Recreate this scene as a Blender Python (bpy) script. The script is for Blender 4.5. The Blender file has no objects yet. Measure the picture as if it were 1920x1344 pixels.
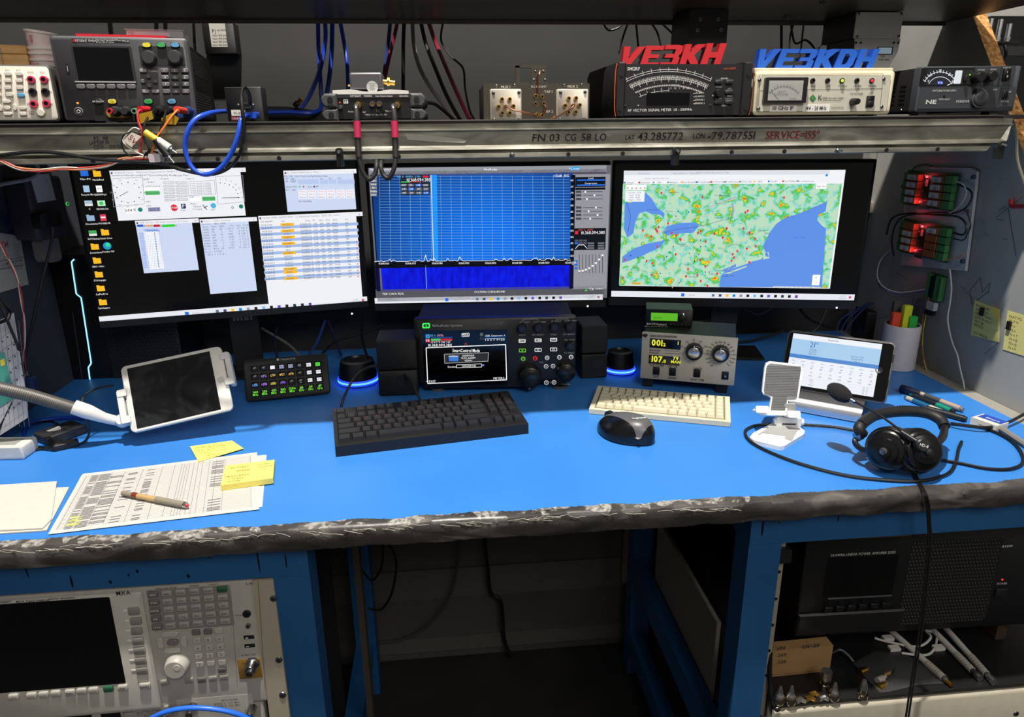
import bpy, math, random
from mathutils import Vector, Matrix
random.seed(7)
SC = bpy.context.scene
COL = SC.collection
R_ = math.radians
# ---------------------------------------------------------------- camera
FPX = 1310.0
PITCH, YAW, ROLL = R_(18), R_(5.5), R_(-.6)
CAM = Vector((0, 0, 1.40))
FW = Vector((math.sin(YAW)*math.cos(PITCH), math.cos(YAW)*math.cos(PITCH), -math.sin(PITCH)))
_rt = Vector((math.cos(YAW), -math.sin(YAW), 0)); _up = _rt.cross(FW)
RT = math.cos(ROLL)*_rt + math.sin(ROLL)*_up
UP = math.cos(ROLL)*_up - math.sin(ROLL)*_rt
cd = bpy.data.cameras.new('camera'); cd.sensor_fit = 'HORIZONTAL'; cd.sensor_width = 36
cd.lens = FPX/1920*36; cd.clip_start = .02; cd.clip_end = 60
cam = bpy.data.objects.new('camera', cd); COL.objects.link(cam)
cam.matrix_world = Matrix(((RT.x, UP.x, -FW.x, CAM.x), (RT.y, UP.y, -FW.y, CAM.y), (RT.z, UP.z, -FW.z, CAM.z), (0, 0, 0, 1)))
SC.camera = cam
# ---------------------------------------------------------------- light
w = bpy.data.worlds.new('room_air'); SC.world = w; w.use_nodes = True
w.node_tree.nodes['Background'].inputs[0].default_value = (1.0, .95, .88, 1)
w.node_tree.nodes['Background'].inputs[1].default_value = .15
def area(name, loc, to, sx, sy, power, col=(1, 1, 1), shape='RECTANGLE'):
    l = bpy.data.lights.new(name, 'AREA'); l.shape = shape; l.size = sx; l.size_y = sy; l.energy = power; l.color = col
    o = bpy.data.objects.new(name, l); COL.objects.link(o); o.location = loc
    o.rotation_euler = (Vector(to)-Vector(loc)).to_track_quat('-Z', 'Y').to_euler(); return o
area('work_lamp', (-.05, .55, 4.1), (.05, 1.0, .9), .10, .10, 175, (1, .95, .87), 'DISK')
area('room_fill_light', (.9, -1.8, 3.2), (0, 1.2, 1.1), 1.8, 1.2, 46, (1, .95, .88))  # soft fill added behind the camera to brighten front faces, no known fixture
vs = SC.view_settings; vs.view_transform = 'Standard'; vs.look = 'None'; vs.exposure = 0; vs.gamma = 1; vs.use_curve_mapping = False
SC.display_settings.display_device = 'sRGB'
# ---------------------------------------------------------------- pixel geometry of the 1920x1344 photograph
def ray(px, py): return FW + RT*((px-960)/FPX) + UP*((672-py)/FPX)
def PX(px, py, X): d = ray(px, py); return CAM + d*((X-CAM.x)/d.x)
def PY(px, py, Y): d = ray(px, py); return CAM + d*((Y-CAM.y)/d.y)
def PZ(px, py, Z): d = ray(px, py); return CAM + d*((Z-CAM.z)/d.z)
def lerp(a, b, t): return a+(b-a)*t
def grid(p00, p10, p01, p11, nx, ny):
    for j in range(ny):
        for i in range(nx):
            u = i/(nx-1) if nx > 1 else 0; v = j/(ny-1) if ny > 1 else 0
            yield i, j, lerp(lerp(p00[0], p10[0], u), lerp(p01[0], p11[0], u), v), lerp(lerp(p00[1], p10[1], u), lerp(p01[1], p11[1], u), v)
# ---------------------------------------------------------------- materials
_mats = {}
def lin(c): c = c/255; return c/12.92 if c <= .04045 else ((c+.055)/1.055)**2.4
def C(r, g, b, rough=.5, metal=0, emit=0, var=.12, scale=60, bump=0):
    """plain procedural paint: colour with a little noise in it"""
    k = (r, g, b, rough, metal, emit, var, scale, bump)
    if k in _mats: return _mats[k]
    m = bpy.data.materials.new('paint_%d_%d_%d' % (r, g, b)); m.use_nodes = True; nt = m.node_tree; N = nt.nodes; bs = N['Principled BSDF']
    col = (lin(r), lin(g), lin(b), 1)
    if emit:
        bs.inputs['Base Color'].default_value = (0.01, 0.01, 0.01, 1); bs.inputs['Emission Color'].default_value = col
        bs.inputs['Emission Strength'].default_value = emit; bs.inputs['Roughness'].default_value = .6
        bs.inputs['Specular IOR Level'].default_value = .2
    else:
        tc = N.new('ShaderNodeTexCoord'); no = N.new('ShaderNodeTexNoise'); no.inputs['Scale'].default_value = scale; no.inputs['Detail'].default_value = 4
        mx = N.new('ShaderNodeMix'); mx.data_type = 'RGBA'
        mx.inputs[6].default_value = tuple(x*(1-var) for x in col[:3])+(1,); mx.inputs[7].default_value = tuple(min(1, x*(1+var)) for x in col[:3])+(1,)
        nt.links.new(tc.outputs['Object'], no.inputs['Vector']); nt.links.new(no.outputs['Fac'], mx.inputs[0]); nt.links.new(mx.outputs[2], bs.inputs['Base Color'])
        bs.inputs['Roughness'].default_value = rough; bs.inputs['Metallic'].default_value = metal
        if bump:
            bp = N.new('ShaderNodeBump'); bp.inputs['Strength'].default_value = bump; bp.inputs['Distance'].default_value = .002
            nt.links.new(no.outputs['Fac'], bp.inputs['Height']); nt.links.new(bp.outputs[0], bs.inputs['Normal'])
    _mats[k] = m; return m
def ramp_mat(name, stops, scale=8, detail=6, rough=.5, metal=0, emit=0, stretch=(1, 1, 1), bump=0, dist=0, offset=(0, 0, 0)):
    m = bpy.data.materials.new(name); m.use_nodes = True; nt = m.node_tree; N = nt.nodes; bs = N['Principled BSDF']
    tc = N.new('ShaderNodeTexCoord'); mp = N.new('ShaderNodeMapping'); mp.inputs['Scale'].default_value = stretch; mp.inputs['Location'].default_value = offset
    no = N.new('ShaderNodeTexNoise'); no.inputs['Scale'].default_value = scale; no.inputs['Detail'].default_value = detail; no.inputs['Distortion'].default_value = dist
    cr = N.new('ShaderNodeValToRGB'); e = cr.color_ramp.elements
    while len(e) < len(stops): e.new(.5)
    for el, (p, c) in zip(e, stops): el.position = p; el.color = (lin(c[0]), lin(c[1]), lin(c[2]), 1)
    L = nt.links; L.new(tc.outputs['Object'], mp.inputs[0]); L.new(mp.outputs[0], no.inputs['Vector']); L.new(no.outputs['Fac'], cr.inputs[0])
    bs.inputs['Roughness'].default_value = rough; bs.inputs['Metallic'].default_value = metal
    if emit:
        bs.inputs['Base Color'].default_value = (.01, .01, .01, 1); L.new(cr.outputs[0], bs.inputs['Emission Color']); bs.inputs['Emission Strength'].default_value = emit; bs.inputs['Specular IOR Level'].default_value = .2
    else: L.new(cr.outputs[0], bs.inputs['Base Color'])
    if bump:
        bp = N.new('ShaderNodeBump'); bp.inputs['Strength'].default_value = bump; bp.inputs['Distance'].default_value = .003
        L.new(no.outputs['Fac'], bp.inputs['Height']); L.new(bp.outputs[0], bs.inputs['Normal'])
    return m
def glass_mat(name, col=(255, 255, 255), alpha=.25, rough=.1):
    m = bpy.data.materials.new(name); m.use_nodes = True; bs = m.node_tree.nodes['Principled BSDF']
    bs.inputs['Base Color'].default_value = (lin(col[0]), lin(col[1]), lin(col[2]), 1); bs.inputs['Alpha'].default_value = alpha; bs.inputs['Roughness'].default_value = rough
    return m
BLK = C(16, 16, 17, .5); BLK2 = C(26, 26, 28, .42); SCR = C(6, 6, 8, .18, var=0); DK = C(62, 62, 66, .55); CHAR = C(38, 38, 41, .5)
WHT = C(228, 226, 220, .45); OFFW = C(214, 207, 194, .5); BEIGE = C(214, 205, 176, .5); CREAM = C(190, 185, 174, .5); GREY = C(120, 120, 122, .45)
SILV = C(200, 200, 202, .28, 1); NICK = C(170, 160, 145, .18, 1); GOLD = C(226, 178, 84, .25, 1); COPP = C(190, 130, 96, .28, 1); STEEL = C(150, 152, 156, .3, 1)
RED = C(205, 30, 48, .42); PINK = C(196, 40, 84, .5); BLUE = C(28, 84, 190, .4); PRINT = C(235, 235, 232, .6); INK = C(24, 22, 24, .7); INKR = C(120, 30, 34, .7)
YEL = C(232, 216, 60, .5); GRN = C(60, 170, 90, .5); LBL = C(92, 160, 205, .5); NOTE = C(236, 222, 112, .75)
CABLE_BLK = C(14, 14, 15, .45); CABLE_BLU = C(24, 60, 170, .35)
def E(r, g, b, s=1.0): return C(r, g, b, emit=s)
EW = E(240, 242, 248)
# ---------------------------------------------------------------- mesh building
_gl = {}
def glyph(ch, bold):
    k = (ch, bold)
    if k not in _gl:
        cu = bpy.data.curves.new('glyph', 'FONT'); cu.body = ch; cu.size = 1; cu.resolution_u = 2; cu.offset = bold
        ob = bpy.data.objects.new('glyph', cu); COL.objects.link(ob); bpy.context.view_layer.update()
        ev = ob.evaluated_get(bpy.context.evaluated_depsgraph_get()); me = ev.to_mesh()
        vs_ = [(v.co.x, v.co.y) for v in me.vertices] if me else []; fs = [tuple(p.vertices) for p in me.polygons] if me else []
        ev.to_mesh_clear(); bpy.data.objects.remove(ob); bpy.data.curves.remove(cu)
        wd = (max(v[0] for v in vs_) if vs_ else .25); mn = (min(v[0] for v in vs_) if vs_ else 0)
        _gl[k] = (vs_, fs, mn, wd)
    return _gl[k]
class MB:
    def __init__(s): s.v = []; s.f = []; s.m = []; s.s = []
    def add(s, vs, fs, mat, smooth=False):
        b = len(s.v); s.v += [tuple(v) for v in vs]
        for f in fs: s.f.append(tuple(i+b for i in f)); s.m.append(mat); s.s.append(smooth)
        return s
    def box(s, x0, x1, y0, y1, z0, z1, mat):
        v = [(x, y, z) for x in (x0, x1) for y in (y0, y1) for z in (z0, z1)]
        return s.add(v, [(0, 1, 3, 2), (4, 6, 7, 5), (0, 4, 5, 1), (2, 3, 7, 6), (0, 2, 6, 4), (1, 5, 7, 3)], mat)
    def prism(s, poly, y0, y1, mat, side=None, ch=0):
        """polygon in x,z pulled along y; ch: chamfer on the y0 face"""
        n = len(poly); A = sum(poly[i][0]*poly[(i+1) % n][1]-poly[(i+1) % n][0]*poly[i][1] for i in range(n))
        if A < 0: poly = poly[::-1]
        rings = []
        if ch:
            cx = sum(p[0] for p in poly)/n; cz = sum(p[1] for p in poly)/n; wx = max(abs(p[0]-cx) for p in poly); wz = max(abs(p[1]-cz) for p in poly)
            rings.append([(cx+(p[0]-cx)*(1-ch/wx), y0, cz+(p[1]-cz)*(1-ch/wz)) for p in poly]); rings.append([(p[0], y0+ch, p[1]) for p in poly])
        else: rings.append([(p[0], y0, p[1]) for p in poly])
        rings.append([(p[0], y1, p[1]) for p in poly])
        v = [q for r in rings for q in r]; f = [tuple(range(n))]; k = len(rings)
        fs2 = []
        for a in range(k-1):
            for i in range(n):
                j = (i+1) % n; fs2.append((a*n+i, (a+1)*n+i, (a+1)*n+j, a*n+j))
        f.append(tuple(range((k-1)*n, k*n))[::-1])
        b = len(s.v); s.add(v, f, mat); 
        for q in fs2: s.f.append(tuple(i+b for i in q)); s.m.append(side or mat); s.s.append(True)
        return s
    def rbox(s, x0, x1, z0, z1, y0, y1, r, mat, ch=0, n=3, side=None):
        r = min(r, abs(x1-x0)/2*.99, abs(z1-z0)/2*.99)
        if r <= 0: p = [(x0, z0), (x1, z0), (x1, z1), (x0, z1)]
        else:
            p = []
            for cx, cz, a in ((x1-r, z0+r, -90), (x1-r, z1-r, 0), (x0+r, z1-r, 90), (x0+r, z0+r, 180)):
                for i in range(n+1): t = R_(a+90*i/n); p.append((cx+r*math.cos(t), cz+r*math.sin(t)))
        return s.prism(p, y0, y1, mat, side, ch)
    def lathe(s, c, ax, prof, mat, n=20, mats=None):
        """prof: (distance along axis, radius)"""
        ax = Vector(ax).normalized(); a = ax.orthogonal().normalized(); b = ax.cross(a); c = Vector(c); v = []; 
        for h, r in prof:
            for i in range(n): t = 2*math.pi*i/n; v.append(c+ax*h+(a*math.cos(t)+b*math.sin(t))*r)
        k = len(prof); base = len(s.v); s.v += [tuple(q) for q in v]
        for j in range(k-1):
            for i in range(n):
                i2 = (i+1) % n; s.f.append((base+j*n+i, base+j*n+i2, base+(j+1)*n+i2, base+(j+1)*n+i)); s.m.append(mats[j] if mats else mat); s.s.append(True)
        s.f.append(tuple(base+i for i in range(n))[::-1]); s.m.append(mats[0] if mats else mat); s.s.append(False)
        s.f.append(tuple(base+(k-1)*n+i for i in range(n))); s.m.append(mats[-1] if mats else mat); s.s.append(False)
        return s
    def cyl(s, a, b, r, mat, n=16, r2=None):
        a = Vector(a); b = Vector(b); d = b-a
        return s.lathe(a, d, [(0, r), (d.length, r if r2 is None else r2)], mat, n)
    def tube(s, pts, r, mat, n=8, sub=6, radii=None):
        P = [Vector(p) for p in pts]
        if len(P) > 2 and sub > 1:
            Q = []; RR = []
            for i in range(len(P)-1):
                p0 = P[max(i-1, 0)]; p1 = P[i]; p2 = P[i+1]; p3 = P[min(i+2, len(P)-1)]
                for k in range(sub):
                    t = k/sub; Q.append(.5*((2*p1)+(p2-p0)*t+(2*p0-5*p1+4*p2-p3)*t*t+(3*p1-p0-3*p2+p3)*t**3))
                    if radii: RR.append(lerp(radii[i], radii[i+1], t))
            Q.append(P[-1]); 
            if radii: RR.append(radii[-1])
            P = Q
        else: RR = radii
        up = Vector((0, 0, 1)); prev = None; b0 = len(s.v); m = len(P)
        for i, p in enumerate(P):
            t = (P[min(i+1, m-1)]-P[max(i-1, 0)])
            if t.length < 1e-9: t = Vector((1, 0, 0))
            t.normalize()
            if prev is None: a = t.orthogonal().normalized()
            else:
                a = prev-t*prev.dot(t)
                a = a.normalized() if a.length > 1e-6 else t.orthogonal().normalized()
            prev = a; b = t.cross(a); rr = RR[i] if radii else r
            for k in range(n): q = 2*math.pi*k/n; s.v.append(tuple(p+(a*math.cos(q)+b*math.sin(q))*rr))
        for i in range(m-1):
            for k in range(n):
                k2 = (k+1) % n; s.f.append((b0+i*n+k, b0+i*n+k2, b0+(i+1)*n+k2, b0+(i+1)*n+k)); s.m.append(mat); s.s.append(True)
        s.f.append(tuple(b0+k for k in range(n))[::-1]); s.m.append(mat); s.s.append(False)
        s.f.append(tuple(b0+(m-1)*n+k for k in range(n))); s.m.append(mat); s.s.append(False)
        return s
    def text(s, t, o, h, mat, U=(1, 0, 0), V=(0, 0, 1), al='C', bold=0, fit=None, mono=False, shear=0):
        """h: height of a capital letter"""
        sc = h/.69; U = Vector(U).normalized(); V = Vector(V).normalized(); o = Vector(o); x = 0; items = []
        for ch in t:
            if ch == ' ': x += .6 if mono else .3; continue
            gv, gf, mn, wd = glyph(ch, bold)
            if mono: items.append((x+.3-(mn+wd)/2, gv, gf)); x += .6
            else: items.append((x-mn, gv, gf)); x += wd-mn+.09
        x = max(x-.09, .01); kx = (fit/(x*sc)) if fit else 1
        off = {'C': -x/2, 'L': 0, 'R': -x}[al]
        for gx, gv, gf in items:
            s.add([o+U*((gx+off+p[0]+p[1]*shear)*sc*kx)+V*((p[1]-.345)*sc) for p in gv], gf, mat)
        return s
    def quad(s, a, b, c, d, mat): return s.add([a, b, c, d], [(0, 1, 2, 3)], mat)
    def ngon(s, pts, mat): return s.add(pts, [tuple(range(len(pts)))], mat)
    def slab(s, pts, up, mat, side=None):
        """closed polygon (3D points, any plane) thickened by vector up"""
        n = len(pts); up = Vector(up); a = [Vector(p) for p in pts]; nrm = Vector((0, 0, 0))
        for i in range(n): nrm += a[i].cross(a[(i+1) % n])
        if nrm.dot(up) < 0: a = a[::-1]
        v = a+[p+up for p in a]; b = len(s.v)
        s.add(v, [tuple(range(n))[::-1], tuple(range(n, 2*n))], mat)
        for i in range(n): j = (i+1) % n; s.f.append((b+i, b+j, b+n+j, b+n+i)); s.m.append(side or mat); s.s.append(False)
        return s
    def mesh(s, name, off=None):
        me = bpy.data.meshes.new(name); v = s.v if off is None else [(a-off[0], b-off[1], c-off[2]) for a, b, c in s.v]
        me.from_pydata(v, [], s.f); ms = []
        for m in s.m:
            if m not in ms: ms.append(m)
        for m in ms: me.materials.append(m)
        ix = {m: i for i, m in enumerate(ms)}
        me.polygons.foreach_set('material_index', [ix[m] for m in s.m]); me.polygons.foreach_set('use_smooth', s.s)
        if any(s.s): me.set_sharp_from_angle(angle=R_(40))
        me.update(); return me
def child(name, mb, parent, label=None, stuff=False, loc=None):
    o = bpy.data.objects.new(name, mb.mesh(name) if isinstance(mb, MB) else mb); COL.objects.link(o); o.parent = parent
    if loc is not None: o.location = loc
    if label: o['label'] = label
    if stuff: o['kind'] = 'stuff'
    return o
def tag(o, label, cat, group=None, kind=None):
    if label: o['label'] = label
    if cat: o['category'] = cat
    if group: o['group'] = group
    if kind: o['kind'] = kind
    return o
def solo(name, mb, label, cat, group=None, kind=None):
    """a thing that is one mesh; its origin goes to its base"""
    xs = [v[0] for v in mb.v]; ys = [v[1] for v in mb.v]; zs = [v[2] for v in mb.v]
    off = ((min(xs)+max(xs))/2, (min(ys)+max(ys))/2, min(zs))
    o = bpy.data.objects.new(name, mb.mesh(name, off)); COL.objects.link(o); o.location = off
    return tag(o, label, cat, group, kind)
def struct(name, mb, label=None):
    o = bpy.data.objects.new(name, mb.mesh(name)); COL.objects.link(o); o['kind'] = 'structure'
    if label: o['label'] = label
    return o
_shared = {}
class Dev:
    """a thing with a front face: local x to the right, z up the face, y into it"""
    def __init__(s, name, label, cat, L=None, Rr=None, z=None, tilt=0, group=None, M=None):
        if M is None:
            L = Vector(L); Rr = Vector(Rr); o = (L+Rr)/2
            if z is not None: o.z = z
            s.w = math.hypot(Rr.x-L.x, Rr.y-L.y)
            M = Matrix.Translation(o) @ Matrix.Rotation(math.atan2(Rr.y-L.y, Rr.x-L.x), 4, 'Z') @ Matrix.Rotation(-R_(tilt), 4, 'X')
        s.M = M; s.Mi = M.inverted(); s.cl = s.Mi @ CAM
        s.e = bpy.data.objects.new(name, None); s.e.empty_display_size = .02; COL.objects.link(s.e); s.e.matrix_world = M
        tag(s.e, label, cat, group); s.T = MB(); s.hw = getattr(s, 'w', 0)/2
    def uv(s, px, py, y=0):
        d = s.Mi.to_3x3() @ ray(px, py); t = (y-s.cl.y)/d.y; p = s.cl+d*t; return p.x, p.z
    def k(s, px, py, y=0):
        x, z = s.uv(px, py, y); return ((s.M @ Vector((x, y, z)))-CAM).dot(FW)/FPX
    def part(s, name, mb, parent=None, label=None, stuff=False, loc=None): return child(name, mb, parent or s.e, label, stuff, loc)
    def box(s, name, mat, x0, x1, z0, z1, y0, y1, r=.002, ch=0, side=None, parent=None, label=None, n=3):
        return s.part(name, MB().rbox(x0, x1, z0, z1, y0, y1, r, mat, ch, n, side), parent, label)
    def pbox(s, name, mat, px0, py0, px1, py1, y0, y1, r=.001, ch=0, parent=None, side=None):
        x0, z1 = s.uv(px0, py0, y0); x1, z0 = s.uv(px1, py1, y0); return s.box(name, mat, x0, x1, z0, z1, y0, y1, r, ch, side, parent)
    def btn(s, name, mat, cx, cy, wp, hp, d=.003, r=.0012, y=0, side=None, parent=None, ch=.0006):
        x, z = s.uv(cx, cy, y-d); k = s.k(cx, cy, y); key = (name, mat, side, round(wp*k, 4), round(hp*k, 4), d, r)
        if key not in _shared: a, b = wp*k/2, hp*k/2; _shared[key] = MB().rbox(-a, a, -b, b, -d, .0004, r, mat, min(ch, a/2, b/2), 2, side).mesh(name)
        return s.part(name, _shared[key], parent, loc=(x, y, z))
    def knob(s, name, mat, cx, cy, rp, d=.012, y=0, cap=None, n=20, taper=.9, parent=None, mark=None, skirt=0):
        x, z = s.uv(cx, cy, y-d); r = rp*s.k(cx, cy, y); m = MB(); pr = [(-.0005, r*(1+skirt)), (d*.25, r*(1+skirt)), (d*.3, r), (d*.92, r*taper), (d, r*taper*.9)]
        m.lathe((0, 0, 0), (0, -1, 0), pr, mat, n)
        if cap: m.lathe((0, -d, 0), (0, -1, 0), [(0, r*taper*.7), (.0006, r*taper*.65)], cap, n)
        if mark: m.box(-.0007, .0007, -d-.0008, -d+.001, r*.3, r*.85, mark)
        return s.part(name, m, parent, loc=(x, y, z))
    def jack(s, name, ring, hole, cx, cy, rp, d=.006, y=0, inner=.55, n=16, parent=None):
        x, z = s.uv(cx, cy, y-d); r = rp*s.k(cx, cy, y); m = MB()
        m.lathe((0, 0, 0), (0, -1, 0), [(-.0003, r), (d*.8, r), (d, r*.9), (d, r*inner), (d*.35, r*inner*.95)], ring, n, [ring, ring, ring, hole])
        return s.part(name, m, parent, loc=(x, y, z))
    def screw(s, cx, cy, rp, y=0, parent=None, mat=None):
        x, z = s.uv(cx, cy, y); r = rp*s.k(cx, cy, y); m = MB().lathe((0, 0, 0), (0, -1, 0), [(0, r), (.001, r*.9), (.0016, r*.5)], mat or STEEL, 10)
        m.box(-r*.6, r*.6, -.0018, -.001, -r*.12, r*.12, BLK); m.box(-r*.12, r*.12, -.0018, -.001, -r*.6, r*.6, BLK)
        return s.part('screw', m, parent, loc=(x, y, z))
    def txt(s, t, cx, cy, hp, mat=None, al='C', bold=0, fit=None, y=-.0005, mono=False, mb=None, slope=0):
        x, z = s.uv(cx, cy, y); k = s.k(cx, cy, y)
        (mb or s.T).text(t, (x, y, z), hp*k, mat or PRINT, (1, 0, slope), (0, 0, 1), al, bold, fit*k if fit else None, mono)
    def rect(s, mb, px0, py0, px1, py1, mat, y=-.0008):
        x0, z1 = s.uv(px0, py0, y); x1, z0 = s.uv(px1, py1, y); mb.quad((x0, y, z0), (x1, y, z0), (x1, y, z1), (x0, y, z1), mat)
    def poly(s, mb, pts, mat, y=-.0008):
        P = [s.uv(a, b, y) for a, b in pts]; n = len(P)
        if sum(P[i][0]*P[(i+1) % n][1]-P[(i+1) % n][0]*P[i][1] for i in range(n)) < 0: P = P[::-1]
        mb.ngon([(p[0], y, p[1]) for p in P], mat)
    def hrect(s, mb, px0, px1, py, hp, mat, y=-.0008):
        x0, z = s.uv(px0, py, y); k = s.k(px0, py, y)*hp/2; x1 = s.uv(px1, py, y)[0]; mb.quad((x0, y, z-k), (x1, y, z-k), (x1, y, z+k), (x0, y, z+k), mat)
    def line(s, mb, pts, wp, mat, y=-.0008, close=False):
        P = [Vector(s.uv(a, b, y)) for a, b in pts]; k = s.k(*pts[0], y)*wp/2
        if close: P.append(P[0])
        for a, b in zip(P, P[1:]):
            d = b-a
            if d.length < 1e-7: continue
            q = Vector((-d.y, d.x)).normalized()*k
            mb.quad((a.x-q.x, y, a.y-q.y), (b.x-q.x, y, b.y-q.y), (b.x+q.x, y, b.y+q.y), (a.x+q.x, y, a.y+q.y), mat)
    def done(s, name='lettering'):
        if s.T.v: s.part(name, s.T, stuff=True)
        return s
def cable(name, pts, r, mat, label, cat='cable', group=None, n=7, sub=6):
    return solo(name, MB().tube(pts, r, mat, n, sub), label, cat, group)
# ================================================================ the setting
DZ = .89        # bench top
SZ = 1.418      # shelf top
wallpaint = ramp_mat('wall_grey', [(.3, (46, 46, 45)), (.7, (54, 53, 52))], 5, 6, .8)
concrete = ramp_mat('floor_concrete', [(.3, (22, 21, 21)), (.7, (34, 33, 32))], 9, 8, .8, bump=.2)
struct('floor', MB().box(-2.5, 3.2, -3, 3.2, -.05, 0, concrete))
struct('wall_back', MB().box(-1.2, 1.06, 1.70, 1.74, 0, 2.1, wallpaint))
lowpanel = ramp_mat('under_bench_panel', [(.3, (66, 65, 63)), (.7, (76, 74, 72))], 4, 5, .8)
wb = struct('wall_under_bench', MB().box(-.45, .62, 1.62, 1.66, 0, .855, lowpanel))
child('trim_strip', MB().box(-.45, .62, 1.612, 1.62, .20, .29, C(84, 83, 80, .7)), wb)
child('trim_strip', MB().box(-.45, .62, 1.608, 1.62, .03, .075, C(84, 83, 80, .7)), wb)
leftpaint = ramp_mat('cabinet_side_dark', [(.3, (60, 63, 72)), (.7, (70, 73, 82))], 6, 5, .7)
struct('wall_left', MB().box(-.86, -.82, .9, 1.7, .8905, 1.408, leftpaint))
# slanted side panel on the right: grey painted particle board with a bare sloping front edge
RX = 1.06
paintR = ramp_mat('side_panel_grey', [(.25, (136, 136, 132)), (.5, (154, 154, 150)), (.8, (168, 167, 162))], 7, 8, .7, stretch=(1, 1, .6))
chip = ramp_mat('bare_particle_board', [(.3, (120, 78, 38)), (.5, (190, 136, 76)), (.7, (224, 178, 116))], 120, 4, .85)
e0 = PX(1815, 0, RX); e1 = PX(1920, 262, RX); sl = (e1.y-e0.y)/(e1.z-e0.z)
yt = e0.y+sl*(1.70-e0.z); yb = e0.y+sl*(DZ-e0.z)
m = MB(); pr = [(yt, 1.70), (yb, DZ-.04), (1.70, DZ-.04), (1.70, 1.70)]; n = 4; x0, x1 = RX, RX+.03
m.slab([(x0, a, b) for a, b in pr], (x1-x0, 0, 0), paintR); m.m[2] = chip
# the sloping front edge shows bare chips
for fi, f in enumerate(m.f):
    ys = [m.v[i] for i in f]
    if len(f) == 4 and len({round(v[0], 4) for v in ys}) == 2 and all(abs(v[1]-(e0.y+sl*(v[2]-e0.z))) < .002 for v in ys): m.m[fi] = chip
wr = struct('wall_right', m)
m = MB()
for k in range(26):
    a = random.uniform(1.02, 1.55); b = random.uniform(.95, 1.32); l = random.uniform(.01, .07); t = random.uniform(-1, 1)
    p = Vector((RX-.0004, a, b)); q = p+Vector((0, l*math.cos(t), l*math.sin(t))); wd = Vector((0, -math.sin(t), math.cos(t)))*.0006
    m.quad(p-wd, q-wd, q+wd, p+wd, C(92, 92, 90, .8))
for k, pts in enumerate(([(1855, 545), (1822, 570), (1818, 545), (1838, 520), (1842, 548), (1856, 530), (1853, 552)], [(1890, 390), (1905, 480)])):
    P = [PX(a, b, RX-.0005) for a, b in pts]
    for a, b in zip(P, P[1:]):
        d = (b-a).normalized(); q = Vector((0, -d.z, d.y))*.0006; m.quad(a-q, b-q, b+q, a+q, C(60, 60, 60, .8))
child('scratches', m, wr)
struct('wall_far', MB().box(1.3, 3.1, 2.6, 2.64, 0, 2.6, C(190, 188, 184, .8)))
# ---------------------------------------------------------------- workbench: board, blue mat, taped front edge
blue = ramp_mat('blue_bench_mat', [(.3, (50, 122, 202)), (.7, (57, 130, 210))], 4, 5, .42, bump=.02)
tape = ramp_mat('edge_tape_grey', [(.32, (48, 46, 44)), (.56, (72, 69, 66)), (.74, (124, 121, 116))], 9, 9, .36, stretch=(1, 1, 3), bump=.5, dist=1.2)
nt = tape.node_tree; N = nt.nodes; LK = nt.links   # worn white threads along the upper edge, mostly on the left half
cr_ = [n_ for n_ in N if n_.type == 'VALTORGB'][0]; tc_ = [n_ for n_ in N if n_.type == 'TEX_COORD'][0]; sx_ = N.new('ShaderNodeSeparateXYZ'); LK.new(tc_.outputs['Object'], sx_.inputs[0])
def mth(op, a, b):
    q = N.new('ShaderNodeMath'); q.operation = op
    for i, v in enumerate((a, b)):
        if isinstance(v, (int, float)): q.inputs[i].default_value = v
        else: LK.new(v, q.inputs[i])
    return q.outputs[0]
n1 = N.new('ShaderNodeTexNoise'); n1.inputs['Scale'].default_value = 22; n1.inputs['Detail'].default_value = 10; n1.inputs['Distortion'].default_value = 1.5; LK.new(tc_.outputs['Object'], n1.inputs['Vector'])
n2 = N.new('ShaderNodeTexNoise'); n2.inputs['Scale'].default_value = 190; n2.inputs['Detail'].default_value = 6; LK.new(tc_.outputs['Object'], n2.inputs['Vector'])
v_ = mth('ADD', mth('SUBTRACT', sx_.outputs[2], DZ+.0004), mth('MULTIPLY', mth('SUBTRACT', n1.outputs['Fac'], .5), .022)); v_ = mth('SUBTRACT', v_, mth('MULTIPLY', mth('MAXIMUM', mth('SUBTRACT', sx_.outputs[0], .36), 0), .03))
mk = N.new('ShaderNodeMapRange'); mk.inputs[1].default_value = 0; mk.inputs[2].default_value = .0012; LK.new(v_, mk.inputs[0])
f2 = N.new('ShaderNodeValToRGB'); f2.color_ramp.elements[0].position = .35; f2.color_ramp.elements[0].color = (.1, .095, .09, 1); f2.color_ramp.elements[1].position = .62; f2.color_ramp.elements[1].color = (.40, .38, .35, 1); LK.new(n2.outputs['Fac'], f2.inputs[0])
mx_ = N.new('ShaderNodeMix'); mx_.data_type = 'RGBA'; LK.new(mk.outputs[0], mx_.inputs[0]); LK.new(cr_.outputs[0], mx_.inputs[6]); LK.new(f2.outputs[0], mx_.inputs[7]); LK.new(mx_.outputs[2], N['Principled BSDF'].inputs['Base Color'])
bench = bpy.data.objects.new('workbench', None); COL.objects.link(bench); bench.location = (0, 1.25, DZ-.035)
tag(bench, 'long workbench top with bright blue mat and grey taped front edge', 'workbench')
def bchild(name, mb, **k):
    o = child(name, mb, bench, **k); o.matrix_parent_inverse = Matrix.Translation((0, -1.25, -(DZ-.035))); return o
bchild('bench_board', MB().box(-1.25, RX-.001, .862, 1.69, DZ-.034, DZ-.003, C(70, 66, 60, .7)))
bchild('bench_mat', MB().box(-1.25, 1.025, .858, 1.69, DZ-.003, DZ, blue))
bchild('bare_ledge', MB().box(1.025, RX-.001, .862, 1.69, DZ-.003, DZ-.0005, C(150, 146, 138, .7)))
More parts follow.
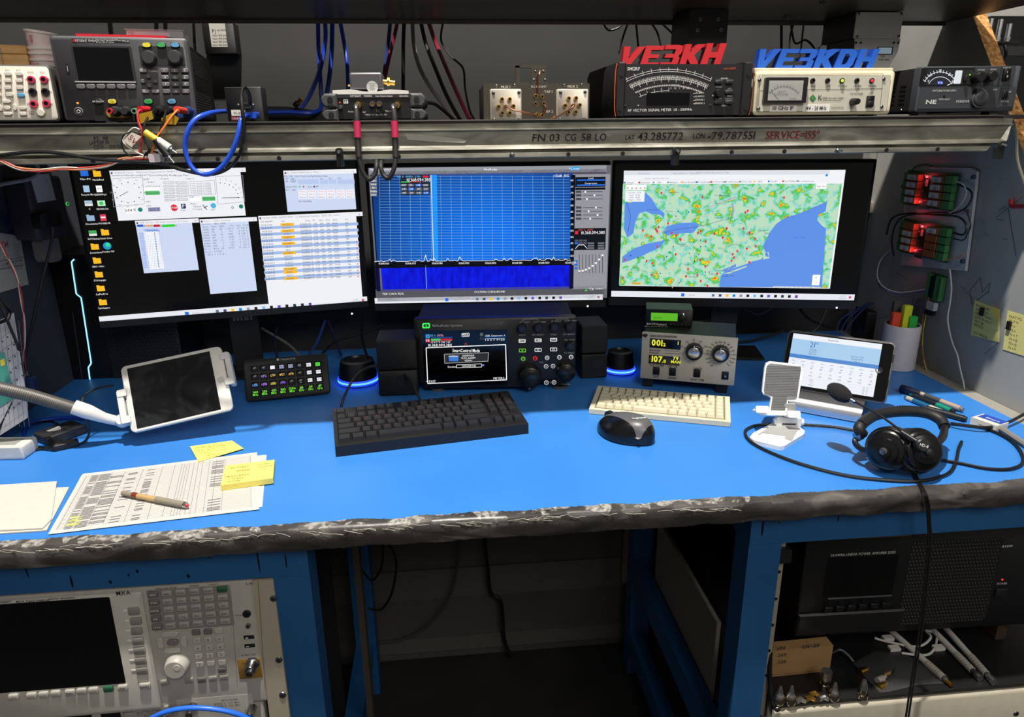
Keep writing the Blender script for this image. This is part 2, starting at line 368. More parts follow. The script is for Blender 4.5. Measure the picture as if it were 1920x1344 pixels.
m = MB(); nx = 700; prof = [(.870, DZ+.0006), (.860, DZ+.0012), (.854, DZ-.001), (.851, DZ-.006), (.851, DZ-.016), (.852, DZ-.027), (.856, DZ-.034), (.872, DZ-.036)]
vv = []
for i in range(nx+1):
    x = -1.25+2.29*i/nx
    for j, (a, b) in enumerate(prof):
        wv = (math.sin(x*37+j)*.0006+math.sin(x*91+j*2)*.0004+random.uniform(-.0004, .0004))*(1 if 0 < j < 7 else .5)
        if x > .35 and j >= 5: wv += .0012*math.sin(x*60)
        vv.append((x, a+wv+(.003*math.sin(x*53)*math.sin(x*17)+random.uniform(-.0012, .0012) if j == 0 else 0), b+wv*.6))
nb = len(prof)
m.add(vv, [(i*nb+j, (i+1)*nb+j, (i+1)*nb+j+1, i*nb+j+1) for i in range(nx) for j in range(nb-1)], tape, True)
bchild('edge_tape', m)
m = MB()
for k in range(70):   # loose threads of the worn tape
    x = random.uniform(-.62, .4); a = Vector((x, .8505, DZ-.004+random.uniform(-.002, .003))); pts = [a]
    for q in range(3): pts.append(pts[-1]+Vector((random.uniform(.002, .014), random.uniform(-.001, .0004), random.uniform(-.003, .0022))))
    m.tube(pts, .0003, C(206, 202, 192, .8), 4, 3)
bchild('loose_threads', m, stuff=True)
# ---------------------------------------------------------------- lower shelf with galvanised beam
galv = ramp_mat('galvanised_steel', [(.3, (120, 118, 108)), (.5, (158, 156, 144)), (.72, (198, 196, 182))], 34, 8, .38, .75, stretch=(.35, 1, 1.3), dist=.8)
galvd = C(120, 118, 110, .4, 1, var=.3, scale=40)
shelf = bpy.data.objects.new('instrument_shelf', None); COL.objects.link(shelf)
tag(shelf, 'long instrument shelf with scuffed galvanised front beam above the monitors', 'shelf')
child('shelf_board', MB().box(-1.1, RX-.002, 1.133, 1.52, SZ-.0054, SZ, C(30, 29, 28, .6)), shelf)
child('board_lip', MB().box(-1.1, .925, 1.1295, 1.133, SZ-.0054, SZ-.001, C(20, 19, 18, .4)), shelf)
child('board_edge_strip', MB().box(-1.1, .925, 1.1285, 1.1295, SZ-.0018, SZ-.0002, C(150, 148, 142, .4, 1)), shelf)
bz = SZ-.0055
prof = [(1.130, bz), (1.1305, bz-.0082), (1.127, bz-.0088), (1.127, bz-.0104), (1.131, bz-.0116), (1.1315, bz-.0325), (1.1275, bz-.0352), (1.1265, bz-.0385), (1.1285, bz-.0396), (1.1335, bz-.0405), (1.133, bz-.0420), (1.1265, bz-.0442), (1.126, bz-.0505), (1.128, bz-.0520), (1.1455, bz-.0520), (1.1455, bz)]
m = MB(); xa, xb = -1.1, .925; k = len(prof)
m.add([(xa, a, b) for a, b in prof]+[(xb+(.018 if i < 6 else .018-.05*(i-5)/9 if i < 14 else -.03), a, b) for i, (a, b) in enumerate(prof)], [(i, i+k, (i+1) % k+k, (i+1) % k) for i in range(k)]+[tuple(range(k)), tuple(range(k, 2*k))[::-1]], galv, False)
beam = child('front_beam', m, shelf)
for px, py in ((172, 290), (407, 288), (522, 286), (747, 285), (1066, 283), (1168, 282), (1373, 276), (1472, 275), (1664, 272), (1760, 270)):
    p = PY(px, py, 1.1255); child('hole', MB().lathe((0, 0, 0), (0, -1, 0), [(0, .0034), (.0008, .0034)], BLK, 12), beam, loc=(p.x, 1.1262, bz-.0474))
for px in (960, 1570, 275):
    p = PY(px, 283, 1.1255); child('screw', MB().lathe((0, 0, 0), (0, -1, 0), [(0, .0042), (.003, .004), (.004, .002), (.014, .0018)], STEEL, 12), beam, loc=(p.x, 1.1262, bz-.0474))
yy = 1.1303
def beamtxt(t, px0, px1, py, h, mat, bold=.008, zo=0):
    a = PY(px0, py, yy); b = PY(px1, py, yy); hw = MB(); hw.text(t, (a.x, yy, bz-.0222+zo), h*.00088, mat, al='L', bold=bold, fit=b.x-a.x, shear=.08); child('handwriting', hw, beam)
for ch, a, b, py in (('FN', 998, 1022, 257), ('03', 1030, 1049, 257), ('CG', 1059, 1080, 256), ('58', 1090, 1108, 255), ('LO', 1116, 1137, 255)): beamtxt(ch, a, b, py, 12, INK)
beamtxt('LAT', 1173, 1190, 252, 7, INK, 0, -.001); beamtxt('43.285772', 1196, 1281, 250, 13, INK); beamtxt('LON', 1300, 1322, 249, 9, INK, 0); beamtxt('-79.787551', 1328, 1416, 247, 13, INK)
beamtxt('SERVICE=155°', 1437, 1537, 245, 13, INKR)
beamtxt('PS  98', 174, 200, 251, 6, INK, 0, .006); beamtxt('LAPTOP 99', 165, 202, 258, 6, C(40, 40, 70, .7), 0); beamtxt('CDA - 100/101', 173, 226, 266, 6, INK, 0, -.006)
child('old_sticker_residue', MB().slab([(PY(a, b, 1.1308).x, 1.1308, PY(a, b, 1.1308).z) for a, b in ((757, 250), (790, 252), (860, 260), (876, 264), (870, 268), (820, 266), (765, 262))], (0, -.0003, 0), C(176, 174, 160, .7)), beam)
# top shelf above it
top = bpy.data.objects.new('top_shelf', None); COL.objects.link(top); tag(top, 'dark overhead shelf seen from below with thin rear lip', 'shelf')
und = ramp_mat('shelf_underside', [(.3, (66, 62, 56)), (.7, (92, 88, 80))], 6, 6, .4, .3, stretch=(.6, 2, 1))
child('shelf_board', MB().box(-1.1, RX-.004, 1.2, 1.5, 1.606, 1.63, und), top)
child('rear_lip', MB().box(-1.1, RX-.004, 1.496, 1.502, 1.600, 1.606, C(110, 106, 98, .4, .6)), top)
for px, py in ((1543, 3), (1576, 33), (1476, 30)):
    p = PZ(px, py, 1.606); child('screw', MB().lathe((p.x, p.y, 1.606), (0, 0, -1), [(0, .006), (.003, .005)], C(80, 78, 72, .4, 1), 12), top)
# blue bench frames
bpaint = ramp_mat('blue_frame_paint', [(.2, (26, 76, 124)), (.8, (34, 92, 146))], 5, 5, .45)
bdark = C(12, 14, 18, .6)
def frame(name, label, parts):
    e = bpy.data.objects.new(name, None); COL.objects.link(e); tag(e, label, 'rack')
    for nm, b, mt in parts: child(nm, MB().box(*b, mt), e)
    return e
FY = .88
fl = frame('steel_rack', 'blue steel frame of the bench around the white signal analyzer', [('top_rail', (-1.2, -.2095, FY, FY+.05, .800, .8535), bpaint), ('post', (-.262, -.2095, FY+.001, FY+.05, 0, .800), bpaint),
    ('post', (-.262, -.212, 1.5, 1.55, 0, .8535), bpaint), ('side_rail', (-.262, -.222, FY+.05, 1.5, .10, .16), bpaint), ('top_side_rail', (-.262, -.222, FY+.05, 1.5, .80, .8535), bpaint), ('rack_rail', (-.2, -.188, 1.2, 1.23, .1, .85), C(96, 86, 76, .5, .6))])
for px, py, w_, h_, t in ((48, 1068, 3, 40, .18), (134, 1090, 4, 30, 0), (207, 1091, 5, 9, .3), (257, 1071, 5, 8, 0), (241, 1078, 4, 6, 0), (353, 1080, 5, 10, .2), (393, 1045, 3, 5, 0), (536, 1052, 3, 34, 0), (484, 1050, 3, 60, .03)):
    p = PY(px, py, FY-.0004); a = w_*.00036; b = h_*.00036
    m = MB().ngon([(p.x+a*math.cos(q)-t*b*math.sin(q)*.7, FY-.0004, p.z+b*math.sin(q)) for q in [i*math.pi/5 for i in range(10)]], C(6, 10, 20, .3)); child('paint_drip', m, fl)
fr = frame('steel_rack', 'blue steel frame of the bench around the black power amplifier', [('top_rail', (.443, 1.2, FY, FY+.05, .800, .8535), bpaint), ('post', (.443, .495, FY+.001, FY+.05, 0, .800), bpaint),
    ('post', (.450, .50, 1.5, 1.55, 0, .8535), bpaint), ('side_rail', (.447, .478, FY+.05, 1.5, .30, .36), bpaint), ('side_rail', (.447, .478, FY+.05, 1.5, .08, .14), bpaint), ('top_side_rail', (.447, .478, FY+.05, 1.5, .79, .8535), bpaint), ('rack_rail', (.497, .508, FY+.012, FY+.03, .1, .795), C(170, 162, 146, .5, .4)), ('rack_rail', (.40, .412, 1.42, 1.44, .35, .85), C(96, 86, 76, .5, .6)), ('beige_equipment_side', (.482, .49, 1.05, 1.42, .34, .52), C(130, 126, 116, .6))])
for px, py, w_, h_ in ((1462, 974, 2, 26), (1430, 990, 5, 40), (1572, 972, 3, 14)):
    p = PY(px, py, FY-.0004); a = w_*.00036; b = h_*.00036; m = MB().ngon([(p.x+a*math.cos(q), FY-.0004, min(p.z+b*math.sin(q), .853)) for q in [i*math.pi/5 for i in range(10)]], C(10, 16, 26, .3)); child('paint_drip', m, fr)
for z in (.74, .69, .64, .59, .54):
    child('rail_hole', MB().lathe((.5025, FY+.0121, z), (0, -1, 0), [(0, .003), (.0006, .003)], BLK, 10), fr)
for z in (.765, .452):
    child('screw', MB().lathe((.505, FY+.0121, z), (0, -1, 0), [(0, .007), (.003, .006), (.004, .003)], STEEL, 12), fr)
# ================================================================ instruments on the shelf
def shelfdev(name, label, cat, pl, pr, row, yl, yr, z=SZ, tilt=0, group=None):
    return Dev(name, label, cat, PY(pl, row, yl), PY(pr, row, yr), z, tilt, group)
# ---- bench multimeter, far left
d = shelfdev('bench_multimeter', 'white bench multimeter with red and black sockets beside grey power supply', 'multimeter', -160, 113, 226, 1.118, 1.152)
H = d.uv(90, 122)[1]; h = d.hw
d.box('body', OFFW, -h, h, .003, H, 0, .28, .005, .002, side=C(70, 68, 66, .6))
d.box('top_cover', C(78, 78, 76, .6), -h+.002, h-.001, H-.003, H+.001, .02, .28, .001)
for x in (-h+.03, h-.02): d.box('foot', BLK, x-.008, x+.008, 0, .004, .01, .03, .001)
d.pbox('display', SCR, -140, 135, -20, 180, -.001, .001, .002)
for px, py, mt in [(14, 138, OFFW), (35, 138, OFFW), (14, 151, OFFW), (35, 151, OFFW), (14, 164, OFFW), (36, 164, OFFW), (17, 177, OFFW), (39, 178, LBL), (42, 202, OFFW), (43, 213, OFFW), (-6, 138, OFFW), (-6, 151, OFFW), (-6, 164, OFFW), (-5, 177, OFFW)]: d.btn('button', mt, px, py, 11, 6.5, .004)
for px, py, w_, h_ in ((12, 190, 14, 6), (14, 213, 14, 6), (0, 202, 6, 12), (27, 201, 6, 12), (13, 202, 11, 7)): d.btn('navigation_button', OFFW, px, py, w_, h_, .004, .003)
for px, py, c in ((57, 149, PINK), (81, 149, PINK), (60, 172, BLK), (84, 172, BLK), (62, 195, PINK), (86, 194, PINK)): d.jack('socket', c, BLK, px, py, 6.8, .006)
d.knob('terminal_switch', OFFW, 76, 211, 7, .007)
for t, px, py in (('Sense', 57, 135), ('Input', 80, 135), ('HI', 49, 149), ('LO', 51, 172), ('HI', 91, 149), ('LO', 94, 172), ('3A', 53, 195), ('10A', 96, 195), ('Front', 60, 209), ('Rear', 60, 213), ('DCI', 14, 132), ('ACI', 34, 132)): d.txt(t, px, py, 3, INK)
d.done()
MMT = SZ+H+.001
# ---- things behind and on it
wood = ramp_mat('light_wood', [(.3, (176, 128, 72)), (.7, (208, 164, 104))], 20, 5, .6, stretch=(1, 4, 6))
d2 = Dev('wooden_box', 'small tan wooden box on the white multimeter', 'box', PY(-40, 120, 1.22), PY(55, 120, 1.24), MMT)
Hh = d2.uv(20, 84)[1]
d2.box('box_body', wood, -d2.hw, d2.hw, 0, Hh*.62, 0, .09, .0015, .0008); d2.box('lid', wood, -d2.hw, d2.hw, Hh*.64, Hh, 0, .09, .0015, .0008)
d2.pbox('clasp', STEEL, 0, 90, 5, 120, -.002, 0, .001)
tubm = C(226, 206, 204, .4); tubr = C(236, 226, 222, .35)
bx = PY(82, 110, 1.27); zb = MMT
for i, (hh, rr, lab) in enumerate(((.017, .0235, 'translucent plastic tub at the bottom of the stack'), (.017, .0235, 'translucent plastic tub second from the bottom of the stack'), (.017, .0235, 'translucent plastic tub third from the bottom of the stack'), (.028, .0225, 'translucent plastic tub with pink lettering on top of the stack'))):
    e = bpy.data.objects.new('plastic_tub', None); COL.objects.link(e); z0 = zb+(0, .017, .0245, .032)[i]; e.location = (bx.x, bx.y, z0); tag(e, lab, 'tub', 'plastic tubs by the power supply')
    if i == 3: e.rotation_euler = (0, R_(8), 0)
    if i == 0: hh = .0165
    elif i < 3: hh = .0072
    child('tub_wall', MB().lathe((0, 0, 0), (0, 0, 1), [(0, rr*.8), (hh*.86, rr*.96), (hh*.86, rr*.9), (.001, rr*.74)], tubm, 24), e)
    child('rim', MB().lathe((0, 0, hh*.8), (0, 0, 1), [(0, rr), (.0018, rr*1.06), (.003, rr*1.06), (.004, rr)], tubr, 24), e)
    if i in (0, 3): child('lettering', MB().text('5' if i == 3 else '45C', (-.004, -rr*.99, hh*.45), hh*.35, C(190, 90, 120, .6)), e)
# ---- triple output power supply
d = shelfdev('bench_power_supply', 'dark grey bench power supply with blank screen and coloured output buttons', 'power supply', 122, 371, 226, 1.15, 1.182)
h = d.hw; H = d.uv(230, 69)[1]
d.box('body', C(44, 44, 47, .6), -h+.004, h-.004, .006, H-.003, .018, .30, .003)
d.box('front_bezel', DK, -h, h, .004, H, 0, .024, .004, .003, side=C(74, 74, 77, .5))
for x in (-h+.02, h-.03): d.box('foot', BLK, x-.01, x+.01, 0, .007, .01, .03, .002)
d.pbox('screen_frame', CHAR, 132, 85, 257, 156, -.0012, .002, .002); d.pbox('screen', SCR, 136, 88, 251, 151, -.0016, .002, .001)
d.pbox('screen_lower_lip', C(190, 190, 188, .4), 140, 152, 255, 155, -.003, .001, .0005)
for i in range(6): d.btn('soft_key', C(104, 104, 106, .5), 151+i*19, 162, 15, 8, .004, .002)
d.pbox('control_panel', CHAR, 259, 86, 348, 123, -.0008, .002, .002)
for px, c in ((274.5, YEL), (302, GRN), (328, LBL)): d.btn('channel_button', c, px, 84, 16, 9, .005, .004, side=BLK)
for px, py in ((277, 107), (326, 106)): d.knob('knob', C(52, 52, 55, .5), px, py, 13, .016, taper=.88)
for px, py, w_ in ((268, 132, 12), (273, 171, 12), (291, 171, 12)): d.btn('key', C(150, 150, 150, .5), px, py, w_, 6, .005)
for px, py in ((278, 143), (268, 152), (291, 152), (280, 160)): d.btn('arrow_key', C(98, 98, 100, .5), px, py, 8, 7, .005, .002)
for i, j, px, py in grid((308, 132), (346, 132), (312, 171), (348, 171), 3, 4):
    d.btn('number_key', C(104, 104, 106, .5), px, py, 13, 7, .005); d.txt('123456789.0<'[j*3+i], px, py, 4, y=-.0056)
for px, c in ((184, C(30, 30, 30)), (210, YEL), (278, GRN), (322, LBL)): d.btn('output_button', c, px, 190, 16, 9, .005, .004, side=BLK)
d.txt('All On/Off', 184, 190, 3, y=-.0054)
for px in (210, 278, 322): d.txt('On', px, 190, 4, INK, y=-.0054)
d.btn('power_button', C(40, 40, 42, .4), 147, 209, 15, 15, .003, .006); d.jack('power_ring', GREY, C(40, 40, 42), 147, 209, 7.5, .0034, inner=.85)
d.jack('power_symbol', PRINT, C(40, 40, 42), 147, 209, 3.4, .0042, inner=.7, n=12)
d.knob('indicator_light', E(255, 170, 60), 145, 193, 2, .002)
d.pbox('terminal_recess', C(14, 14, 15, .6), 173, 198, 361, 226, -.0006, .004, .001)
d.pbox('usb_socket', C(8, 8, 8), 122, 119, 131, 138, -.0008, .001, .0008); d.pbox('usb_tongue', C(200, 200, 200), 125, 123, 128, 134, -.0012, 0, .0004)
for px, c in ((222, C(150, 128, 50, .5)), (285, C(36, 84, 48, .5)), (345, C(22, 52, 110, .5))): d.btn('terminal_plate', c, px, 212, 42, 18, .002, .006)
for px, c in ((212, C(40, 40, 40)), (232, C(36, 36, 36)), (272, C(20, 90, 50)), (294, C(22, 22, 22)), (318, C(26, 24, 28)), (349, C(24, 50, 100))):
    d.knob('binding_post', c, px, 208, 8.5, .022, taper=.8, skirt=.1)
for px, c in ((205, RED), (251, C(90, 150, 120))): d.jack('banana_socket', c, BLK, px, 208, 5.5, .026)
d.txt('KEYSIGHT', 152, 76, 4, al='C', fit=20); d.txt('E36312A', 173, 76, 3.4, fit=13); d.txt('Triple Output Programmable DC Power Supply', 207, 75, 3, fit=50); d.txt('6V 5A / 25V 1A / 25V 1A', 197, 79, 2.4, fit=30); d.txt('LXI', 238, 77, 3)
d.pbox('label_strip', BLK2, 134, 72, 243, 80, -.0003, .001, .0005)
m = MB(); x, z = d.uv(139, 76, -.0006)
for k_, a in enumerate((.3, .6, 1, .5, .8, .35)): m.box(x-.0028+k_*.0011, x-.0022+k_*.0011, -.0008, -.0002, z-.0022*a, z+.0022*a, RED)
d.part('red_logo', m)
d.txt('Voltage', 279, 97, 3); d.txt('Current', 325, 97, 3); d.txt('Tracking', 287, 133, 3)
m = MB()
for z0, z1 in ((.012, .045), (.075, .105)):
    for i in range(17):
        for j in range(9): y = .05+i*.012; z = z0+(z1-z0)*j/8; m.box(h-.0042, h-.0034, y, y+.005, z, z+.002, C(78, 78, 80, .5))
d.part('side_vents', m, stuff=True); d.box('side_handle_recess', C(24, 24, 26), h-.006, h-.0034, .052, .07, .06, .2, .003)
d.done(); PSU = d; psuH = H
# red folder and clear box on top
pm = d.M
def on_psu(x, y, z): return pm @ Vector((x, y, z))
m = MB().slab([on_psu(-.062, .024, H-.0028), on_psu(.06, .024, H-.0028), on_psu(.06, .12, H-.0028), on_psu(-.062, .12, H-.0028)], (0, 0, .0085), RED)
solo('red_notebook', m, 'thin red notebook lying on the grey power supply', 'notebook')
e = Dev('clear_box', 'clear plastic case with a foil bag on the red notebook', 'case', on_psu(.002, .05, H+.006), on_psu(.08, .05, H+.006))
e.box('tray', glass_mat('clear_plastic', (230, 236, 240), .35), -.04, .04, 0, .009, 0, .06, .002); e.box('foil_bag', C(196, 190, 196, .3, .7, var=.4, scale=200), -.03, .02, .001, .007, .002, .055, .001); e.box('lid', glass_mat('clear_plastic_lid', (240, 240, 245), .25), -.042, .042, .0095, .011, -.001, .061, .002)
# ---- black interface box with serial plug
d = shelfdev('interface_box', 'small black interface box with serial port and address sticker', 'box', 428, 496, 226, 1.165, 1.165)
h = d.hw; H = d.uv(460, 163)[1]
d.box('case', C(20, 20, 21, .5), -h, h, 0, H, 0, .03, .001, .0008, side=C(36, 36, 38, .4))
d.pbox('address_sticker', WHT, 433, 206, 461, 217, -.0006, .001, .0004); d.txt('192.168.1', 447, 211.5, 4, INK, y=-.001)
d.pbox('maroon_label', C(110, 18, 40, .6), 433, 218, 459, 226, -.0006, .001, .0003); d.txt('CALPOST', 446, 222, 3.4, y=-.001)
d.pbox('serial_port', STEEL, 454, 192, 471, 203, -.004, .001, .002); d.pbox('serial_insert', BLK, 456, 194, 469, 201, -.0045, -.003, .001)
for px in (446.5, 474): d.screw(px, 197, 3)
d.pbox('network_jack', C(180, 170, 110, .3, .8), 477, 216, 486, 226, -.001, .001, .0005); d.done()
# ---- portable network analyzer with bumpers
d = shelfdev('network_analyzer', 'black portable network analyzer with ribbed grey corner bumpers', 'analyzer', 605, 800, 228, 1.16, 1.16)
h = d.hw; H = d.uv(700, 176)[1]
d.box('body', C(22, 22, 24, .5), -h+.02, h-.02, .004, H, .006, .17, .002)
d.pbox('front_panel', C(17, 17, 18, .45), 630, 183, 770, 222, .004, .008, .001)
d.pbox('name_strip', CHAR, 632, 177, 771, 183, .0025, .01, .001)
for s_ in (-1, 1):
    for zc, (a, b) in enumerate(((.0, H*.46), (H*.50, H+.001))):
        m = MB(); x1 = s_*h; x0 = s_*(h-.024)
        m.prism([(x0, a), (x1-s_*.006, a), (x1, a+.006), (x1, b-.006), (x1-s_*.006, b), (x0, b)], 0, .18, C(70, 72, 75, .6), ch=.003)
        m.lathe(((x0+x1)/2-s_*.002, -.0006, b-.009), (0, -1, 0), [(0, .0042), (.001, .0042)], BLK, 14)
        d.part('corner_bumper', m)
d.txt('KEYSIGHT', 667, 180, 3.6, y=.002, fit=20); d.txt('P5008A', 690, 180, 3.2, y=.002); d.txt('Vector Network Analyzer', 720, 180, 3.2, y=.002, fit=32); d.txt('100kHz-53GHz', 757, 180, 3, y=.002, fit=16)
d.pbox('number_sticker', WHT, 643.5, 186, 653, 194, .0035, .005, .0005); d.txt('57', 648, 190, 4.5, INK, y=.003)
for px in (668, 741): d.knob('test_port', GOLD, px+3, 197, 7, .012, y=.004, n=10); d.knob('port_collar', STEEL, px, 197, 5.5, .018, y=.004, taper=.8)
for px in (698, 711): d.jack('small_socket', STEEL, GOLD, px, 195, 5.5, .008, y=.004)
d.jack('lower_socket', STEEL, BLK, 708, 208, 3, .005, y=.004); d.jack('lower_socket', BLK2, BLK, 719, 208, 2.6, .003, y=.004)
d.knob('toggle', C(60, 60, 62), 638, 201, 4, .008, y=.004); d.knob('status_light', E(255, 90, 80), 637, 192, 1.4, .001, y=.004)
for t, px, py in (('Ready', 658, 209), ('Ref', 683, 210), ('Port 2', 728, 208), ('! MAX +27 dBm  DC 40V', 705, 215)): d.txt(t, px, py, 2.6, y=.003)
d.done(); VNA = d; vH = H
d2 = Dev('white_bracket', 'white curved plastic bracket lying on the network analyzer', 'bracket', VNA.M @ Vector((-.062, .012, vH)), VNA.M @ Vector((.053, .012, vH)))
m = MB(); pts = [(-.058, 0), (.058, 0), (.058, .005), (.03, .007), (.012, .0045), (0, .0035), (-.012, .0045), (-.03, .0075), (-.058, .006)]
m.prism(pts, 0, .05, WHT); d2.part('bracket_plate', m)
d2 = Dev('rf_module', 'grey metal module with round white sticker on the white bracket', 'module', VNA.M @ Vector((-.036, .016, vH+.0076)), VNA.M @ Vector((.016, .016, vH+.0076)))
d2.box('case', C(92, 92, 95, .45, .3), -.026, .024, 0, .024, 0, .05, .003, .002)
x, z = d2.uv(698, 163, -.0005); d2.part('round_sticker', MB().lathe((x, -.0003, z), (0, -1, 0), [(0, .0088), (.0004, .0088)], C(196, 196, 194, .6), 24))
for i, t in enumerate(('COLOR LOVE', '50 OHM', 'IN OUT', 'SN 2876', 'DETROIT')): d2.T.text(t, (x, -.0009, z+.005-i*.0025), .0014, INK)
d2.part('gold_connector', MB().cyl((.024, .02, .012), (.042, .02, .010), .004, GOLD, 12).cyl((.030, .02, .012), (.034, .02, .0118), .006, GOLD, 6)); d2.part('pin', MB().cyl((-.026, .02, .007), (-.031, .02, .007), .0015, GOLD, 8)); d2.done()
# ---- switch assembly with gold connectors
d = shelfdev('switch_assembly', 'nickel switch assembly with two white connector plates and copper coax links', 'assembly', 908, 1105, 228, 1.16, 1.16)
h = d.hw; H = d.uv(1000, 157)[1]
d.box('bracket', NICK, -h, h, 0, H, .004, .008, .0005, side=NICK); d.box('left_side_plate', C(50, 48, 50, .4, .5), -h-.001, -h+.002, 0, H-.003, .006, .11, .0005)
d.box('top_flange', NICK, -h, h, H-.001, H+.001, .008, .05, .0004); d.box('left_block', C(40, 38, 40, .4, .5), -h+.003, -h+.05, .0, H-.004, .02, .11, .001); d.box('middle_block', C(60, 56, 52, .35, .8), -.03, .03, 0, H-.002, .02, .09, .001); d.box('end_block', C(46, 44, 46, .4, .5), h-.05, h-.002, 0, H-.004, .02, .11, .001)
m = MB(); x0, z1 = d.uv(997, 126); x1, _ = d.uv(1025, 126); m.rbox(x0, x1, H-.001, z1, .003, .008, .001, NICK); d.part('raised_tab', m)
x0, z1 = d.uv(966, 124, .03); x1, z0 = d.uv(1025, 152, .03)
m = MB(); m.box(x0, x0+.006, .02, .034, H, z1, NICK); m.box(x0, x1, .02, .034, z1-.003, z1, NICK); m.box(x0-.004, x1, .018, .036, H, H+.003, NICK); d.part('rear_frame', m)
for a, b in ((919, 978), (1044, 1102)): d.pbox('connector_plate', C(196, 188, 174, .45, .2), a, 167, b, 228, -.002, .004, .002, .0008)
for px, py in ((925, 174), (973, 173), (926, 224), (973, 223), (1051, 173), (1097, 172), (1050, 223), (1095, 222)): d.screw(px, py, 3.4, -.002)
for px, py in ((931, 161), (965, 160), (1058, 160), (1091, 159), (1004, 134), (1019, 134), (1001, 150), (1022, 150)): d.screw(px, py, 2.6, .003)
for px, py in ((941.5, 186), (956, 186), (935, 200), (963, 199), (942, 212), (956, 212), (1067, 184.5), (1080.5, 184), (1060, 198), (1087.5, 197), (1066.5, 210.5), (1080, 210)): d.jack('gold_port', GOLD, C(90, 60, 24), px, py, 4, .006, y=-.002, n=10)
for px, py in ((949, 199), (1076, 197)): d.knob('center_port', COPP, px, py, 3.2, .01, y=-.002)
for px, py in ((1017, 181), (1004.5, 194.5), (1020, 194), (1007, 215), (1017, 216), (1005, 180)): d.jack('tap_port', GOLD, BLK, px, py, 4, .008, y=.004, n=8)
def loc3(d, px, py, y): x, z = d.uv(px, py, y); return (x, y, z)
d.part('coax_link', MB().tube([loc3(d, 949, 199, -.012), loc3(d, 958, 204, -.014), loc3(d, 968, 207.5, -.014), loc3(d, 990, 212, -.01), loc3(d, 1007, 216, -.005)], .0011, COPP))
d.part('coax_link', MB().tube([loc3(d, 1076, 198, -.012), loc3(d, 1066, 206, -.012), loc3(d, 1030, 227, -.006)], .0011, COPP))
d.part('coax_link', MB().tube([loc3(d, 1013, 133, .001), loc3(d, 1011, 140, -.004), loc3(d, 1009, 150, -.004), loc3(d, 1009, 176, -.003)], .0011, COPP))
d.part('coax_link', MB().tube([loc3(d, 1020, 196, -.005), loc3(d, 1024, 203, -.006), loc3(d, 1018, 214, -.004)], .0011, COPP))
for t, px, py in (('KEYSIGHT', 1011, 162), ('MUX 1', 948, 163), ('MUX 2', 1074, 162), ('TAP 1', 1028, 172), ('TAP 2', 1028, 209)): d.txt(t, px, py, 4.5, C(220, 210, 196, .5), y=.0034)
d.done()
# ---- vector signal meter
d = shelfdev('signal_meter', 'black vector signal meter with white arc scales and orange trimmed end caps', 'meter', 1152, 1403, 218, 1.155, 1.16)
h = d.hw; H = d.uv(1270, 119)[1]; zb = .004
d.box('body', C(24, 24, 26, .5), -h+.012, h-.012, zb, H-.002, .004, .19, .002)
d.pbox('front_panel', C(21, 21, 23, .5), 1167, 120, 1388, 215, .0015, .006, .001)
trim = C(200, 82, 44, .5)
for s_ in (-1, 1):
    m = MB(); x1 = s_*h; x0 = s_*(h-.015); m.prism([(x0, zb-.002), (x1-s_*.004, zb-.002), (x1, zb+.008), (x1, H-.008), (x1-s_*.004, H+.002), (x0, H+.002)], -.004, .20, C(17, 17, 18, .6), ch=.002)
    for z in (H*.17, H*.80): m.lathe(((x0+x1)/2, -.0045, z), (0, -1, 0), [(0, .0033), (.0006, .0033)], BLK, 12)
    d.part('end_cap', m)
    d.part('trim_seal', MB().tube([(x1-s_*.001, -.0035, H), (x1+s_*.0012, -.0036, H-.012), (x1+s_*.0018, -.0036, H*.5), (x1+s_*.0012, -.0036, .014), (x1-s_*.001, -.0035, .003)], .0009, trim if s_ < 0 else C(120, 60, 40, .5), 6))
for x in (-h+.02, h-.03): d.box('foot', BLK, x-.008, x+.008, 0, zb, .01, .03, .001)
yy = .0008
def arc(mb, cx, cy, r, a0, a1, wp, mat, nseg=26): d.line(mb, [(cx+r*math.sin(R_(a0+(a1-a0)*i/nseg)), cy-r*math.cos(R_(a0+(a1-a0)*i/nseg))) for i in range(nseg+1)], wp, mat, yy)
sc = MB(); cx, cy = 1254, 310
for r, a in ((180, 27), (176, 27), (165, 26), (162, 26), (150, 25), (140, 23)): arc(sc, cx, cy, r, -a, a*.98 if r > 145 else 0, .7, PRINT)
for r0, r1, a, n_ in ((176, 184, 26, 11), (160, 166, 26, 40), (156, 165, 25, 11), (148, 152, 24, 40), (138, 146, 22, 9), (165, 169, 26, 60)):
    for i in range(n_):
        t = R_(-a+2*a*i/(n_-1))
        if r0 == 138 and t > .02: continue
        d.line(sc, [(cx+r0*math.sin(t), cy-r0*math.cos(t)), (cx+r1*math.sin(t), cy-r1*math.cos(t))], .7, PRINT, yy)
d.part('scale_print', sc)
d.pbox('display_window', C(7, 7, 9, .15, var=0), 1213, 174, 1292, 197, .0006, .003, .001)
d.txt('SMΩRF', 1188, 129, 5.5, y=yy, bold=.01, fit=24); d.txt('microHAM', 1368, 128, 4.5, C(205, 80, 50, .5), y=yy, fit=23); d.txt('RF VECTOR SIGNAL METER  1.8 - 500MHz', 1238, 206, 4.5, y=yy, fit=124, slope=.01)
for i in range(5): d.txt(('5', '0.1', '1', '10', '100')[i], 1258+i*8, 165, 3, y=yy); d.knob('range_light', C(60, 60, 60), 1258+i*8, 168, 1, .001, y=.0015)
d.txt('RANGE', 1267, 160, 3, y=yy)
for i in range(4): d.txt(('ALARM 1', 'ALARM 2', 'SENSOR 1', 'SENSOR 2')[i], 1312, 174+i*6.5, 3, y=yy); d.line(d.T, [(1300, 175+i*6.5), (1304, 175+i*6.5)], .8, PRINT, yy)
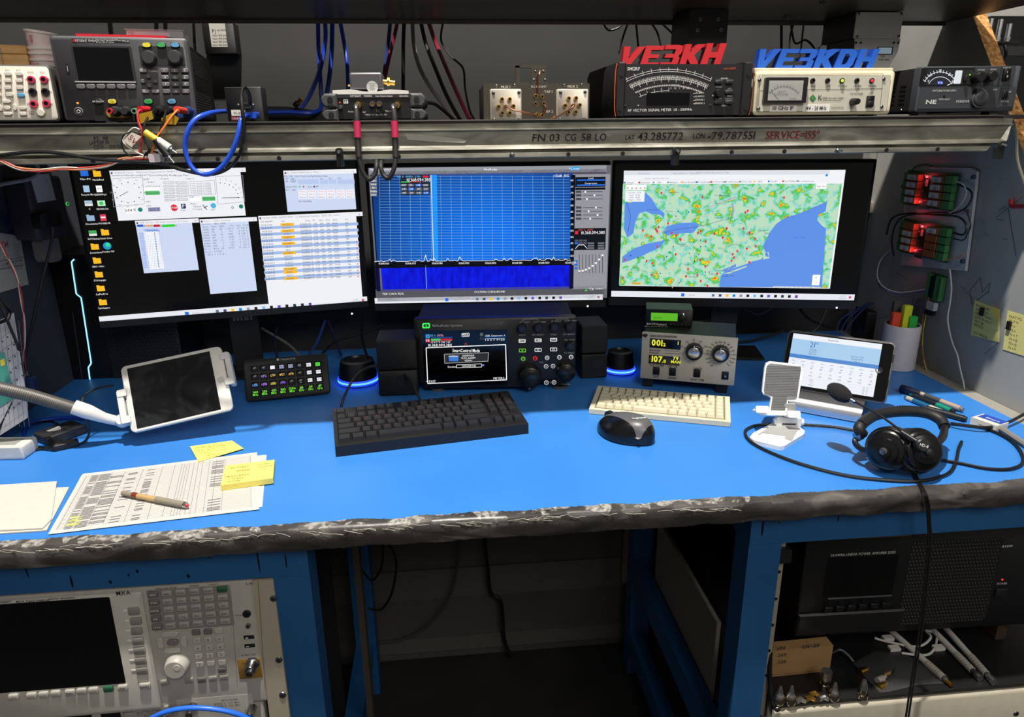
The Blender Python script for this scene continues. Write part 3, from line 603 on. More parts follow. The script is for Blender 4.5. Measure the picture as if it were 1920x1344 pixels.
for px, py in ((1349, 153), (1369, 153), (1368, 172), (1348, 191), (1368, 191)): d.btn('button', C(66, 66, 68, .5), px, py, 14, 7, .005, .001, y=.0015)
d.knob('selector_knob', C(12, 12, 13, .4), 1350, 174, 8, .010, y=.0015)
for t, px, py in (('- SENSOR -', 1358, 147), ('RANGE', 1348, 163), ('AVG', 1368, 166), ('MENU', 1368, 180), ('ALARM', 1347, 185), ('BACKLT', 1367, 185), ('REF', 1338, 179), ('AUTO', 1358, 198)): d.txt(t, px, py, 2.6, y=yy)
d.knob('microphone_hole', C(150, 150, 150), 1197, 198, 1.6, .001, y=.0015); 
for px in (1172, 1332): d.screw(px, 199 if px < 1200 else 198, 2.6, .0015, mat=CHAR)
d.done(); SM = d; smH = H
# ---- letter signs
GL = {'V': [(0, 1), (.3, 1), (.40, .40), (.68, 1), (1, 1), (.52, 0), (.2, 0)],
 'E': [(0, 0), (.84, 0), (.84, .2), (.3, .2), (.3, .41), (.74, .41), (.74, .59), (.3, .59), (.3, .8), (.84, .8), (.84, 1), (0, 1)],
 '3': [(0, 0), (.62, 0), (.76, .05), (.82, .15), (.82, .40), (.70, .5), (.82, .60), (.82, .86), (.76, .96), (.62, 1), (0, 1), (0, .8), (.52, .8), (.52, .59), (.12, .59), (.12, .41), (.52, .41), (.52, .2), (0, .2)],
 'K': [(0, 0), (.3, 0), (.3, .36), (.6, 0), (.98, 0), (.56, .52), (.95, 1), (.58, 1), (.3, .64), (.3, 1), (0, 1)],
 'H': [(0, 0), (.3, 0), (.3, .38), (.62, .38), (.62, 0), (.92, 0), (.92, 1), (.62, 1), (.62, .62), (.3, .62), (.3, 1), (0, 1)],
 'D': [(0, 0), (.55, 0), (.74, .07), (.86, .22), (.86, .78), (.74, .93), (.55, 1), (0, 1), (0, .503), (.3, .503), (.3, .76), (.47, .76), (.56, .66), (.56, .34), (.47, .24), (.3, .24), (.3, .497), (0, .497)]}
WD = {'V': .96, 'E': .86, '3': .84, 'K': .94, 'H': .95, 'D': .90}
def sign(name, label, word, L, Rr, z, height, rise, mat, side):
    d = Dev(name, label, 'letter sign', L, Rr, z); tot = sum(WD[c] for c in word)+.3; u = d.w/tot; x = -d.hw
    for i, c in enumerate(word):
        hh = height+rise*i/(len(word)-1); P = [(x+(a*.93+.26*b)*u, b*hh) for a, b in GL[c]]
        d.part('letter', MB().prism(P, 0, .016, mat, side)); x += WD[c]*u
    d.part('base_strip', MB().box(-d.hw, d.hw-.3*u, .003, .013, -.0008, .0022, side)); return d
zt = SZ+smH-.001
sign('letter_sign', 'red standing call sign letters on the black signal meter', 'VE3KH', PY(1158, 116, 1.20), PY(1366, 116, 1.20), zt, .030, .005, C(206, 34, 44, .4), C(150, 22, 30, .4))
# ---- transverter
d = shelfdev('transverter', 'cream transverter with analogue watt meter and row of indicator lamps', 'transverter', 1412, 1668, 216, 1.155, 1.16)
h = d.hw; H = d.uv(1540, 133)[1]
d.box('case', BEIGE, -h, h, .003, H, 0, .20, .006, .002); d.box('top_cover', BEIGE, -h-.002, h-.001, H-.004, H+.005, .006, .20, .002, .001)
d.box('front_plate', C(206, 202, 186, .5), -h+.006, h-.008, .008, H-.006, -.0012, .002, .003)
for x in (-h+.02, h-.03): d.box('foot', BLK, x-.008, x+.008, 0, .0035, .01, .03, .001)
d.pbox('meter_frame', C(24, 24, 24, .4), 1437, 145, 1511, 193, -.008, .002, .0015); d.pbox('meter_face', C(166, 166, 160, .6), 1443, 151, 1503, 188, -.0085, -.007, .0005)
mb = MB(); cx, cy = 1470, 196
d.line(mb, [(cx+34*math.sin(R_(a)), cy-34*math.cos(R_(a))) for a in range(-52, 53, 8)], .8, INK, -.0088)
for a in range(-50, 51, 10): d.line(mb, [(cx+32*math.sin(R_(a)), cy-32*math.cos(R_(a))), (cx+38*math.sin(R_(a)), cy-38*math.cos(R_(a)))], .8, INK, -.0088)
d.line(mb, [(1460, 187), (1445, 170)], 1, INK, -.0088); d.txt('WATT', 1466, 172, 3.4, INK, y=-.0089, mb=mb); d.txt('OUTPUT POWER', 1465, 177, 3.4, INK, y=-.0089, fit=26, mb=mb); d.txt('KUHNE', 1487, 185, 3, INK, y=-.0089, mb=mb); d.part('meter_print', mb)
d.pbox('meter_window', glass_mat('meter_glass', (220, 225, 225), .12, .05), 1443, 151, 1503, 188, -.0098, -.0094, .0005)
for i, (px, c) in enumerate(((1525, BLK), (1553, BLK), (1580, E(210, 255, 70, 1.2)), (1608, BLK), (1636, E(255, 50, 70, 1.2)))):
    d.jack('lamp_holder', C(20, 20, 20), BLK, px, 151, 4.6, .003, y=-.0012, n=12)
    if i in (2, 4): d.knob('lamp', c, px, 151, 3, .004, y=-.0012, n=12)
    d.txt(('ALC', 'VHF', 'PTT/LO', 'ON AIR', 'POWER')[i], px, 161, 3.4, GREY, y=-.0016)
d.line(d.T, [(1424, 170), (1655, 166)], .7, INK, -.0016); d.line(d.T, [(1425, 140), (1422, 209), (1650, 209), (1656, 138), (1425, 140)], .6, INK, -.0016)
d.poly(d.T, [(1524, 177), (1530.5, 184), (1524, 191), (1517.5, 184)], C(46, 120, 60, .5), -.0018); d.poly(d.T, [(1524, 180), (1527.5, 184), (1524, 188), (1520.5, 184)], C(80, 160, 90, .5), -.002)
d.txt('K', 1538, 183, 9, INK, y=-.0018); d.txt('UHNE electronic GmbH', 1541, 184, 3.6, INK, al='L', fit=43, y=-.0018); d.txt('MICROWAVE COMPONENTS', 1543, 188.5, 2.2, INK, al='L', fit=36, y=-.0018)
d.txt('TX POWER', 1606, 176, 3.4, INK, y=-.0018); d.txt('ON', 1633, 175, 3.4, INK, y=-.0018); d.txt('TRANSVERTER', 1570, 202, 3.4, GREY, y=-.0018, fit=26)
for t, a, b in (('10 GHz IF', 1444, 1493), ('144 - 28 MHz', 1506, 1555)):
    d.pbox('tape_label', C(238, 236, 230, .6), a, 196, b, 209, -.0018, -.001, .0004); d.txt(t, (a+b)/2, 202.5, 6.6, INK, fit=b-a-8, bold=.01, y=-.0022)
d.knob('power_knob', C(22, 22, 22, .35), 1609, 190, 6.5, .016, y=-.0012, taper=.85); d.btn('rocker_switch', C(22, 22, 22, .4), 1633, 190, 14, 20, .004, .001, y=-.0012); d.btn('rocker', C(38, 38, 38, .35), 1633, 194, 10, 9, .002, .001, y=-.0052)
for px, py in ((1424, 150), (1422, 203), (1657, 148), (1653, 200)): d.screw(px, py, 3.6, -.0012)
d.done(); TR = d; zt = SZ+H+.0055
sign('letter_sign', 'blue standing call sign letters on the cream transverter', 'VE3KDH', PY(1412, 122, 1.19), PY(1652, 122, 1.19), zt-.0005, .031, 0, C(32, 92, 196, .4), C(22, 66, 160, .4))
# ---- 50 amp power supply with lit meter
d = shelfdev('meter_power_supply', 'charcoal switching power supply with lit analogue meter at the shelf end', 'power supply', 1716, 1900, 208, 1.165, 1.155)
h = d.hw; H = d.uv(1800, 124)[1]; g = C(66, 70, 76, .45); g2 = C(56, 59, 64, .5)
d.box('body', C(26, 26, 28, .6), -h+.002, h-.002, .007, H-.001, .016, .26, .002); d.box('front_bezel', g, -h, h, .006, H, 0, .02, .003, .002)
for x in (-h+.018, h-.028): d.box('foot', g, x-.007, x+.007, 0, .0068, .008, .03, .001)
d.pbox('meter_frame', C(20, 20, 22, .35), 1730, 127, 1824, 160, -.001, .002, .001); d.pbox('meter_face', C(38, 42, 48, .3), 1739, 130, 1803, 159, -.0014, 0, .0005)
mb = MB(); cx, cy = 1763, 168
for r in (24, 33): d.line(mb, [(cx+r*math.sin(R_(a)), cy-r*math.cos(R_(a))) for a in range(-64, 65, 8)], 1, E(240, 244, 250, .9), -.0017)
for a in range(-60, 61, 10): d.line(mb, [(cx+31*math.sin(R_(a)), cy-31*math.cos(R_(a))), (cx+37*math.sin(R_(a)), cy-37*math.cos(R_(a)))], 1, E(240, 244, 250, .9), -.0017)
for t, px, py in (('0', 1741, 152), ('10', 1745, 141), ('20', 1763, 132), ('30', 1781, 140), ('40', 1787, 152)): d.txt(t, px, py, 4, E(250, 250, 250, .9), y=-.0018, mb=mb)
d.poly(mb, [(1758, 152), (1767, 152), (1767, 158), (1758, 158)], E(40, 80, 220, .9), -.0017); d.txt('V/A', 1763, 155, 4, E(255, 255, 255), y=-.0019, mb=mb); d.line(mb, [(1776, 160), (1789, 154)], 1, E(255, 255, 255), -.0018); d.part('meter_scale', mb)
d.pbox('meter_lamp', E(236, 242, 246, .85), 1792, 132, 1801, 157, -.0016, -.001, .002); d.pbox('switch_window', C(40, 42, 40, .3), 1805, 131, 1821, 158, -.0016, 0, .001); d.btn('slide_switch', BLK, 1813, 147, 5, 10, .006, y=-.0016); d.knob('green_light', E(180, 255, 60), 1819, 140, 1.2, .001, y=-.0016)
d.pbox('lower_panel', g2, 1727, 164, 1823, 203, -.001, .001, .001); d.pbox('knob_panel', g2, 1827, 125, 1873, 160, -.001, .001, .001); d.pbox('switch_panel', g2, 1876, 124, 1898, 160, -.001, .001, .001); d.pbox('socket_panel', g2, 1824, 164, 1873, 202, -.001, .001, .001); d.pbox('voltage_panel', g2, 1876, 163, 1897, 200, -.001, .001, .001)
for px, py in ((1841, 144), (1864, 142)): d.knob('knob', C(14, 14, 15, .45), px, py, 10, .016, y=-.001)
d.btn('rocker_switch', C(12, 12, 13, .4), 1889, 139, 13, 21, .004, .001, y=-.001); d.txt('1', 1889, 135, 4, y=-.0055); d.txt('0', 1889, 143, 4, y=-.0055)
d.jack('socket_ring', C(160, 162, 164, .25, .9), BLK, 1840, 185, 16, .006, y=-.001, n=24, inner=.86); d.knob('socket_cap', C(60, 62, 66, .4), 1841, 184, 13.5, .009, y=-.001, taper=.97, n=24); d.btn('cap_tab', C(40, 42, 45), 1836, 170, 8, 8, .009, y=-.001)
d.btn('voltage_switch', BLK, 1886, 177, 10, 14, .003, .0005, y=-.001)
for t, px, py, hh, ft in (('SWITCHING POWER SUPPLY', 1771, 170, 3.6, 46), ('METER SELECT', 1771, 186, 3, 22), ('PS50SWII', 1805, 190, 4.5, 24), ('POWER ON', 1888, 127, 3, 14), ('VOLTAGE', 1884, 190, 3, 14), ('VOLTAGE ADJUST', 1840, 131, 2.6, 14), ('NOISE OFFSET', 1863, 130, 2.6, 12), ('12V', 1866, 168, 3, 8), ('115V', 1893, 172, 3, 7)): d.txt(t, px, py, hh, C(206, 208, 210, .5), fit=ft, y=-.0016)
d.txt('NE', 1746, 191, 7, C(206, 208, 210, .5), bold=.03, fit=20, y=-.0016); d.knob('meter_select_hole', BLK, 1771, 180, 2.4, .001, y=-.001)
m = MB()
for j in range(5):
    for i in range(5): m.box(-h+.0012, -h+.0021, .04+i*.03, .058+i*.03, .02+j*.007, .0225+j*.007, C(8, 8, 8))
d.part('side_vents', m, stuff=True); d.screw(1690, 206, 2); d.done()
# ---- boxes under the top shelf
g = C(212, 212, 208, .4, .25)
d = Dev('metal_enclosure', 'plain silver metal enclosure hanging under the dark top shelf', 'enclosure', PY(1601, 72, 1.36), PY(1687, 73, 1.36), PY(1640, 72, 1.36).z)
d.box('case', C(50, 50, 50, .5, .3), -d.hw+.001, d.hw-.001, .001, 1.605-PY(1640, 72, 1.36).z, .003, .12, .002); d.box('front_plate', g, -d.hw, d.hw, 0, 1.604-PY(1640, 72, 1.36).z, 0, .003, .001)
for px, py in ((1610, 26), (1690, 26), (1607, 69), (1685, 68)): d.screw(px, py, 3)
zq = 1.502; d = Dev('display_enclosure', 'silver enclosure with small lit display behind the blue letters', 'enclosure', PY(1602, 120, 1.365), PY(1664, 120, 1.365), zq, tilt=0)
hh = PY(1640, 72.5, 1.365).z-zq; w2 = d.uv(1688, 77)[0]
m = MB().prism([(-d.hw, 0), (d.hw, 0), (w2-.002, hh*.6), (w2, hh), (-d.hw-.006, hh)], 0, .10, g, C(60, 60, 60, .5, .3)); d.part('case', m)
d.pbox('display', E(150, 168, 180, .55), 1648, 89, 1671, 101, -.001, .001, .0005); d.pbox('display_frame', BLK2, 1646, 87.5, 1673, 102.5, -.0006, .001, .0005)
for px in (1605, 1614, 1676, 1684): d.screw(px, 80, 2.2, mat=BLK)
d.txt('15/01', 1655, 105, 3, INK); d.txt('WEST SIDE', 1657, 112, 3, INK); d.done()
d = Dev('black_junction_box', 'black metal box hanging under top shelf above the red letters', 'box', PY(1290, 80, 1.34), PY(1362, 80, 1.34), PY(1320, 82, 1.34).z)
d.box('case', C(20, 20, 21, .45), -d.hw, d.hw, 0, 1.605-PY(1320, 82, 1.34).z, 0, .1, .002)
for px, py in ((1308, 57), (1352, 56), (1313, 36), (1347, 36)): d.jack('screw_hole', STEEL, BLK, px, py, 3.4, .002)
# wall adapter with paper label
d = Dev('wall_adapter_box', 'black box with a white printed label high on the back wall', 'adapter', PY(385, 100, 1.66), PY(444, 98, 1.66), PY(410, 101, 1.66).z)
H = d.uv(410, 42)[1]; d.box('case', C(24, 24, 25, .5), -d.hw, d.hw, 0, H, 0, .038, .002, .001); d.pbox('paper_label', C(176, 172, 164, .7), 391, 42, 427, 88, -.0006, .001, .0004)
d.txt('FJ', 401, 58, 6, INK, y=-.001)
for py in (56, 66, 72, 78, 84): d.txt('input 100-240', 412 if py > 60 else 415, py, 3, INK, y=-.001, fit=26 if py > 60 else 16)
d.done()
# ================================================================ three monitors
BEZ = C(16, 16, 18, .4)
def monitor(label, L, Rr, z, H, bez_b, logo=None, dot=None):
    d = Dev('monitor', label, 'monitor', L, Rr, z, group='row of three monitors'); h = d.hw
    d.box('housing', BEZ, -h, h, 0, H, 0, .028, .003, .001); d.box('rear_bulge', BLK, -h*.6, h*.6, H*.2, H*.8, .028, .05, .01)
    d.box('screen', C(3, 3, 4, .22, var=0), -h+.006, h-.006, bez_b, H-.007, -.0006, .002, .001)
    d.box('lower_bezel', C(24, 24, 26, .4), -h+.001, h-.001, .001, bez_b-.001, -.0014, .002, .001)
    d.box('stand_neck', BLK, -.03, .03, -(z-DZ)+.006, H*.4, .05, .07, .004); d.box('stand_foot', BLK, -.09, .09, -(z-DZ)+.0012, -(z-DZ)+.007, .0, .1, .004)
    if dot: d.knob('power_light', E(255, 255, 255, 1.5), dot[0], dot[1], 1.8, .001, y=-.0014)
    if logo: d.txt('msi', logo[0], logo[1], 9, C(58, 58, 62, .4), bold=.03, fit=34, y=-.0018)
    return d
EBK = E(22, 24, 30); EGR = E(150, 152, 160); ELB = E(206, 218, 244); ETX = E(70, 74, 96); EGN = E(90, 190, 110); EYL = E(250, 190, 40); ERD = E(220, 40, 60); EBL = E(40, 110, 220); EWH = E(255, 255, 255); ETB = E(232, 234, 242); EMB = E(120, 150, 214)
def taskbar(d, x0, y0, x1, y1, hgt, sx, step, slope):
    m = MB(); P = [d.uv(x0, y0, -.0010), d.uv(x1, y1, -.0010)]; zb = min(P[0][1], P[1][1]); zt = zb+hgt
    m.quad((P[0][0], -.001, zb), (P[1][0], -.001, zb), (P[1][0], -.001, zt), (P[0][0], -.001, zt), ETB)
    cz = (zb+zt)/2; k = d.k(sx, y0)
    def sq(px, r, mt): x, _ = d.uv(px, y0+(px-x0)*slope, -.0013); m.quad((x-r, -.0013, cz-r), (x+r, -.0013, cz-r), (x+r, -.0013, cz+r), (x-r, -.0013, cz+r), mt)
    sq(sx, .0036, EBL)
    x, _ = d.uv(sx+12, y0, -.0013); m.text('Search', (x, -.0013, cz), .0032, EGR, al='L')
    for i, c in enumerate((E(90, 120, 150), ETX, EYL, E(20, 140, 200), EGR, EBK, E(120, 190, 240), EBK, E(90, 90, 200), EBK, E(30, 60, 60), EBK, E(110, 60, 170))): sq(sx+57+i*step, .003, c)
    x, _ = d.uv(x1-22, y1, -.0013); m.text('5:23 PM', (x, -.0013, cz+.0022), .0024, ETX); m.text('2024-09-22', (x, -.0013, cz-.0024), .0024, ETX)
    sq(x1-8, .0026, E(190, 100, 110)); d.part('taskbar', m)
def win(d, x0, y0, x1, y1, bg, title=None, bar=None):
    m = MB(); d.rect(m, x0, y0, x1, y1, bg, -.0011)
    if title:
        a = d.uv(x0, y0); b = d.uv(x1, y0); k = d.k(x0, y0); m.quad((a[0], -.0012, a[1]-8*k), (b[0], -.0012, a[1]-8*k), (b[0], -.0012, a[1]), (a[0], -.0012, a[1]), bar or E(240, 240, 246))
        m.text(title, (a[0]+7*k, -.0014, a[1]-4*k), 3.4*k, EGR, al='L'); m.text('x', (b[0]-6*k, -.0014, a[1]-4*k), 3.4*k, ETX); m.quad((a[0]+2*k, -.0014, a[1]-6*k), (a[0]+5*k, -.0014, a[1]-6*k), (a[0]+5*k, -.0014, a[1]-2.5*k), (a[0]+2*k, -.0014, a[1]-2.5*k), ETX)
    return m
# ---- left monitor
L = PY(187, 614, 1.436); Rr = PY(692, 577, 1.545)
d = monitor('monitor with black desktop full of icons and small white windows', L, Rr, (L.z+Rr.z)/2, .325, .0155, (455, 596), (660, 588)); T = -.0014
taskbar(d, 187, 603, 689, 568, .0150, 351, 14.5, -.07)
m = MB()
cols = [[(158, 325, 'This PC', EBL, 's'), (162, 354, 'Recycle Bin', E(170, 200, 230), 'b'), (166, 381, 'C', E(170, 190, 210), 'd'), (170, 409, 'Documents', E(150, 180, 210), 'f'), (174, 437, '14-ETS Backups', E(70, 170, 90), 'd'), (178, 463, 'Screenshots', EYL, 'f'), (182, 489, 'VE3KH - Utilities', EYL, 'f'), (185.5, 515, 'DTU Keysight', EYL, 'f'), (189, 541, 'CalPadfres', EYL, 'f'), (193, 567, 'Test Equipme', EYL, 'f')],
        [(182, 326, 'NodeRed', EYL, 'f'), (186, 354, '50300099.pd', EWH, 'p'), (190, 381, 'VE3KH 10GHz Grids', E(190, 240, 200), 'x'), (193.5, 408, 'WYAHKS-98', E(220, 60, 90), 'p'), (197, 436, 'Techcode - Shortcut', EYL, 'f'), (201, 461, 'Frontline V60', E(30, 150, 200), 'c')]]
for col in cols:
    for px, py, t, c, kd in col:
        x, z = d.uv(px, py, T); k = d.k(px, py); w_, h_ = (6.5, 5) if kd in 'fsdx' else (5, 6)
        if kd == 'c': m.lathe((x, T, z), (0, -1, 0), [(0, 7*k), (.0001, 7*k)], c, 16); m.lathe((x+1.5*k, T-.0001, z+2*k), (0, -1, 0), [(0, 4*k), (.0001, 4*k)], E(60, 220, 150), 12)
        else:
            m.quad((x-w_*k, T, z-h_*k), (x+w_*k, T, z-h_*k), (x+w_*k, T, z+h_*k), (x-w_*k, T, z+h_*k), c)
            if kd == 'f': m.quad((x-w_*k, T-.0001, z+h_*k), (x-1*k, T-.0001, z+h_*k), (x-2*k, T-.0001, z+(h_+1.6)*k), (x-w_*k, T-.0001, z+(h_+1.6)*k), c)
            if kd == 'd': m.quad((x-w_*k, T-.0001, z-h_*k), (x+w_*k, T-.0001, z-h_*k), (x+w_*k, T-.0001, z-1*k), (x-w_*k, T-.0001, z-1*k), E(230, 230, 230))
            if kd == 'x': m.lathe((x, T-.0001, z), (0, -1, 0), [(0, 3.4*k), (.0001, 3.4*k)], E(60, 190, 90), 8)
            if kd == 'p': m.quad((x-4*k, T-.0001, z-1*k), (x+4*k, T-.0001, z-1*k), (x+4*k, T-.0001, z+2*k), (x-4*k, T-.0001, z+2*k), E(240, 240, 240) if c is not EWH else E(210, 215, 220))
        m.text(t, (x, T, z-10.5*k), 3.2*k, EWH, fit=min(20, 2.6*len(t))*k)
d.part('desktop_icons', m)
m = win(d, 205, 320, 461, 404, E(240, 241, 246), 'VE3KH Rotator - Multimode Registered to VE3KH V3.58'); k = d.k(330, 360)
for t, px in (('Communication', 222), ('Setup', 243), ('Tracker', 257), ('RX-RTC', 272), ('Devices', 289), ('Maps', 303), ('My Mixes', 319), ('Google Maps', 340)): d.txt(t, px, 328.5, 3.2, ETX, y=T, mb=m)
for cx, cy, a0, a1 in ((240, 361, 0, 360), (413, 370, 0, 90)):
    for a in range(a0, a1+1, 30 if a1 > 90 else 15):
        if a == 360: continue
        rr = 24 if a1 > 90 else 34; px, py = cx+rr*math.sin(R_(a)), cy-rr*math.cos(R_(a))*.8; x, z = d.uv(px, py, T); m.lathe((x, T, z), (0, -1, 0), [(0, 1*k), (.0001, 1*k)], EBK, 6); d.txt(str(a), cx+(rr+7)*math.sin(R_(a)), cy-(rr+7)*math.cos(R_(a))*.85, 2.6, EGR, y=T, mb=m)
d.line(m, [(209, 335), (267, 332), (271, 382), (213, 388)], .7, EGR, T, True); d.line(m, [(404, 331), (455, 329), (459, 378), (409, 383)], .7, EGR, T, True)
d.line(m, [(224, 368), (240, 359)], .9, EBK, T); d.line(m, [(416, 371), (450, 370.5)], .9, EBK, T)
d.txt('244.9', 244, 394, 5.6, EBK, y=T, mb=m); d.txt('0', 436, 389, 5.6, EBK, y=T, mb=m); d.rect(m, 233, 389, 254, 400, EWH, -.0012)
for px, py in ((263, 393), (452, 387)): x, z = d.uv(px, py, T); m.lathe((x, T, z), (0, -1, 0), [(0, 4*k), (.0001, 4*k)], E(30, 130, 110), 14)
d.rect(m, 272, 358, 300, 365, EGN, T); d.rect(m, 379, 369, 404, 376, EGN, T); d.txt('Call to Locator', 286, 361.5, 3, EBK, y=-.0016, mb=m); d.txt('Call to Call 3', 391, 372, 3, EBK, y=-.0016, mb=m); d.rect(m, 270, 351, 299, 357.5, EWH, T); d.rect(m, 356, 371, 378, 377, EWH, T)
for i, j, px, py in grid((316, 342), (339, 342), (319, 375), (342, 374), 2, 6): d.line(m, [(px-10, py+2), (px+10, py+1.6), (px+10, py-2), (px-10, py-1.6)], .6, EGR, T, True); d.txt('QC %d area' % (i*6+j), px, py, 2.5, EGR, y=T, mb=m)
for t, px, py in (('QUIM', 274, 336), ('Brake', 283, 341), ('QTH Locator', 287, 349), ('Presets', 309, 335), ('CALL 3', 356, 335), ('Call', 359, 369), ('UTC', 279, 386), ('Mode', 362, 382), ('Parked', 370, 387), ('Tracking', 370, 392), ('HW', 278, 378)): d.txt(t, px, py, 3, ETX, y=T, mb=m)
d.line(m, [(352, 341), (402, 338), (404, 364), (354, 367)], .6, EGR, T, True)
for i in range(7): d.txt('%d: rover aircraft to tracking' % i, 356+i*.3, 344+i*3.4-i*.2, 2.3, ETX, al='L', fit=36, y=T, mb=m)
d.rect(m, 277, 389, 301, 396, E(150, 152, 190), T); d.txt('21:12:21', 289, 392.5, 4.6, EBK, y=-.0016, mb=m)
x, z = d.uv(326.5, 389.5, T); m.lathe((x, T, z), (0, -1, 0), [(0, 6.4*k), (.0001, 6.4*k)], ERD, 8); d.txt('STOP', 326.5, 389.5, 3.4, EWH, y=-.0017, mb=m)
d.rect(m, 339, 382, 349, 391, E(30, 40, 90), T); d.txt('P', 344, 386.5, 6, EWH, y=-.0016, mb=m); d.txt('Park', 344, 394, 3, ETX, y=T, mb=m); x, z = d.uv(400, 385.5, T); m.lathe((x, T, z), (0, -1, 0), [(0, 5*k), (.0001, 5*k)], E(80, 180, 230), 14); d.txt('SAT', 400, 393, 3, ETX, y=T, mb=m)
d.line(m, [(380, 384), (388, 393)], 1.4, ETX, T); d.line(m, [(382, 390), (389, 386)], 1.4, ETX, T)
d.part('rotator_window', m)
m = win(d, 253, 414, 373, 506, ELB, 'VHF Sector - 52 mults worked of 9 pans')
for t, px, c, w_ in (('Worked', 263, EBL, 12), ('Extended', 279, E(250, 200, 150), 14), ('Spotted', 294, ERD, 12), ('Current worked', 316, E(70, 230, 70), 25)): d.rect(m, px-w_/2, 421, px+w_/2, 425, c, T); d.txt(t, px, 423, 2.8, EBK, y=-.0016, mb=m)
d.rect(m, 269.5, 435, 308, 503, EWH, -.0013)
for i in range(11): d.line(m, [(272+i*2.9, 436), (276+i*2.9, 503)], .5, E(190, 205, 235), T)
for i in range(21): d.line(m, [(269, 437+i*3.2), (305, 436+i*3.2)], .5, E(190, 205, 235), T); d.txt('FN%02d' % i, 265+i*.4, 437.5+i*3.2, 2.4, EBL, y=T, mb=m); d.rect(m, 289+i*.4, 436+i*3.15, 290.8+i*.4, 438+i*3.15, E(30, 100, 180), -.0016)
for t in range(8): d.txt('ABE', 273+t*3.3, 431+(t % 2)*1.5, 3, EBL, y=T, mb=m)
d.part('grid_window', m)
m = win(d, 374, 411, 482, 545, ELB, 'Score - ARRL Contest')
for i, t in enumerate(('Contest: ARRL10GHZ', ' Band  Mode  QSOs    Pts  Unq  Pt/Q', '10000  CW    58   19134   42 329.9', '10000  FM     3     771    3 257.0', '10000  USB   43    8553   18 198.2', '24000  CW    12    2688    9 221.3', '24000  USB   10    1192    6 119.6', '47000  CW     3     936    0 312.0', '47000  USB    3     387    1 129.0', 'Total  Both 132   29757   81 225.4', 'Score: 37,852', '1 Mult = 3.6 Q s')): d.txt(t, 377.5+i*.6, 420.5+i*5.2, 3, ETX, al='L', y=T, mono=True, mb=m, fit=len(t)*2.35)
d.part('score_window', m)
m = win(d, 531, 320, 668, 392, ELB, 'E: VE3KH N1MM Entry Only 1')
for t, px in (('File', 536, ), ('Edit', 546), ('View', 557), ('Tools', 568), ('Config', 581), ('Window', 596), ('Help', 610)): d.txt(t, px, 330, 3, ETX, y=T, mb=m)
for a, b in ((558, 598), (600, 616), (617, 631), (633, 665)): d.rect(m, a, 337, b, 344.5, E(186, 202, 240), T)
for t, px, py in (('CW', 537, 335), ('FM', 549, 335), ('USB', 537, 340), ('USB', 549, 340), ('10 GHz', 538, 350.5), ('24 GHz', 550, 350), ('47G', 539, 356), ('78G', 551, 356), ('Snt', 603, 335), ('Rcv', 620, 334.5), ('Grid', 636, 334), ('Run', 581, 350), ('S&P', 594, 349.5)): d.txt(t, px, py, 2.8, ETX, y=T, mb=m)
for px, c in ((562, EGN), (569, ERD), (589, EBK)): x, z = d.uv(px, 350, T); m.lathe((x, T, z), (0, -1, 0), [(0, 1.6*k), (.0001, 1.6*k)], c, 8)
for i, j, px, py in grid((567, 358.5), (656, 358), (568, 370), (657, 369), 6, 3): d.rect(m, px-8, py-2.3, px+8, py+2.3, E(246, 247, 252), T); d.txt('F%d Exch' % (i+j*6+1), px, py, 2.4, ERD if j < 2 else ETX, y=-.0016, mb=m)
d.txt('No Heading', 572, 377, 3.2, ETX, y=T, mb=m); d.line(m, [(545, 341), (554, 341), (554, 337), (545, 337)], .5, EBK, T, True); d.part('entry_window', m)
m = win(d, 484, 405, 680, 562, E(240, 241, 245), 'VE3KH ARRL 10GHZ 2024 - by Received Contest - QSO (52 rows)')
for t, px in (('DD HH:MM', 500), ('Call', 530), ('Freq', 577), ('M', 588), ('Snt', 602), ('Rcv', 615), ('Grid', 628), ('Pts', 650)): d.txt(t, px, 415.5-(px-500)*.028, 3, ETX, y=T, mb=m)
calls = 'VA3TO VE3CDT VE3DN W2FU-1 VA3ELE VE3FGU W3SMM K1DZ AF1T WA1MKE K1MWK W2UW VE3EZC W1GHZ WA3RPI K1RZ W1FZY VE3NPS K2TXB'.split()
for i in range(18):
    py = 422+i*6.25-i*.55+i*.25
    if i % 2: d.hrect(m, 487+i*.55, 672+i*.25, py, 5.4, E(164, 188, 232), -.0013)
    if i in (0, 2, 4, 6, 9, 14, 15, 17): d.hrect(m, 526+i*.4, 551+i*.4, py-.6, 5.4, EYL, T)
    for t, px in (('09-18 1%d:%02d' % (7+i//6, (i*7) % 60), 500), (calls[i], 537), ('103681%02d.%02d' % (i*5, i*3 % 99), 573), ('CW' if i % 3 else 'USB', 591), ('599', 603), ('599', 615), ('FN%02d' % (i*3 % 40), 628), (str(100+i*37 % 600), 650)): d.txt(t, px+i*.4, py-(px-500)*.028, 3, ETX, y=-.0016, mb=m)
    if i > 5 and i != 12: d.txt('v', 668+i*.2, py-5, 4, ERD, y=-.0016, mb=m, bold=.03)
d.line(m, [(497, 525), (676, 516)], .8, EGR, T); d.part('log_window', m); d.done()
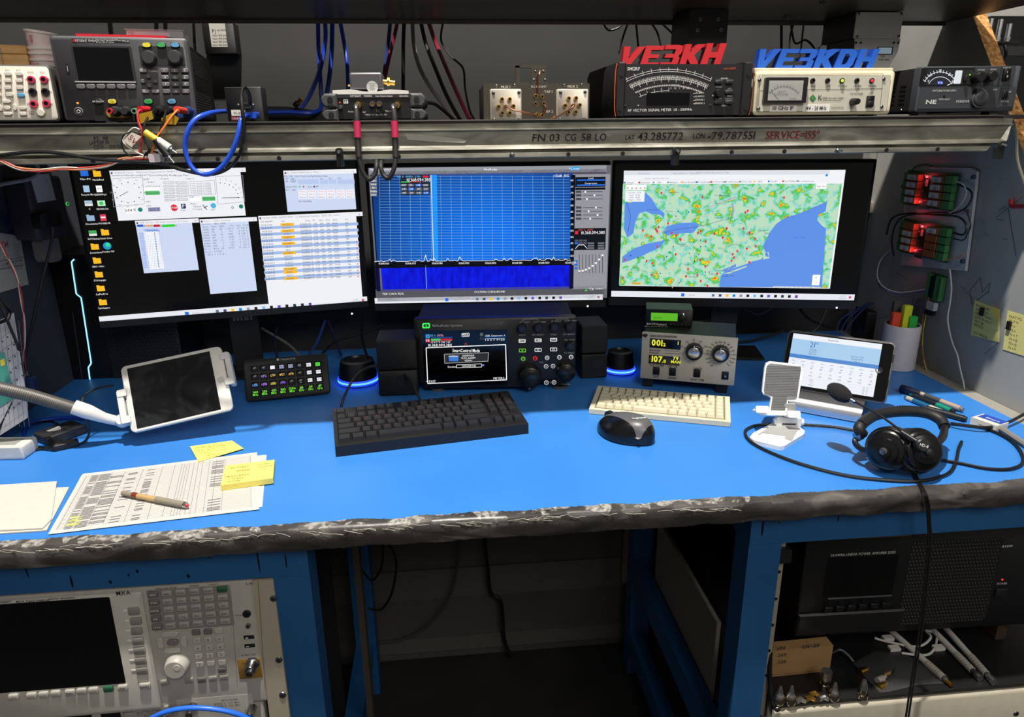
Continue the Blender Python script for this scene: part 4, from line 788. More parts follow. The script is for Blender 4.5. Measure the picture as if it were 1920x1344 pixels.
# ---- centre monitor
L = PY(703, 583, 1.562); Rr = PY(1136, 576, 1.527)
d = monitor('monitor showing blue radio spectrum with waterfall, middle of the three', L, Rr, (L.z+Rr.z)/2, .322, .0165, None, (1102, 574))
taskbar(d, 703, 569, 1130, 559, .0125, 838, 13, -.02)
m = MB(); d.rect(m, 690, 315, 1138, 558, E(104, 104, 112), -.001); d.part('app_frame', m)
spec = bpy.data.materials.new('spectrum_blue_screen'); spec.use_nodes = True; nt = spec.node_tree; N = nt.nodes; bs = N['Principled BSDF']; bs.inputs['Base Color'].default_value = (.01, .01, .01, 1)
tc = N.new('ShaderNodeTexCoord'); gr = N.new('ShaderNodeTexGradient'); gr.gradient_type = 'SPHERICAL'; mp = N.new('ShaderNodeMapping'); mp.inputs['Scale'].default_value = (3.4, 1, 4.4); mp.inputs['Location'].default_value = (.0, 0, -.66); cr = N.new('ShaderNodeValToRGB')
cr.color_ramp.elements[0].color = (lin(6), lin(48), lin(112), 1); cr.color_ramp.elements[1].color = (lin(4), lin(112), lin(232), 1); cr.color_ramp.elements[1].position = .8
nt.links.new(tc.outputs['Object'], mp.inputs[0]); nt.links.new(mp.outputs[0], gr.inputs[0]); nt.links.new(gr.outputs['Fac'], cr.inputs[0]); nt.links.new(cr.outputs[0], bs.inputs['Emission Color']); bs.inputs['Emission Strength'].default_value = 1
m = MB(); d.rect(m, 694, 328, 1071, 494, spec, -.0012); T = -.0015; GLN = E(130, 180, 226)
for i in range(30): py = 331+i*5.3; d.line(m, [(712, py-.5), (1068, py)], .5, GLN, T)
for i in range(19): px = 712+i*19.2; d.line(m, [(px-1.2, 329), (px+2-i*.12, 488)], .5, GLN, T)
d.rect(m, 694, 328, 708, 494, E(6, 24, 56), -.0013); d.rect(m, 1071, 328, 1076, 494, E(8, 14, 30), -.0013)
d.poly(m, [(809, 328), (819, 328), (822, 490), (813, 490)], E(30, 150, 250), T); d.line(m, [(808, 328), (813, 490)], 1.1, EWH, -.0018)
pts = [(702, 491)]
x = 702
while x < 1070:
    x += 3.2; a = random.random()**6*9; a = 12 if abs(x-798) < 1.7 else a; pts.append((x, 490.5-(x-700)*.008-a))
d.line(m, pts, .9, EWH, -.0018)
d.rect(m, 703, 491, 1072, 497, E(8, 10, 20), T)
for i in range(8): d.txt('10368.0%d0' % (i+6), 720+i*50, 494-i*.25, 3.4, EWH, y=-.0018, mb=m)
for i in range(13): d.txt('-%d' % (60+i*5), 1072, 338+i*11.8, 3.4, EWH, y=-.0018, mb=m)
d.txt('+32dB  10G', 1052, 329.5, 4.4, EWH, y=-.0018, mb=m); d.part('spectrum_panel', m)
wf = ramp_mat('waterfall_screen', [(.35, (4, 10, 190)), (.7, (10, 30, 240))], 90, 4, emit=1, stretch=(1, 1, .4))
m = MB(); d.rect(m, 714, 497, 1068, 541, wf, -.0012); d.rect(m, 703, 497, 714, 546, E(4, 6, 60), -.0013); d.rect(m, 1068, 497, 1075, 541, E(4, 6, 50), -.0013); d.line(m, [(798, 498), (800, 541)], 1, E(140, 190, 255), T); d.part('waterfall_panel', m)
m = MB(); d.rect(m, 692, 315, 1137, 322, E(150, 152, 160), -.0012); d.rect(m, 694, 322, 1136, 326, E(84, 80, 96), -.0012)
for px, t in ((697, 'File'), (714, 'Settings'), (731, 'Profiles')): d.txt(t, px, 317.5, 3.4, EWH, y=T, mb=m)
d.txt('FlexRadio', 920, 317.5, 4.2, EWH, y=T, mb=m); d.rect(m, 1069, 313, 1086, 319, E(50, 160, 230), T); d.txt('PC Audio', 1077, 316, 3.4, EWH, y=-.0017, mb=m); d.part('title_bar', m)
m = MB()
for i in range(6): d.rect(m, 694, 330+i*6.5, 707, 335+i*6.5, E(130, 132, 140), T); d.txt(('Disp', 'ANT', 'Band', 'RF', 'Display', 'DAX')[i], 700.5, 332.5+i*6.5, 3, EWH, y=-.0018, mb=m)
d.part('side_menu', m); m = MB()
d.rect(m, 750, 328.5, 807, 365, E(20, 26, 40), T); d.txt('RX A  ANTA  2.7K', 766, 331, 3.4, E(120, 200, 255), y=-.0018, mb=m); d.rect(m, 793, 329, 803, 333, ERD, -.0017); d.txt('10.368.094.380', 785, 337, 5.6, EWH, fit=44, y=-.0018, mb=m); d.rect(m, 752, 340, 768, 342, EGN, -.0017); d.rect(m, 768, 340.5, 790, 341.5, ERD, -.0017)
for i, j, px, py in grid((757, 347), (798, 347), (758, 361.5), (799, 361.5), 4, 3): d.rect(m, px-6, py-2.2, px+6, py+2.2, EBL if (i, j) in ((2, 0), (3, 2), (1, 1)) else E(96, 100, 112), -.0017); d.txt(('ANT', 'SPL', 'USB', 'AGC', 'LSB', 'USB', 'AM', 'CW', '1.8K', '2.1K', '2.4K', '2.7K')[j*4+i], px, py, 2.8, EWH, y=-.0019, mb=m)
d.part('slice_flag', m)
m = MB(); d.rect(m, 1076, 327, 1137, 541, E(150, 150, 158), -.0012); DKP = E(18, 20, 28)
d.rect(m, 1079, 332, 1135, 350, DKP, T); d.rect(m, 1082, 336.5, 1134, 338.5, EBL, -.0017); d.rect(m, 1082, 346, 1134, 348, EBL, -.0017); d.txt('Level', 1108, 334, 3, EWH, y=-.0018, mb=m); d.txt('Compression', 1108, 343.5, 3, EWH, y=-.0018, mb=m)
d.rect(m, 1079, 352, 1135, 355.5, DKP, T)
for i, py in enumerate((359.5, 366, 373, 389, 396, 403, 410)): d.line(m, [(1093, py), (1130, py)], .9, DKP, T); q = 1096+(i*17 % 31); d.rect(m, q, py-1.6, q+3, py+1.6, EWH, -.0017); d.rect(m, 1080, py-2, 1090, py+2, E(70, 72, 80), T)
for py in (380, 416): pass
d.rect(m, 1077, 428, 1135, 468, DKP, T); d.txt('10.368.094.380', 1112, 436, 5.4, EWH, fit=44, y=-.0018, mb=m); d.txt('ANT A  ANTB', 1098, 431, 3, E(230, 90, 80), y=-.0018, mb=m); d.rect(m, 1078, 433, 1084, 439, ERD, -.0017)
for i, j, px, py in grid((1081, 451), (1097, 451), (1081, 456), (1097, 456), 3, 2): d.rect(m, px-3.4, py-1.8, px+3.4, py+1.8, EBL if i == 0 and j else E(80, 84, 96), -.0017)
for i, j, px, py in grid((1107, 456), (1126, 456), (1107, 465), (1126, 465), 2, 3): d.rect(m, px-5, py-1.5, px+7, py+1.5, E(110, 112, 120), -.0017)
d.line(m, [(1079, 466), (1085, 459), (1095, 459), (1101, 466)], 1, EWH, -.0018)
for i in range(8): px = 1086+i*6.2; d.line(m, [(px, 477), (px+.4, 512)], .9, DKP, T); q = 508-i*i*.6; d.rect(m, px-1.5, q-1.5, px+2, q+1.5, EWH, -.0017)
for py in (490, 496, 503): d.rect(m, 1077, py-2, 1083, py+2, EBL, -.0017)
d.part('control_panel', m)
m = MB(); d.rect(m, 704, 543, 1132, 551, E(86, 86, 92), -.0012); d.txt('TNF CWX FDX', 737, 551, 4, EWH, y=T, mb=m); d.txt('STATION: CORSAIRONE', 918, 547, 3.6, EWH, y=T, mb=m); d.txt('TX', 1109, 542, 4.6, EWH, y=T, mb=m); d.poly(m, [(1095, 546), (1101, 546), (1101, 540)], E(80, 200, 80), T); d.txt('20:38:22', 1124, 541, 3, EWH, y=T, mb=m); d.part('status_bar', m); d.done()
# ---- right monitor with weather map
L = PY(1140, 573, 1.545); Rr = PY(1604, 579, 1.43)
d = monitor('monitor showing a web page with colourful weather radar map', L, Rr, (L.z+Rr.z)/2, .322, .0195, None, (1569, 577))
taskbar(d, 1146, 556, 1602, 558, .0135, 1280, 13, 0)
m = MB(); d.rect(m, 1170, 320, 1556, 541, E(243, 244, 248), -.001); T = -.0014
d.rect(m, 1171, 321, 1555, 327, E(222, 224, 232), -.0012)
for t, px, py in (('Rainviewer', 1208, 325), ('* Janes (Denver) - Heymann', 1284, 324.5), ('W3SO/W3ZX Beacons Site Map', 1336, 323.5), ('https://wpcweather.com', 1232, 334)): d.txt(t, px, py, 3, EGR, y=T, mb=m)
for i, t in enumerate(('Google', 'Rainviewer', 'Mail', 'Netlogon', 'Rossco Rumboll', 'VHF Conditions', 'ARRL VTVC Map', 'TUC APRS Scope', 'DX/DX Tube', 'QRZ', 'Reddit', 'YouTube', 'Decoder and spectrum')): d.txt(t, 1182+i*27, 342.5-i*.25, 2.8, ETX, y=T, mb=m); d.rect(m, 1170+i*27, 341-i*.25, 1173+i*27, 344-i*.25, (EBL, ERD, EGR, EGN, EYL)[i % 5], T)
d.line(m, [(1196, 338), (1470, 337)], .5, E(214, 216, 224), T); x, z = d.uv(1550, 328.5, T); m.lathe((x, T, z), (0, -1, 0), [(0, .0026), (.0001, .0026)], E(30, 140, 220), 12); d.part('browser_window', m)
mapm = ramp_mat('radar_map_screen', [(0, (204, 226, 208)), (.47, (186, 222, 190)), (.525, (130, 214, 210)), (.565, (110, 206, 120)), (.61, (60, 190, 60)), (.645, (248, 224, 60)), (.68, (246, 150, 40)), (.72, (226, 50, 60))], 58, 10, emit=1, dist=.5, offset=(.37, 0, .2))
base_map = d.part('radar_map', (lambda m: (d.rect(m, 1168, 345, 1553, 540, mapm, -.0012), m)[1])(MB()))
def c7(*p): return [(900+a/4, 290+b/4) for a, b in p]
def c8(*p): return [(1340+a*.3021, 290+b*.3021) for a, b in p]
WAT = E(96, 146, 232); LAND = ramp_mat('map_land_screen', [(.3, (182, 220, 186)), (.7, (206, 226, 204))], 40, 6, emit=1)
m = MB()
for pts in (c7((1085, 355), (1130, 360), (1175, 330), (1240, 282), (1290, 330), (1330, 400), (1385, 440), (1380, 475), (1350, 450), (1290, 445), (1240, 425), (1195, 440), (1165, 510), (1150, 590), (1105, 622), (1080, 560)), c7((1375, 575), (1400, 535), (1500, 512), (1615, 508), (1645, 530), (1600, 585), (1480, 592), (1395, 606)), c7((1068, 765), (1150, 705), (1250, 668), (1392, 640), (1350, 695), (1200, 765), (1120, 795), (1064, 812)), c7((1820, 862), (1920, 820), (1920, 840), (1830, 880))): d.poly(m, pts, WAT, T)
d.poly(m, [(1349, 530), (1352, 516), (1362, 507), (1378, 502), (1396, 496), (1411, 490), (1427, 486), (1436, 474), (1430, 462), (1442, 438), (1455, 420), (1472, 408), (1490, 403), (1509, 396), (1526, 388), (1543, 381), (1551, 377), (1548, 396), (1535, 402), (1532, 412), (1542, 424), (1549, 428), (1541, 539), (1349, 538)], WAT, T)
cape = c8((300, 600), (320, 632), (338, 634), (336, 606), (326, 604), (342, 642), (300, 650))
d.poly(m, cape, LAND, -.0016); d.poly(m, c8((60, 738), (200, 688), (196, 698), (90, 738)), LAND, -.0016); d.part('map_water', m, parent=base_map)
m = MB(); RDL = E(226, 200, 150); PUR = E(170, 120, 210)
for pts in (c7((1420, 520), (1600, 470), (1760, 440), (1900, 400)), c7((1570, 530), (1640, 640), (1700, 760), (1800, 900)), c7((1100, 870), (1250, 880), (1400, 860), (1560, 840)), c7((1440, 1000), (1560, 860), (1640, 640)), c7((1890, 380), (1850, 600), (1820, 760)), c7((1160, 640), (1300, 600), (1400, 560)), c8((0, 600), (80, 560), (180, 530), (300, 470)), c8((60, 740), (160, 620), (260, 560)), c7((1700, 400), (1800, 360), (1920, 330))): d.line(m, pts, .9, RDL, T)
d.line(m, c7((1100, 360), (1130, 460), (1110, 580)), .8, ETX, -.0016); d.line(m, c7((1700, 400), (1880, 330), (1920, 320)), 1, PUR, T); d.line(m, c8((110, 300), (120, 350), (105, 380)), 1.4, PUR, T); d.line(m, c7((1360, 590), (1500, 555), (1640, 540), (1900, 470)), .6, ETX, -.0016); d.part('map_lines', m, parent=base_map)
m = MB()
pins = c7((1360, 290), (1410, 518), (1222, 570), (1325, 572), (1330, 580), (1437, 590), (1470, 605), (1505, 640), (1500, 635), (1340, 545), (1318, 560), (1468, 750), (1250, 800), (1292, 815), (1288, 905), (1545, 915), (1630, 905), (1655, 950), (1560, 860), (1848, 555), (1820, 625), (1650, 790), (1668, 320), (1285, 615), (1072, 925), (1086, 790), (1690, 840), (1330, 690), (1705, 985), (1757, 595), (1655, 575), (1635, 590), (1692, 655))+c8((75, 460), (50, 515), (178, 460), (255, 570), (215, 670), (200, 585), (112, 620), (105, 660), (250, 525), (205, 350), (190, 360), (15, 740), (140, 600), (430, 268), (215, 485), (120, 640))
for px, py in pins:
    x, z = d.uv(px, py, -.0017); k = d.k(px, py); m.lathe((x, -.0017, z+1*k), (0, -1, 0), [(0, 2.1*k), (.0001, 2.1*k)], E(226, 60, 70), 8); m.add([(x-1.4*k, -.0017, z), (x, -.0017, z-3.4*k), (x+1.4*k, -.0017, z)], [(0, 1, 2)], E(226, 60, 70))
for px, py in c7((1335, 495), (1485, 425), (1470, 460), (1575, 355), (1565, 430), (1400, 765), (1425, 732), (1450, 690), (1380, 790), (1300, 833), (1505, 950), (1495, 960), (1570, 740), (1605, 655), (1655, 640), (1640, 750), (1655, 690), (1130, 757), (1185, 770), (1720, 880), (1690, 880), (1610, 800), (1352, 890), (1225, 770)):
    x, z = d.uv(px, py, -.0018); m.lathe((x, -.0018, z), (0, -1, 0), [(0, .0014), (.0001, .0014)], EBK, 6)
d.part('map_pins', m, parent=base_map, stuff=True)
m = MB()
random.seed(3)
for t in ('Ottawa', 'Montreal', 'Toronto', 'Buffalo', 'Syracuse', 'Albany', 'Vermont', 'Scranton', 'Cleveland', 'Akron', 'Philadelphia', 'New York', 'Hartford', 'Boston', 'Concord', 'Portland', 'Bangor', 'Rochester', 'Harrisburg', 'Pennsylvania', 'Allentown', 'Kingston', 'Utica', 'Nantucket', 'Sudbury', 'Barrie'): d.txt(t, random.uniform(1190, 1440), random.uniform(355, 530), 2.8, ETX, y=-.0018, mb=m)
d.txt('Gulf of Maine', 1500, 445, 2.6, E(70, 100, 200), y=-.0018, mb=m)
d.rect(m, 1173, 346, 1212, 356, EWH, -.0017); d.rect(m, 1173, 358, 1208, 378, E(244, 246, 250), -.0017)
for i in range(5): d.txt('o', 1177+i*8, 352, 4, EBK, y=-.002, mb=m, bold=.02)
for i in range(4): d.txt('%s   %d.%d' % (('Latitude', 'Local', 'Grid', 'Region')[i], 43+i, 28), 1190, 361+i*4.5, 2.5, ETX, y=-.002, mb=m)
d.rect(m, 1185, 529, 1201, 533, EYL, -.0017); d.txt('Donate', 1193, 531, 3, ETX, y=-.002, mb=m); d.rect(m, 1524, 515, 1536, 535, EWH, -.0017); d.txt('+', 1530, 520, 5, ETX, y=-.002, mb=m); d.txt('-', 1530, 530, 5, ETX, y=-.002, mb=m); d.rect(m, 1531, 344, 1549, 354, EWH, -.0017); d.txt('Sign Out', 1540, 349, 3, ETX, y=-.002, mb=m); d.rect(m, 1450, 536.5, 1537, 540, E(236, 238, 236), -.0017)
d.txt('Keyboard shortcuts  Map data 2024 Google  Terms', 1494, 538.3, 2.4, ETX, y=-.002, mb=m, fit=82); d.part('map_labels', m, parent=base_map, stuff=True)
for i in range(5): d.btn('menu_button', C(60, 60, 64, .4), 1352+i*5, 565.5, 2.4, 1.6, .001, .0003, y=-.0014)
d.done(); random.seed(11)
# ================================================================ things on the bench
def desk(px, py, z=DZ): return PZ(px, py, z)
# ---- transceiver
d = Dev('radio_transceiver', 'large black radio transceiver with lit screen and tuning knobs under middle monitor', 'radio', PY(782, 735, 1.36), PY(1083, 738, 1.335), DZ)
h = d.hw; RB = C(12, 12, 15, .42)
_, ztop = d.uv(930, 596); xl = d.uv(776, 605)[0]; xr = d.uv(1081, 600)[0]; zb = .012
m = MB().prism([(xl+.004, zb+.012), (xl+.03, zb), (xl+.05, zb-.004), (xr-.09, zb-.004), (xr-.07, zb+.012), (xr-.001, zb+.016), (xr, ztop-.003), (xr-.004, ztop), (xl+.004, ztop), (xl, ztop-.003)], 0, .02, RB, ch=.002); d.part('front_panel', m)
d.box('body', C(26, 25, 26, .7), xl+.006, xr-.006, zb, ztop-.001, .02, .13, .003)
for x in (xl+.04, xr-.03):
    d.part('foot', MB().lathe((x, .02, 0), (0, 0, 1), [(0, .016), (.006, .016), (.008, .012), (zb+.018, .012)], C(18, 18, 19, .5), 20, [C(80, 80, 80, .5), C(18, 18, 19, .5), C(18, 18, 19, .5)]))
d.pbox('display_glass', C(4, 4, 6, .12, var=0), 791, 620, 953, 725, -.0008, .001, .002); T = -.0012
m = MB(); d.line(m, [(799, 652), (948, 646), (950, 712), (802, 719)], 1.6, EWH, T, True); d.txt('SmartControl Mode', 874, 657, 6.2, EWH, y=T, fit=51, mb=m, bold=.01, slope=-.02)
d.poly(m, [(833, 664), (916, 661), (915, 677), (834, 681)], E(40, 42, 46), T); d.line(m, [(833, 664), (916, 661), (915, 677), (834, 681)], .8, E(200, 200, 204), T-.0001, True); d.poly(m, [(841, 667), (860, 666.5), (859, 677), (842, 677)], E(60, 120, 210), T-.0002); d.poly(m, [(841, 667), (850, 666.5), (860, 667), (858, 669), (842, 669)], E(190, 200, 214), T-.0003)
for i, t in enumerate(('6600M-KH', 'FLEX-6600M', 'VE3KH')): d.txt(t, 878, 666.5+i*4.6, 3.4, EWH, y=T-.0003, mb=m)
d.txt('Station:', 848, 687.5, 3.8, EWH, y=T, mb=m); d.line(m, [(856, 684), (903, 682), (903, 688), (856, 689.5)], .8, EWH, T, True); d.txt('CORSAIRONE', 879, 686, 3.6, EWH, y=T, mb=m, fit=26); x, z = d.uv(906, 684.5, T); m.lathe((x, T, z), (0, -1, 0), [(0, .0021), (.0001, .0021)], E(130, 130, 240), 10)
d.txt('< EXIT', 808, 715, 4.2, EWH, y=T, mb=m); d.txt('METERS >', 938, 709, 4.2, EWH, y=T, mb=m)
d.rect(m, 798, 627, 806, 634, E(60, 150, 220), T); d.txt('A', 802, 630.5, 4.5, EBK, y=T-.0002, mb=m); d.rect(m, 798, 635.5, 806, 641.5, E(220, 60, 80), T); d.txt('TX', 802, 638.5, 4, EWH, y=T-.0002, mb=m); d.txt('RX A  XVTA', 819, 629, 4, E(120, 190, 255), y=T, mb=m, fit=23); d.txt('XVTA', 826, 629, 4, E(230, 80, 60), y=T-.0001, mb=m, fit=12)
d.rect(m, 808, 635, 826, 638.5, EGN, T); d.line(m, [(808, 633.5), (848, 632)], .9, EBL, T); d.rect(m, 826, 635, 848, 637, ERD, T); d.line(m, [(808, 640), (847, 638.5)], .8, E(240, 120, 110), T); d.txt('1 3 5 7 9 +20 +40', 826, 641.5, 2.8, EWH, y=T, mb=m, fit=36); d.txt('10.368.094.380', 825, 647, 5, EWH, y=T, mb=m, fit=44)
d.txt('MENU', 873, 627.5, 4, EWH, y=T, mb=m); d.line(m, [(866.5, 625), (879.5, 624.5), (879.5, 630.5), (866.5, 631)], .8, EWH, T, True); d.txt('75', 873, 645, 4, E(220, 60, 50), y=T, mb=m); d.rect(m, 900, 624, 906, 630, E(90, 90, 90), T); d.txt('TX', 903, 635, 4, E(90, 90, 90), y=T, mb=m); d.txt('-20dB  Compression  0', 928, 629, 3, EWH, y=T, mb=m, fit=38); d.line(m, [(909, 631.5), (947, 630)], .9, EBL, T); d.line(m, [(909, 635), (947, 634)], .9, E(150, 190, 230), T); d.txt('1 3 5 7 9+20', 928, 637, 3, EWH, y=T, mb=m, fit=36)
d.part('screen_image', m)
m = MB(); d.line(m, [(793, 607), (805, 606.5), (805, 614), (793, 614.5)], 2.4, E(60, 230, 90, 1.3), T, True); x, z = d.uv(799, 611, T); m.lathe((x, T, z), (0, -1, 0), [(0, .0014), (.0001, .0014)], E(90, 255, 120), 8); d.part('power_light', m)
d.txt('FlexRadio Systems', 842, 610, 5, C(190, 190, 192, .5), fit=50); d.poly(d.T, [(809, 609), (813, 608), (818, 612), (813, 613)], C(150, 150, 152, .5), -.0006); d.txt('FLEX-6600M', 929, 605, 4.4, C(120, 120, 122, .4), fit=33); d.txt('Signature Series SDR', 929, 609, 2.2, C(120, 120, 122, .4), fit=28)
for px, py in ((979, 616), (1010, 615), (1040, 614), (1069, 613), (1070, 649)): d.knob('small_knob', C(26, 26, 29, .35), px, py, 8.5, .012, cap=C(38, 38, 42, .3))
d.knob('tuning_knob', C(16, 16, 18, .3), 994, 710, 22, .022, taper=.93, n=36, cap=C(24, 24, 28, .25)); d.knob('finger_dimple', C(90, 90, 92, .2), 993, 729, 3, .024, taper=.7)
d.knob('second_knob', C(16, 16, 18, .3), 1062, 700, 18, .018, taper=.93, n=32, cap=C(24, 24, 28, .25))
def keylight(px, py, t, c, w_=13, h_=6.5):
    d.btn('key', C(20, 20, 22, .4), px, py, w_, h_, .0018); m = MB(); a, b = w_/2-.6, h_/2-.5; d.line(m, [(px-a, py-b), (px+a, py-b), (px+a, py+b), (px-a, py+b)], 1, c, -.0021, True); d.txt(t, px, py, h_*.5, c, y=-.0022, mb=m); d.part('key_legend', m)
for px, py, t, c in ((979, 639, 'MOX', EWH), (1009, 638, 'TUNE', EWH), (1038, 637, 'ATU', EWH), (979.5, 657, 'F1', E(130, 230, 60)), (1009, 656, 'F2', EWH), (1038, 655, 'F3', EWH)): keylight(px, py, t, c)
for px, py, t, c in ((981, 673, 'RX', E(110, 200, 60)), (1003.5, 672, 'TX', E(240, 50, 60)), (1026, 671, 'AB', E(210, 210, 214)), (1049, 670, 'RA', E(210, 210, 214)), (1071, 669.5, 'FX', E(210, 210, 214)), (1024, 687, 'A', E(200, 200, 204)), (1037, 686.5, 'B', E(200, 200, 204)), (1024.5, 717.5, 'A', E(200, 200, 204)), (1039, 717, 'B', E(200, 200, 204))):
    d.jack('round_key', c, C(14, 14, 16), px, py, 4.2, .0016, inner=.76, n=14); d.txt(t, px, py, 3.6, c, y=-.002)
for t, px, py in (('SOLO', 979, 628), ('RX SELECT', 1009, 627.5), ('SOLO', 1038, 627), ('RX SELECT', 1067, 626.5), ('TX MENU', 1067, 661.5), ('LINK', 1015, 679), ('LOCK', 1031, 717), ('0 0000m', 1061, 720), ('AF  AGCT', 984, 604), ('LOW  HIGH', 1012, 603.5), ('AF  AGCT', 1043, 602), ('LOW  HIGH', 1070, 601), ('MIC  PWR', 1068, 637)): d.txt(t, px, py, 3, C(180, 180, 182, .5))
for a, b in ((979, 1010), (1040, 1068)): d.line(d.T, [(a, 602), (a+4, 598.5), (b-4, 598), (b, 601)], .6, C(180, 180, 182, .5), -.0006)
d.done()
# ---- small loudspeakers left and right of the transceiver
for lab, a, b, row, y0, y1, tp in (('black cube loudspeaker standing between round light and transceiver', 712, 786, 752, 1.345, 1.345, 592), ('black cube loudspeaker half hidden at the transceiver right side', 1089, 1137, 735, 1.40, 1.40, 578)):
    L = PY(a, row, y0); d = Dev('cube_loudspeaker', lab, 'loudspeaker', L, PY(b, row, y1), DZ, group='cube loudspeakers'); H = min(d.uv((a+b)/2, tp)[1], .117); hs = H*.46
    d.box('lower_cube', C(15, 15, 17, .6), -d.hw, d.hw, .001, hs, 0, .08, .004, .002); d.box('upper_cube', C(19, 19, 21, .7), -d.hw, d.hw, hs+.002, H, .004, .085, .004, .002)
    d.part('grille_ring', MB().lathe((.006, 0, hs*.62), (0, -1, 0), [(0, .012), (.0012, .012), (.0012, .0095), (.0004, .009)], C(34, 34, 37, .4), 24)); d.T.text('BOSE', (d.hw*.45, -.0004, .008), .0032, C(60, 60, 62, .4)); d.done()
# ---- round speaker lights with blue glow
glow = E(30, 60, 255, 2.2); glow2 = E(90, 170, 255, 2.0)
for lab, px, py, rp, tp in (('round black speaker with glowing blue base ring beside stream keypad', 668, 729, 39, 672), ('round black speaker with glowing blue base ring beside rotator controller', 1169, 706, 29, 655)):
    c = desk(px, py); k = (c-CAM).dot(FW)/FPX; r = rp*k; e = bpy.data.objects.new('glowing_speaker', None); COL.objects.link(e); e.location = (c.x, c.y+r, DZ); tag(e, lab, 'speaker', 'glowing round speakers')
    t = PY(px, tp, c.y+r).z-DZ
    child('base', MB().lathe((0, 0, 0), (0, 0, 1), [(0, r*.9), (.003, r*.95)], BLK, 32), e); child('light_ring', MB().lathe((0, 0, .003), (0, 0, 1), [(0, r*.98), (.004, r), (.008, r), (.011, r*.96)], glow, 36, [glow, glow2, glow]), e)
    child('housing', MB().lathe((0, 0, .011), (0, 0, 1), [(0, r*.94), (.004, r*.93), (t-.022, r*.84), (t-.014, r*.80), (t-.012, r*.6), (t-.016, r*.55)], C(14, 14, 16, .4), 36), e); child('top_rim', MB().lathe((0, 0, t-.012), (0, 0, 1), [(0, r*.82), (.002, r*.82), (.002, r*.7), (0, r*.68)], C(40, 40, 44, .3), 36), e)
# ---- stream keypad
d = Dev('stream_keypad', 'black tilted keypad with four rows of lit icon keys', 'keypad', desk(462, 759), desk(621, 742), DZ+.0064, tilt=28)
h = d.hw; H = d.uv(530, 669)[1]
d.box('case', C(19, 19, 20, .6), -h, h, .0005, H, 0, .012, .007, .002)
d.part('stand', MB().prism([(-h*.8, .012), (h*.8, .012), (h*.7, H*.8), (-h*.7, H*.8)], .012, .02, C(14, 14, 15, .5)))
ic = {(1, 0): (E(90, 90, 190), '4'), (2, 0): (EW, ''), (3, 0): (E(150, 160, 190), 'ABC'), (4, 0): (E(150, 160, 190), 'CMD'), (5, 0): (E(140, 150, 200), 'O'), (6, 0): (EW, 'ABC'), (7, 0): (E(90, 230, 60), 'ABC'), (1, 1): (E(180, 130, 240), 'RX A'), (2, 1): (E(240, 190, 60), 'CW'), (3, 1): (E(250, 200, 60), 'SPLT'), (4, 1): (E(250, 190, 60), 'XVTR'), (6, 1): (EW, 'USB'), (7, 1): (EW, 'VFO'), (0, 2): (E(90, 170, 250), 'USB'), (1, 2): (E(180, 110, 230), 'NFM'), (2, 2): (E(240, 230, 60), 'DIGU'), (3, 2): (E(150, 80, 230), 'AM'), (5, 2): (E(200, 240, 250), '_'), (6, 2): (EW, 'ABC'), (7, 2): (EW, 'VFO')}
bands = ['144', '222', '432', '903', '1296', '10', '24', '47']
for i, j, px, py in grid((477, 691), (595.5, 682.5), (479, 737.5), (600, 725), 8, 4):
    d.btn('key', C(12, 12, 13, .25), px, py, 13.5, 11.5, .0022, .0014)
    m = MB()
    if j == 3: d.txt(bands[i], px, py-2.4, 4.2, E(120, 240, 40), y=-.0026, bold=.01, mb=m, fit=3*len(bands[i])); d.txt('GHz' if i > 4 else 'MHz', px, py+2.6, 4, E(120, 240, 40), y=-.0026, bold=.01, mb=m, fit=9.5)
    elif (i, j) in ic:
        c, t = ic[(i, j)]
        if t in ('', 'ABC', 'VFO', 'CMD') or c is EW: d.rect(m, px-4.6, py-2.8, px+4.6, py+2.8, c, -.0025); d.txt(t, px, py, 3.2, EBK, y=-.0027, mb=m)
        else: d.txt(t, px, py, 4, c, y=-.0026, bold=.01, mb=m, fit=9.5 if len(t) > 1 else None)
    if m.v: d.part('key_icon', m)
d.txt('STREAM DECK', 540, 673, 3.6, C(170, 170, 172, .5), fit=27); x, z = d.uv(521, 674); d.T.lathe((x, -.0004, z), (0, -1, 0), [(0, .0026), (.0002, .0026), (.0002, .0016)], C(170, 170, 172, .5), 14); d.done()
# ---- rotator controller and keyer on top of it
d = Dev('rotator_controller', 'beige rotator controller with two yellow readouts and two dial knobs', 'controller', PY(1200, 711, 1.335), PY(1376, 722, 1.265), DZ)
h = d.hw; z0 = (d.uv(1200, 710)[1]+d.uv(1376, 722)[1])/2; H = (d.uv(1204, 624)[1]+d.uv(1380, 632)[1])/2
d.box('body', C(24, 24, 25, .6), -h+.003, h-.003, z0+.002, H-.002, .004, .12, .002); d.box('front_plate', C(196, 189, 172, .55), -h, h, z0, H, 0, .004, .001, .0008)
for x in (-h+.016, h-.022): d.part('leg', MB().prism([(x-.011, 0), (x+.009, 0), (x+.012, z0+.004), (x-.012, z0+.004)], .008, .022, BLK2)); d.part('leg', MB().prism([(x-.011, 0), (x+.009, 0), (x+.012, z0+.004), (x-.012, z0+.004)], .09, .104, BLK2))
YD = E(236, 236, 60); 
for (a, b, c_, e_), t, s_ in (((1219, 634, 1276, 654), '001', '.2   1'), ((1217, 665, 1274, 684), '107', '.0  79')):
    x0, z1 = d.uv(a, b); x1, zz = d.uv(c_, e_); d.box('readout', C(6, 6, 8, .15, var=0), x0, x1, zz-.0015, z1, -.0012, .001, .0005)
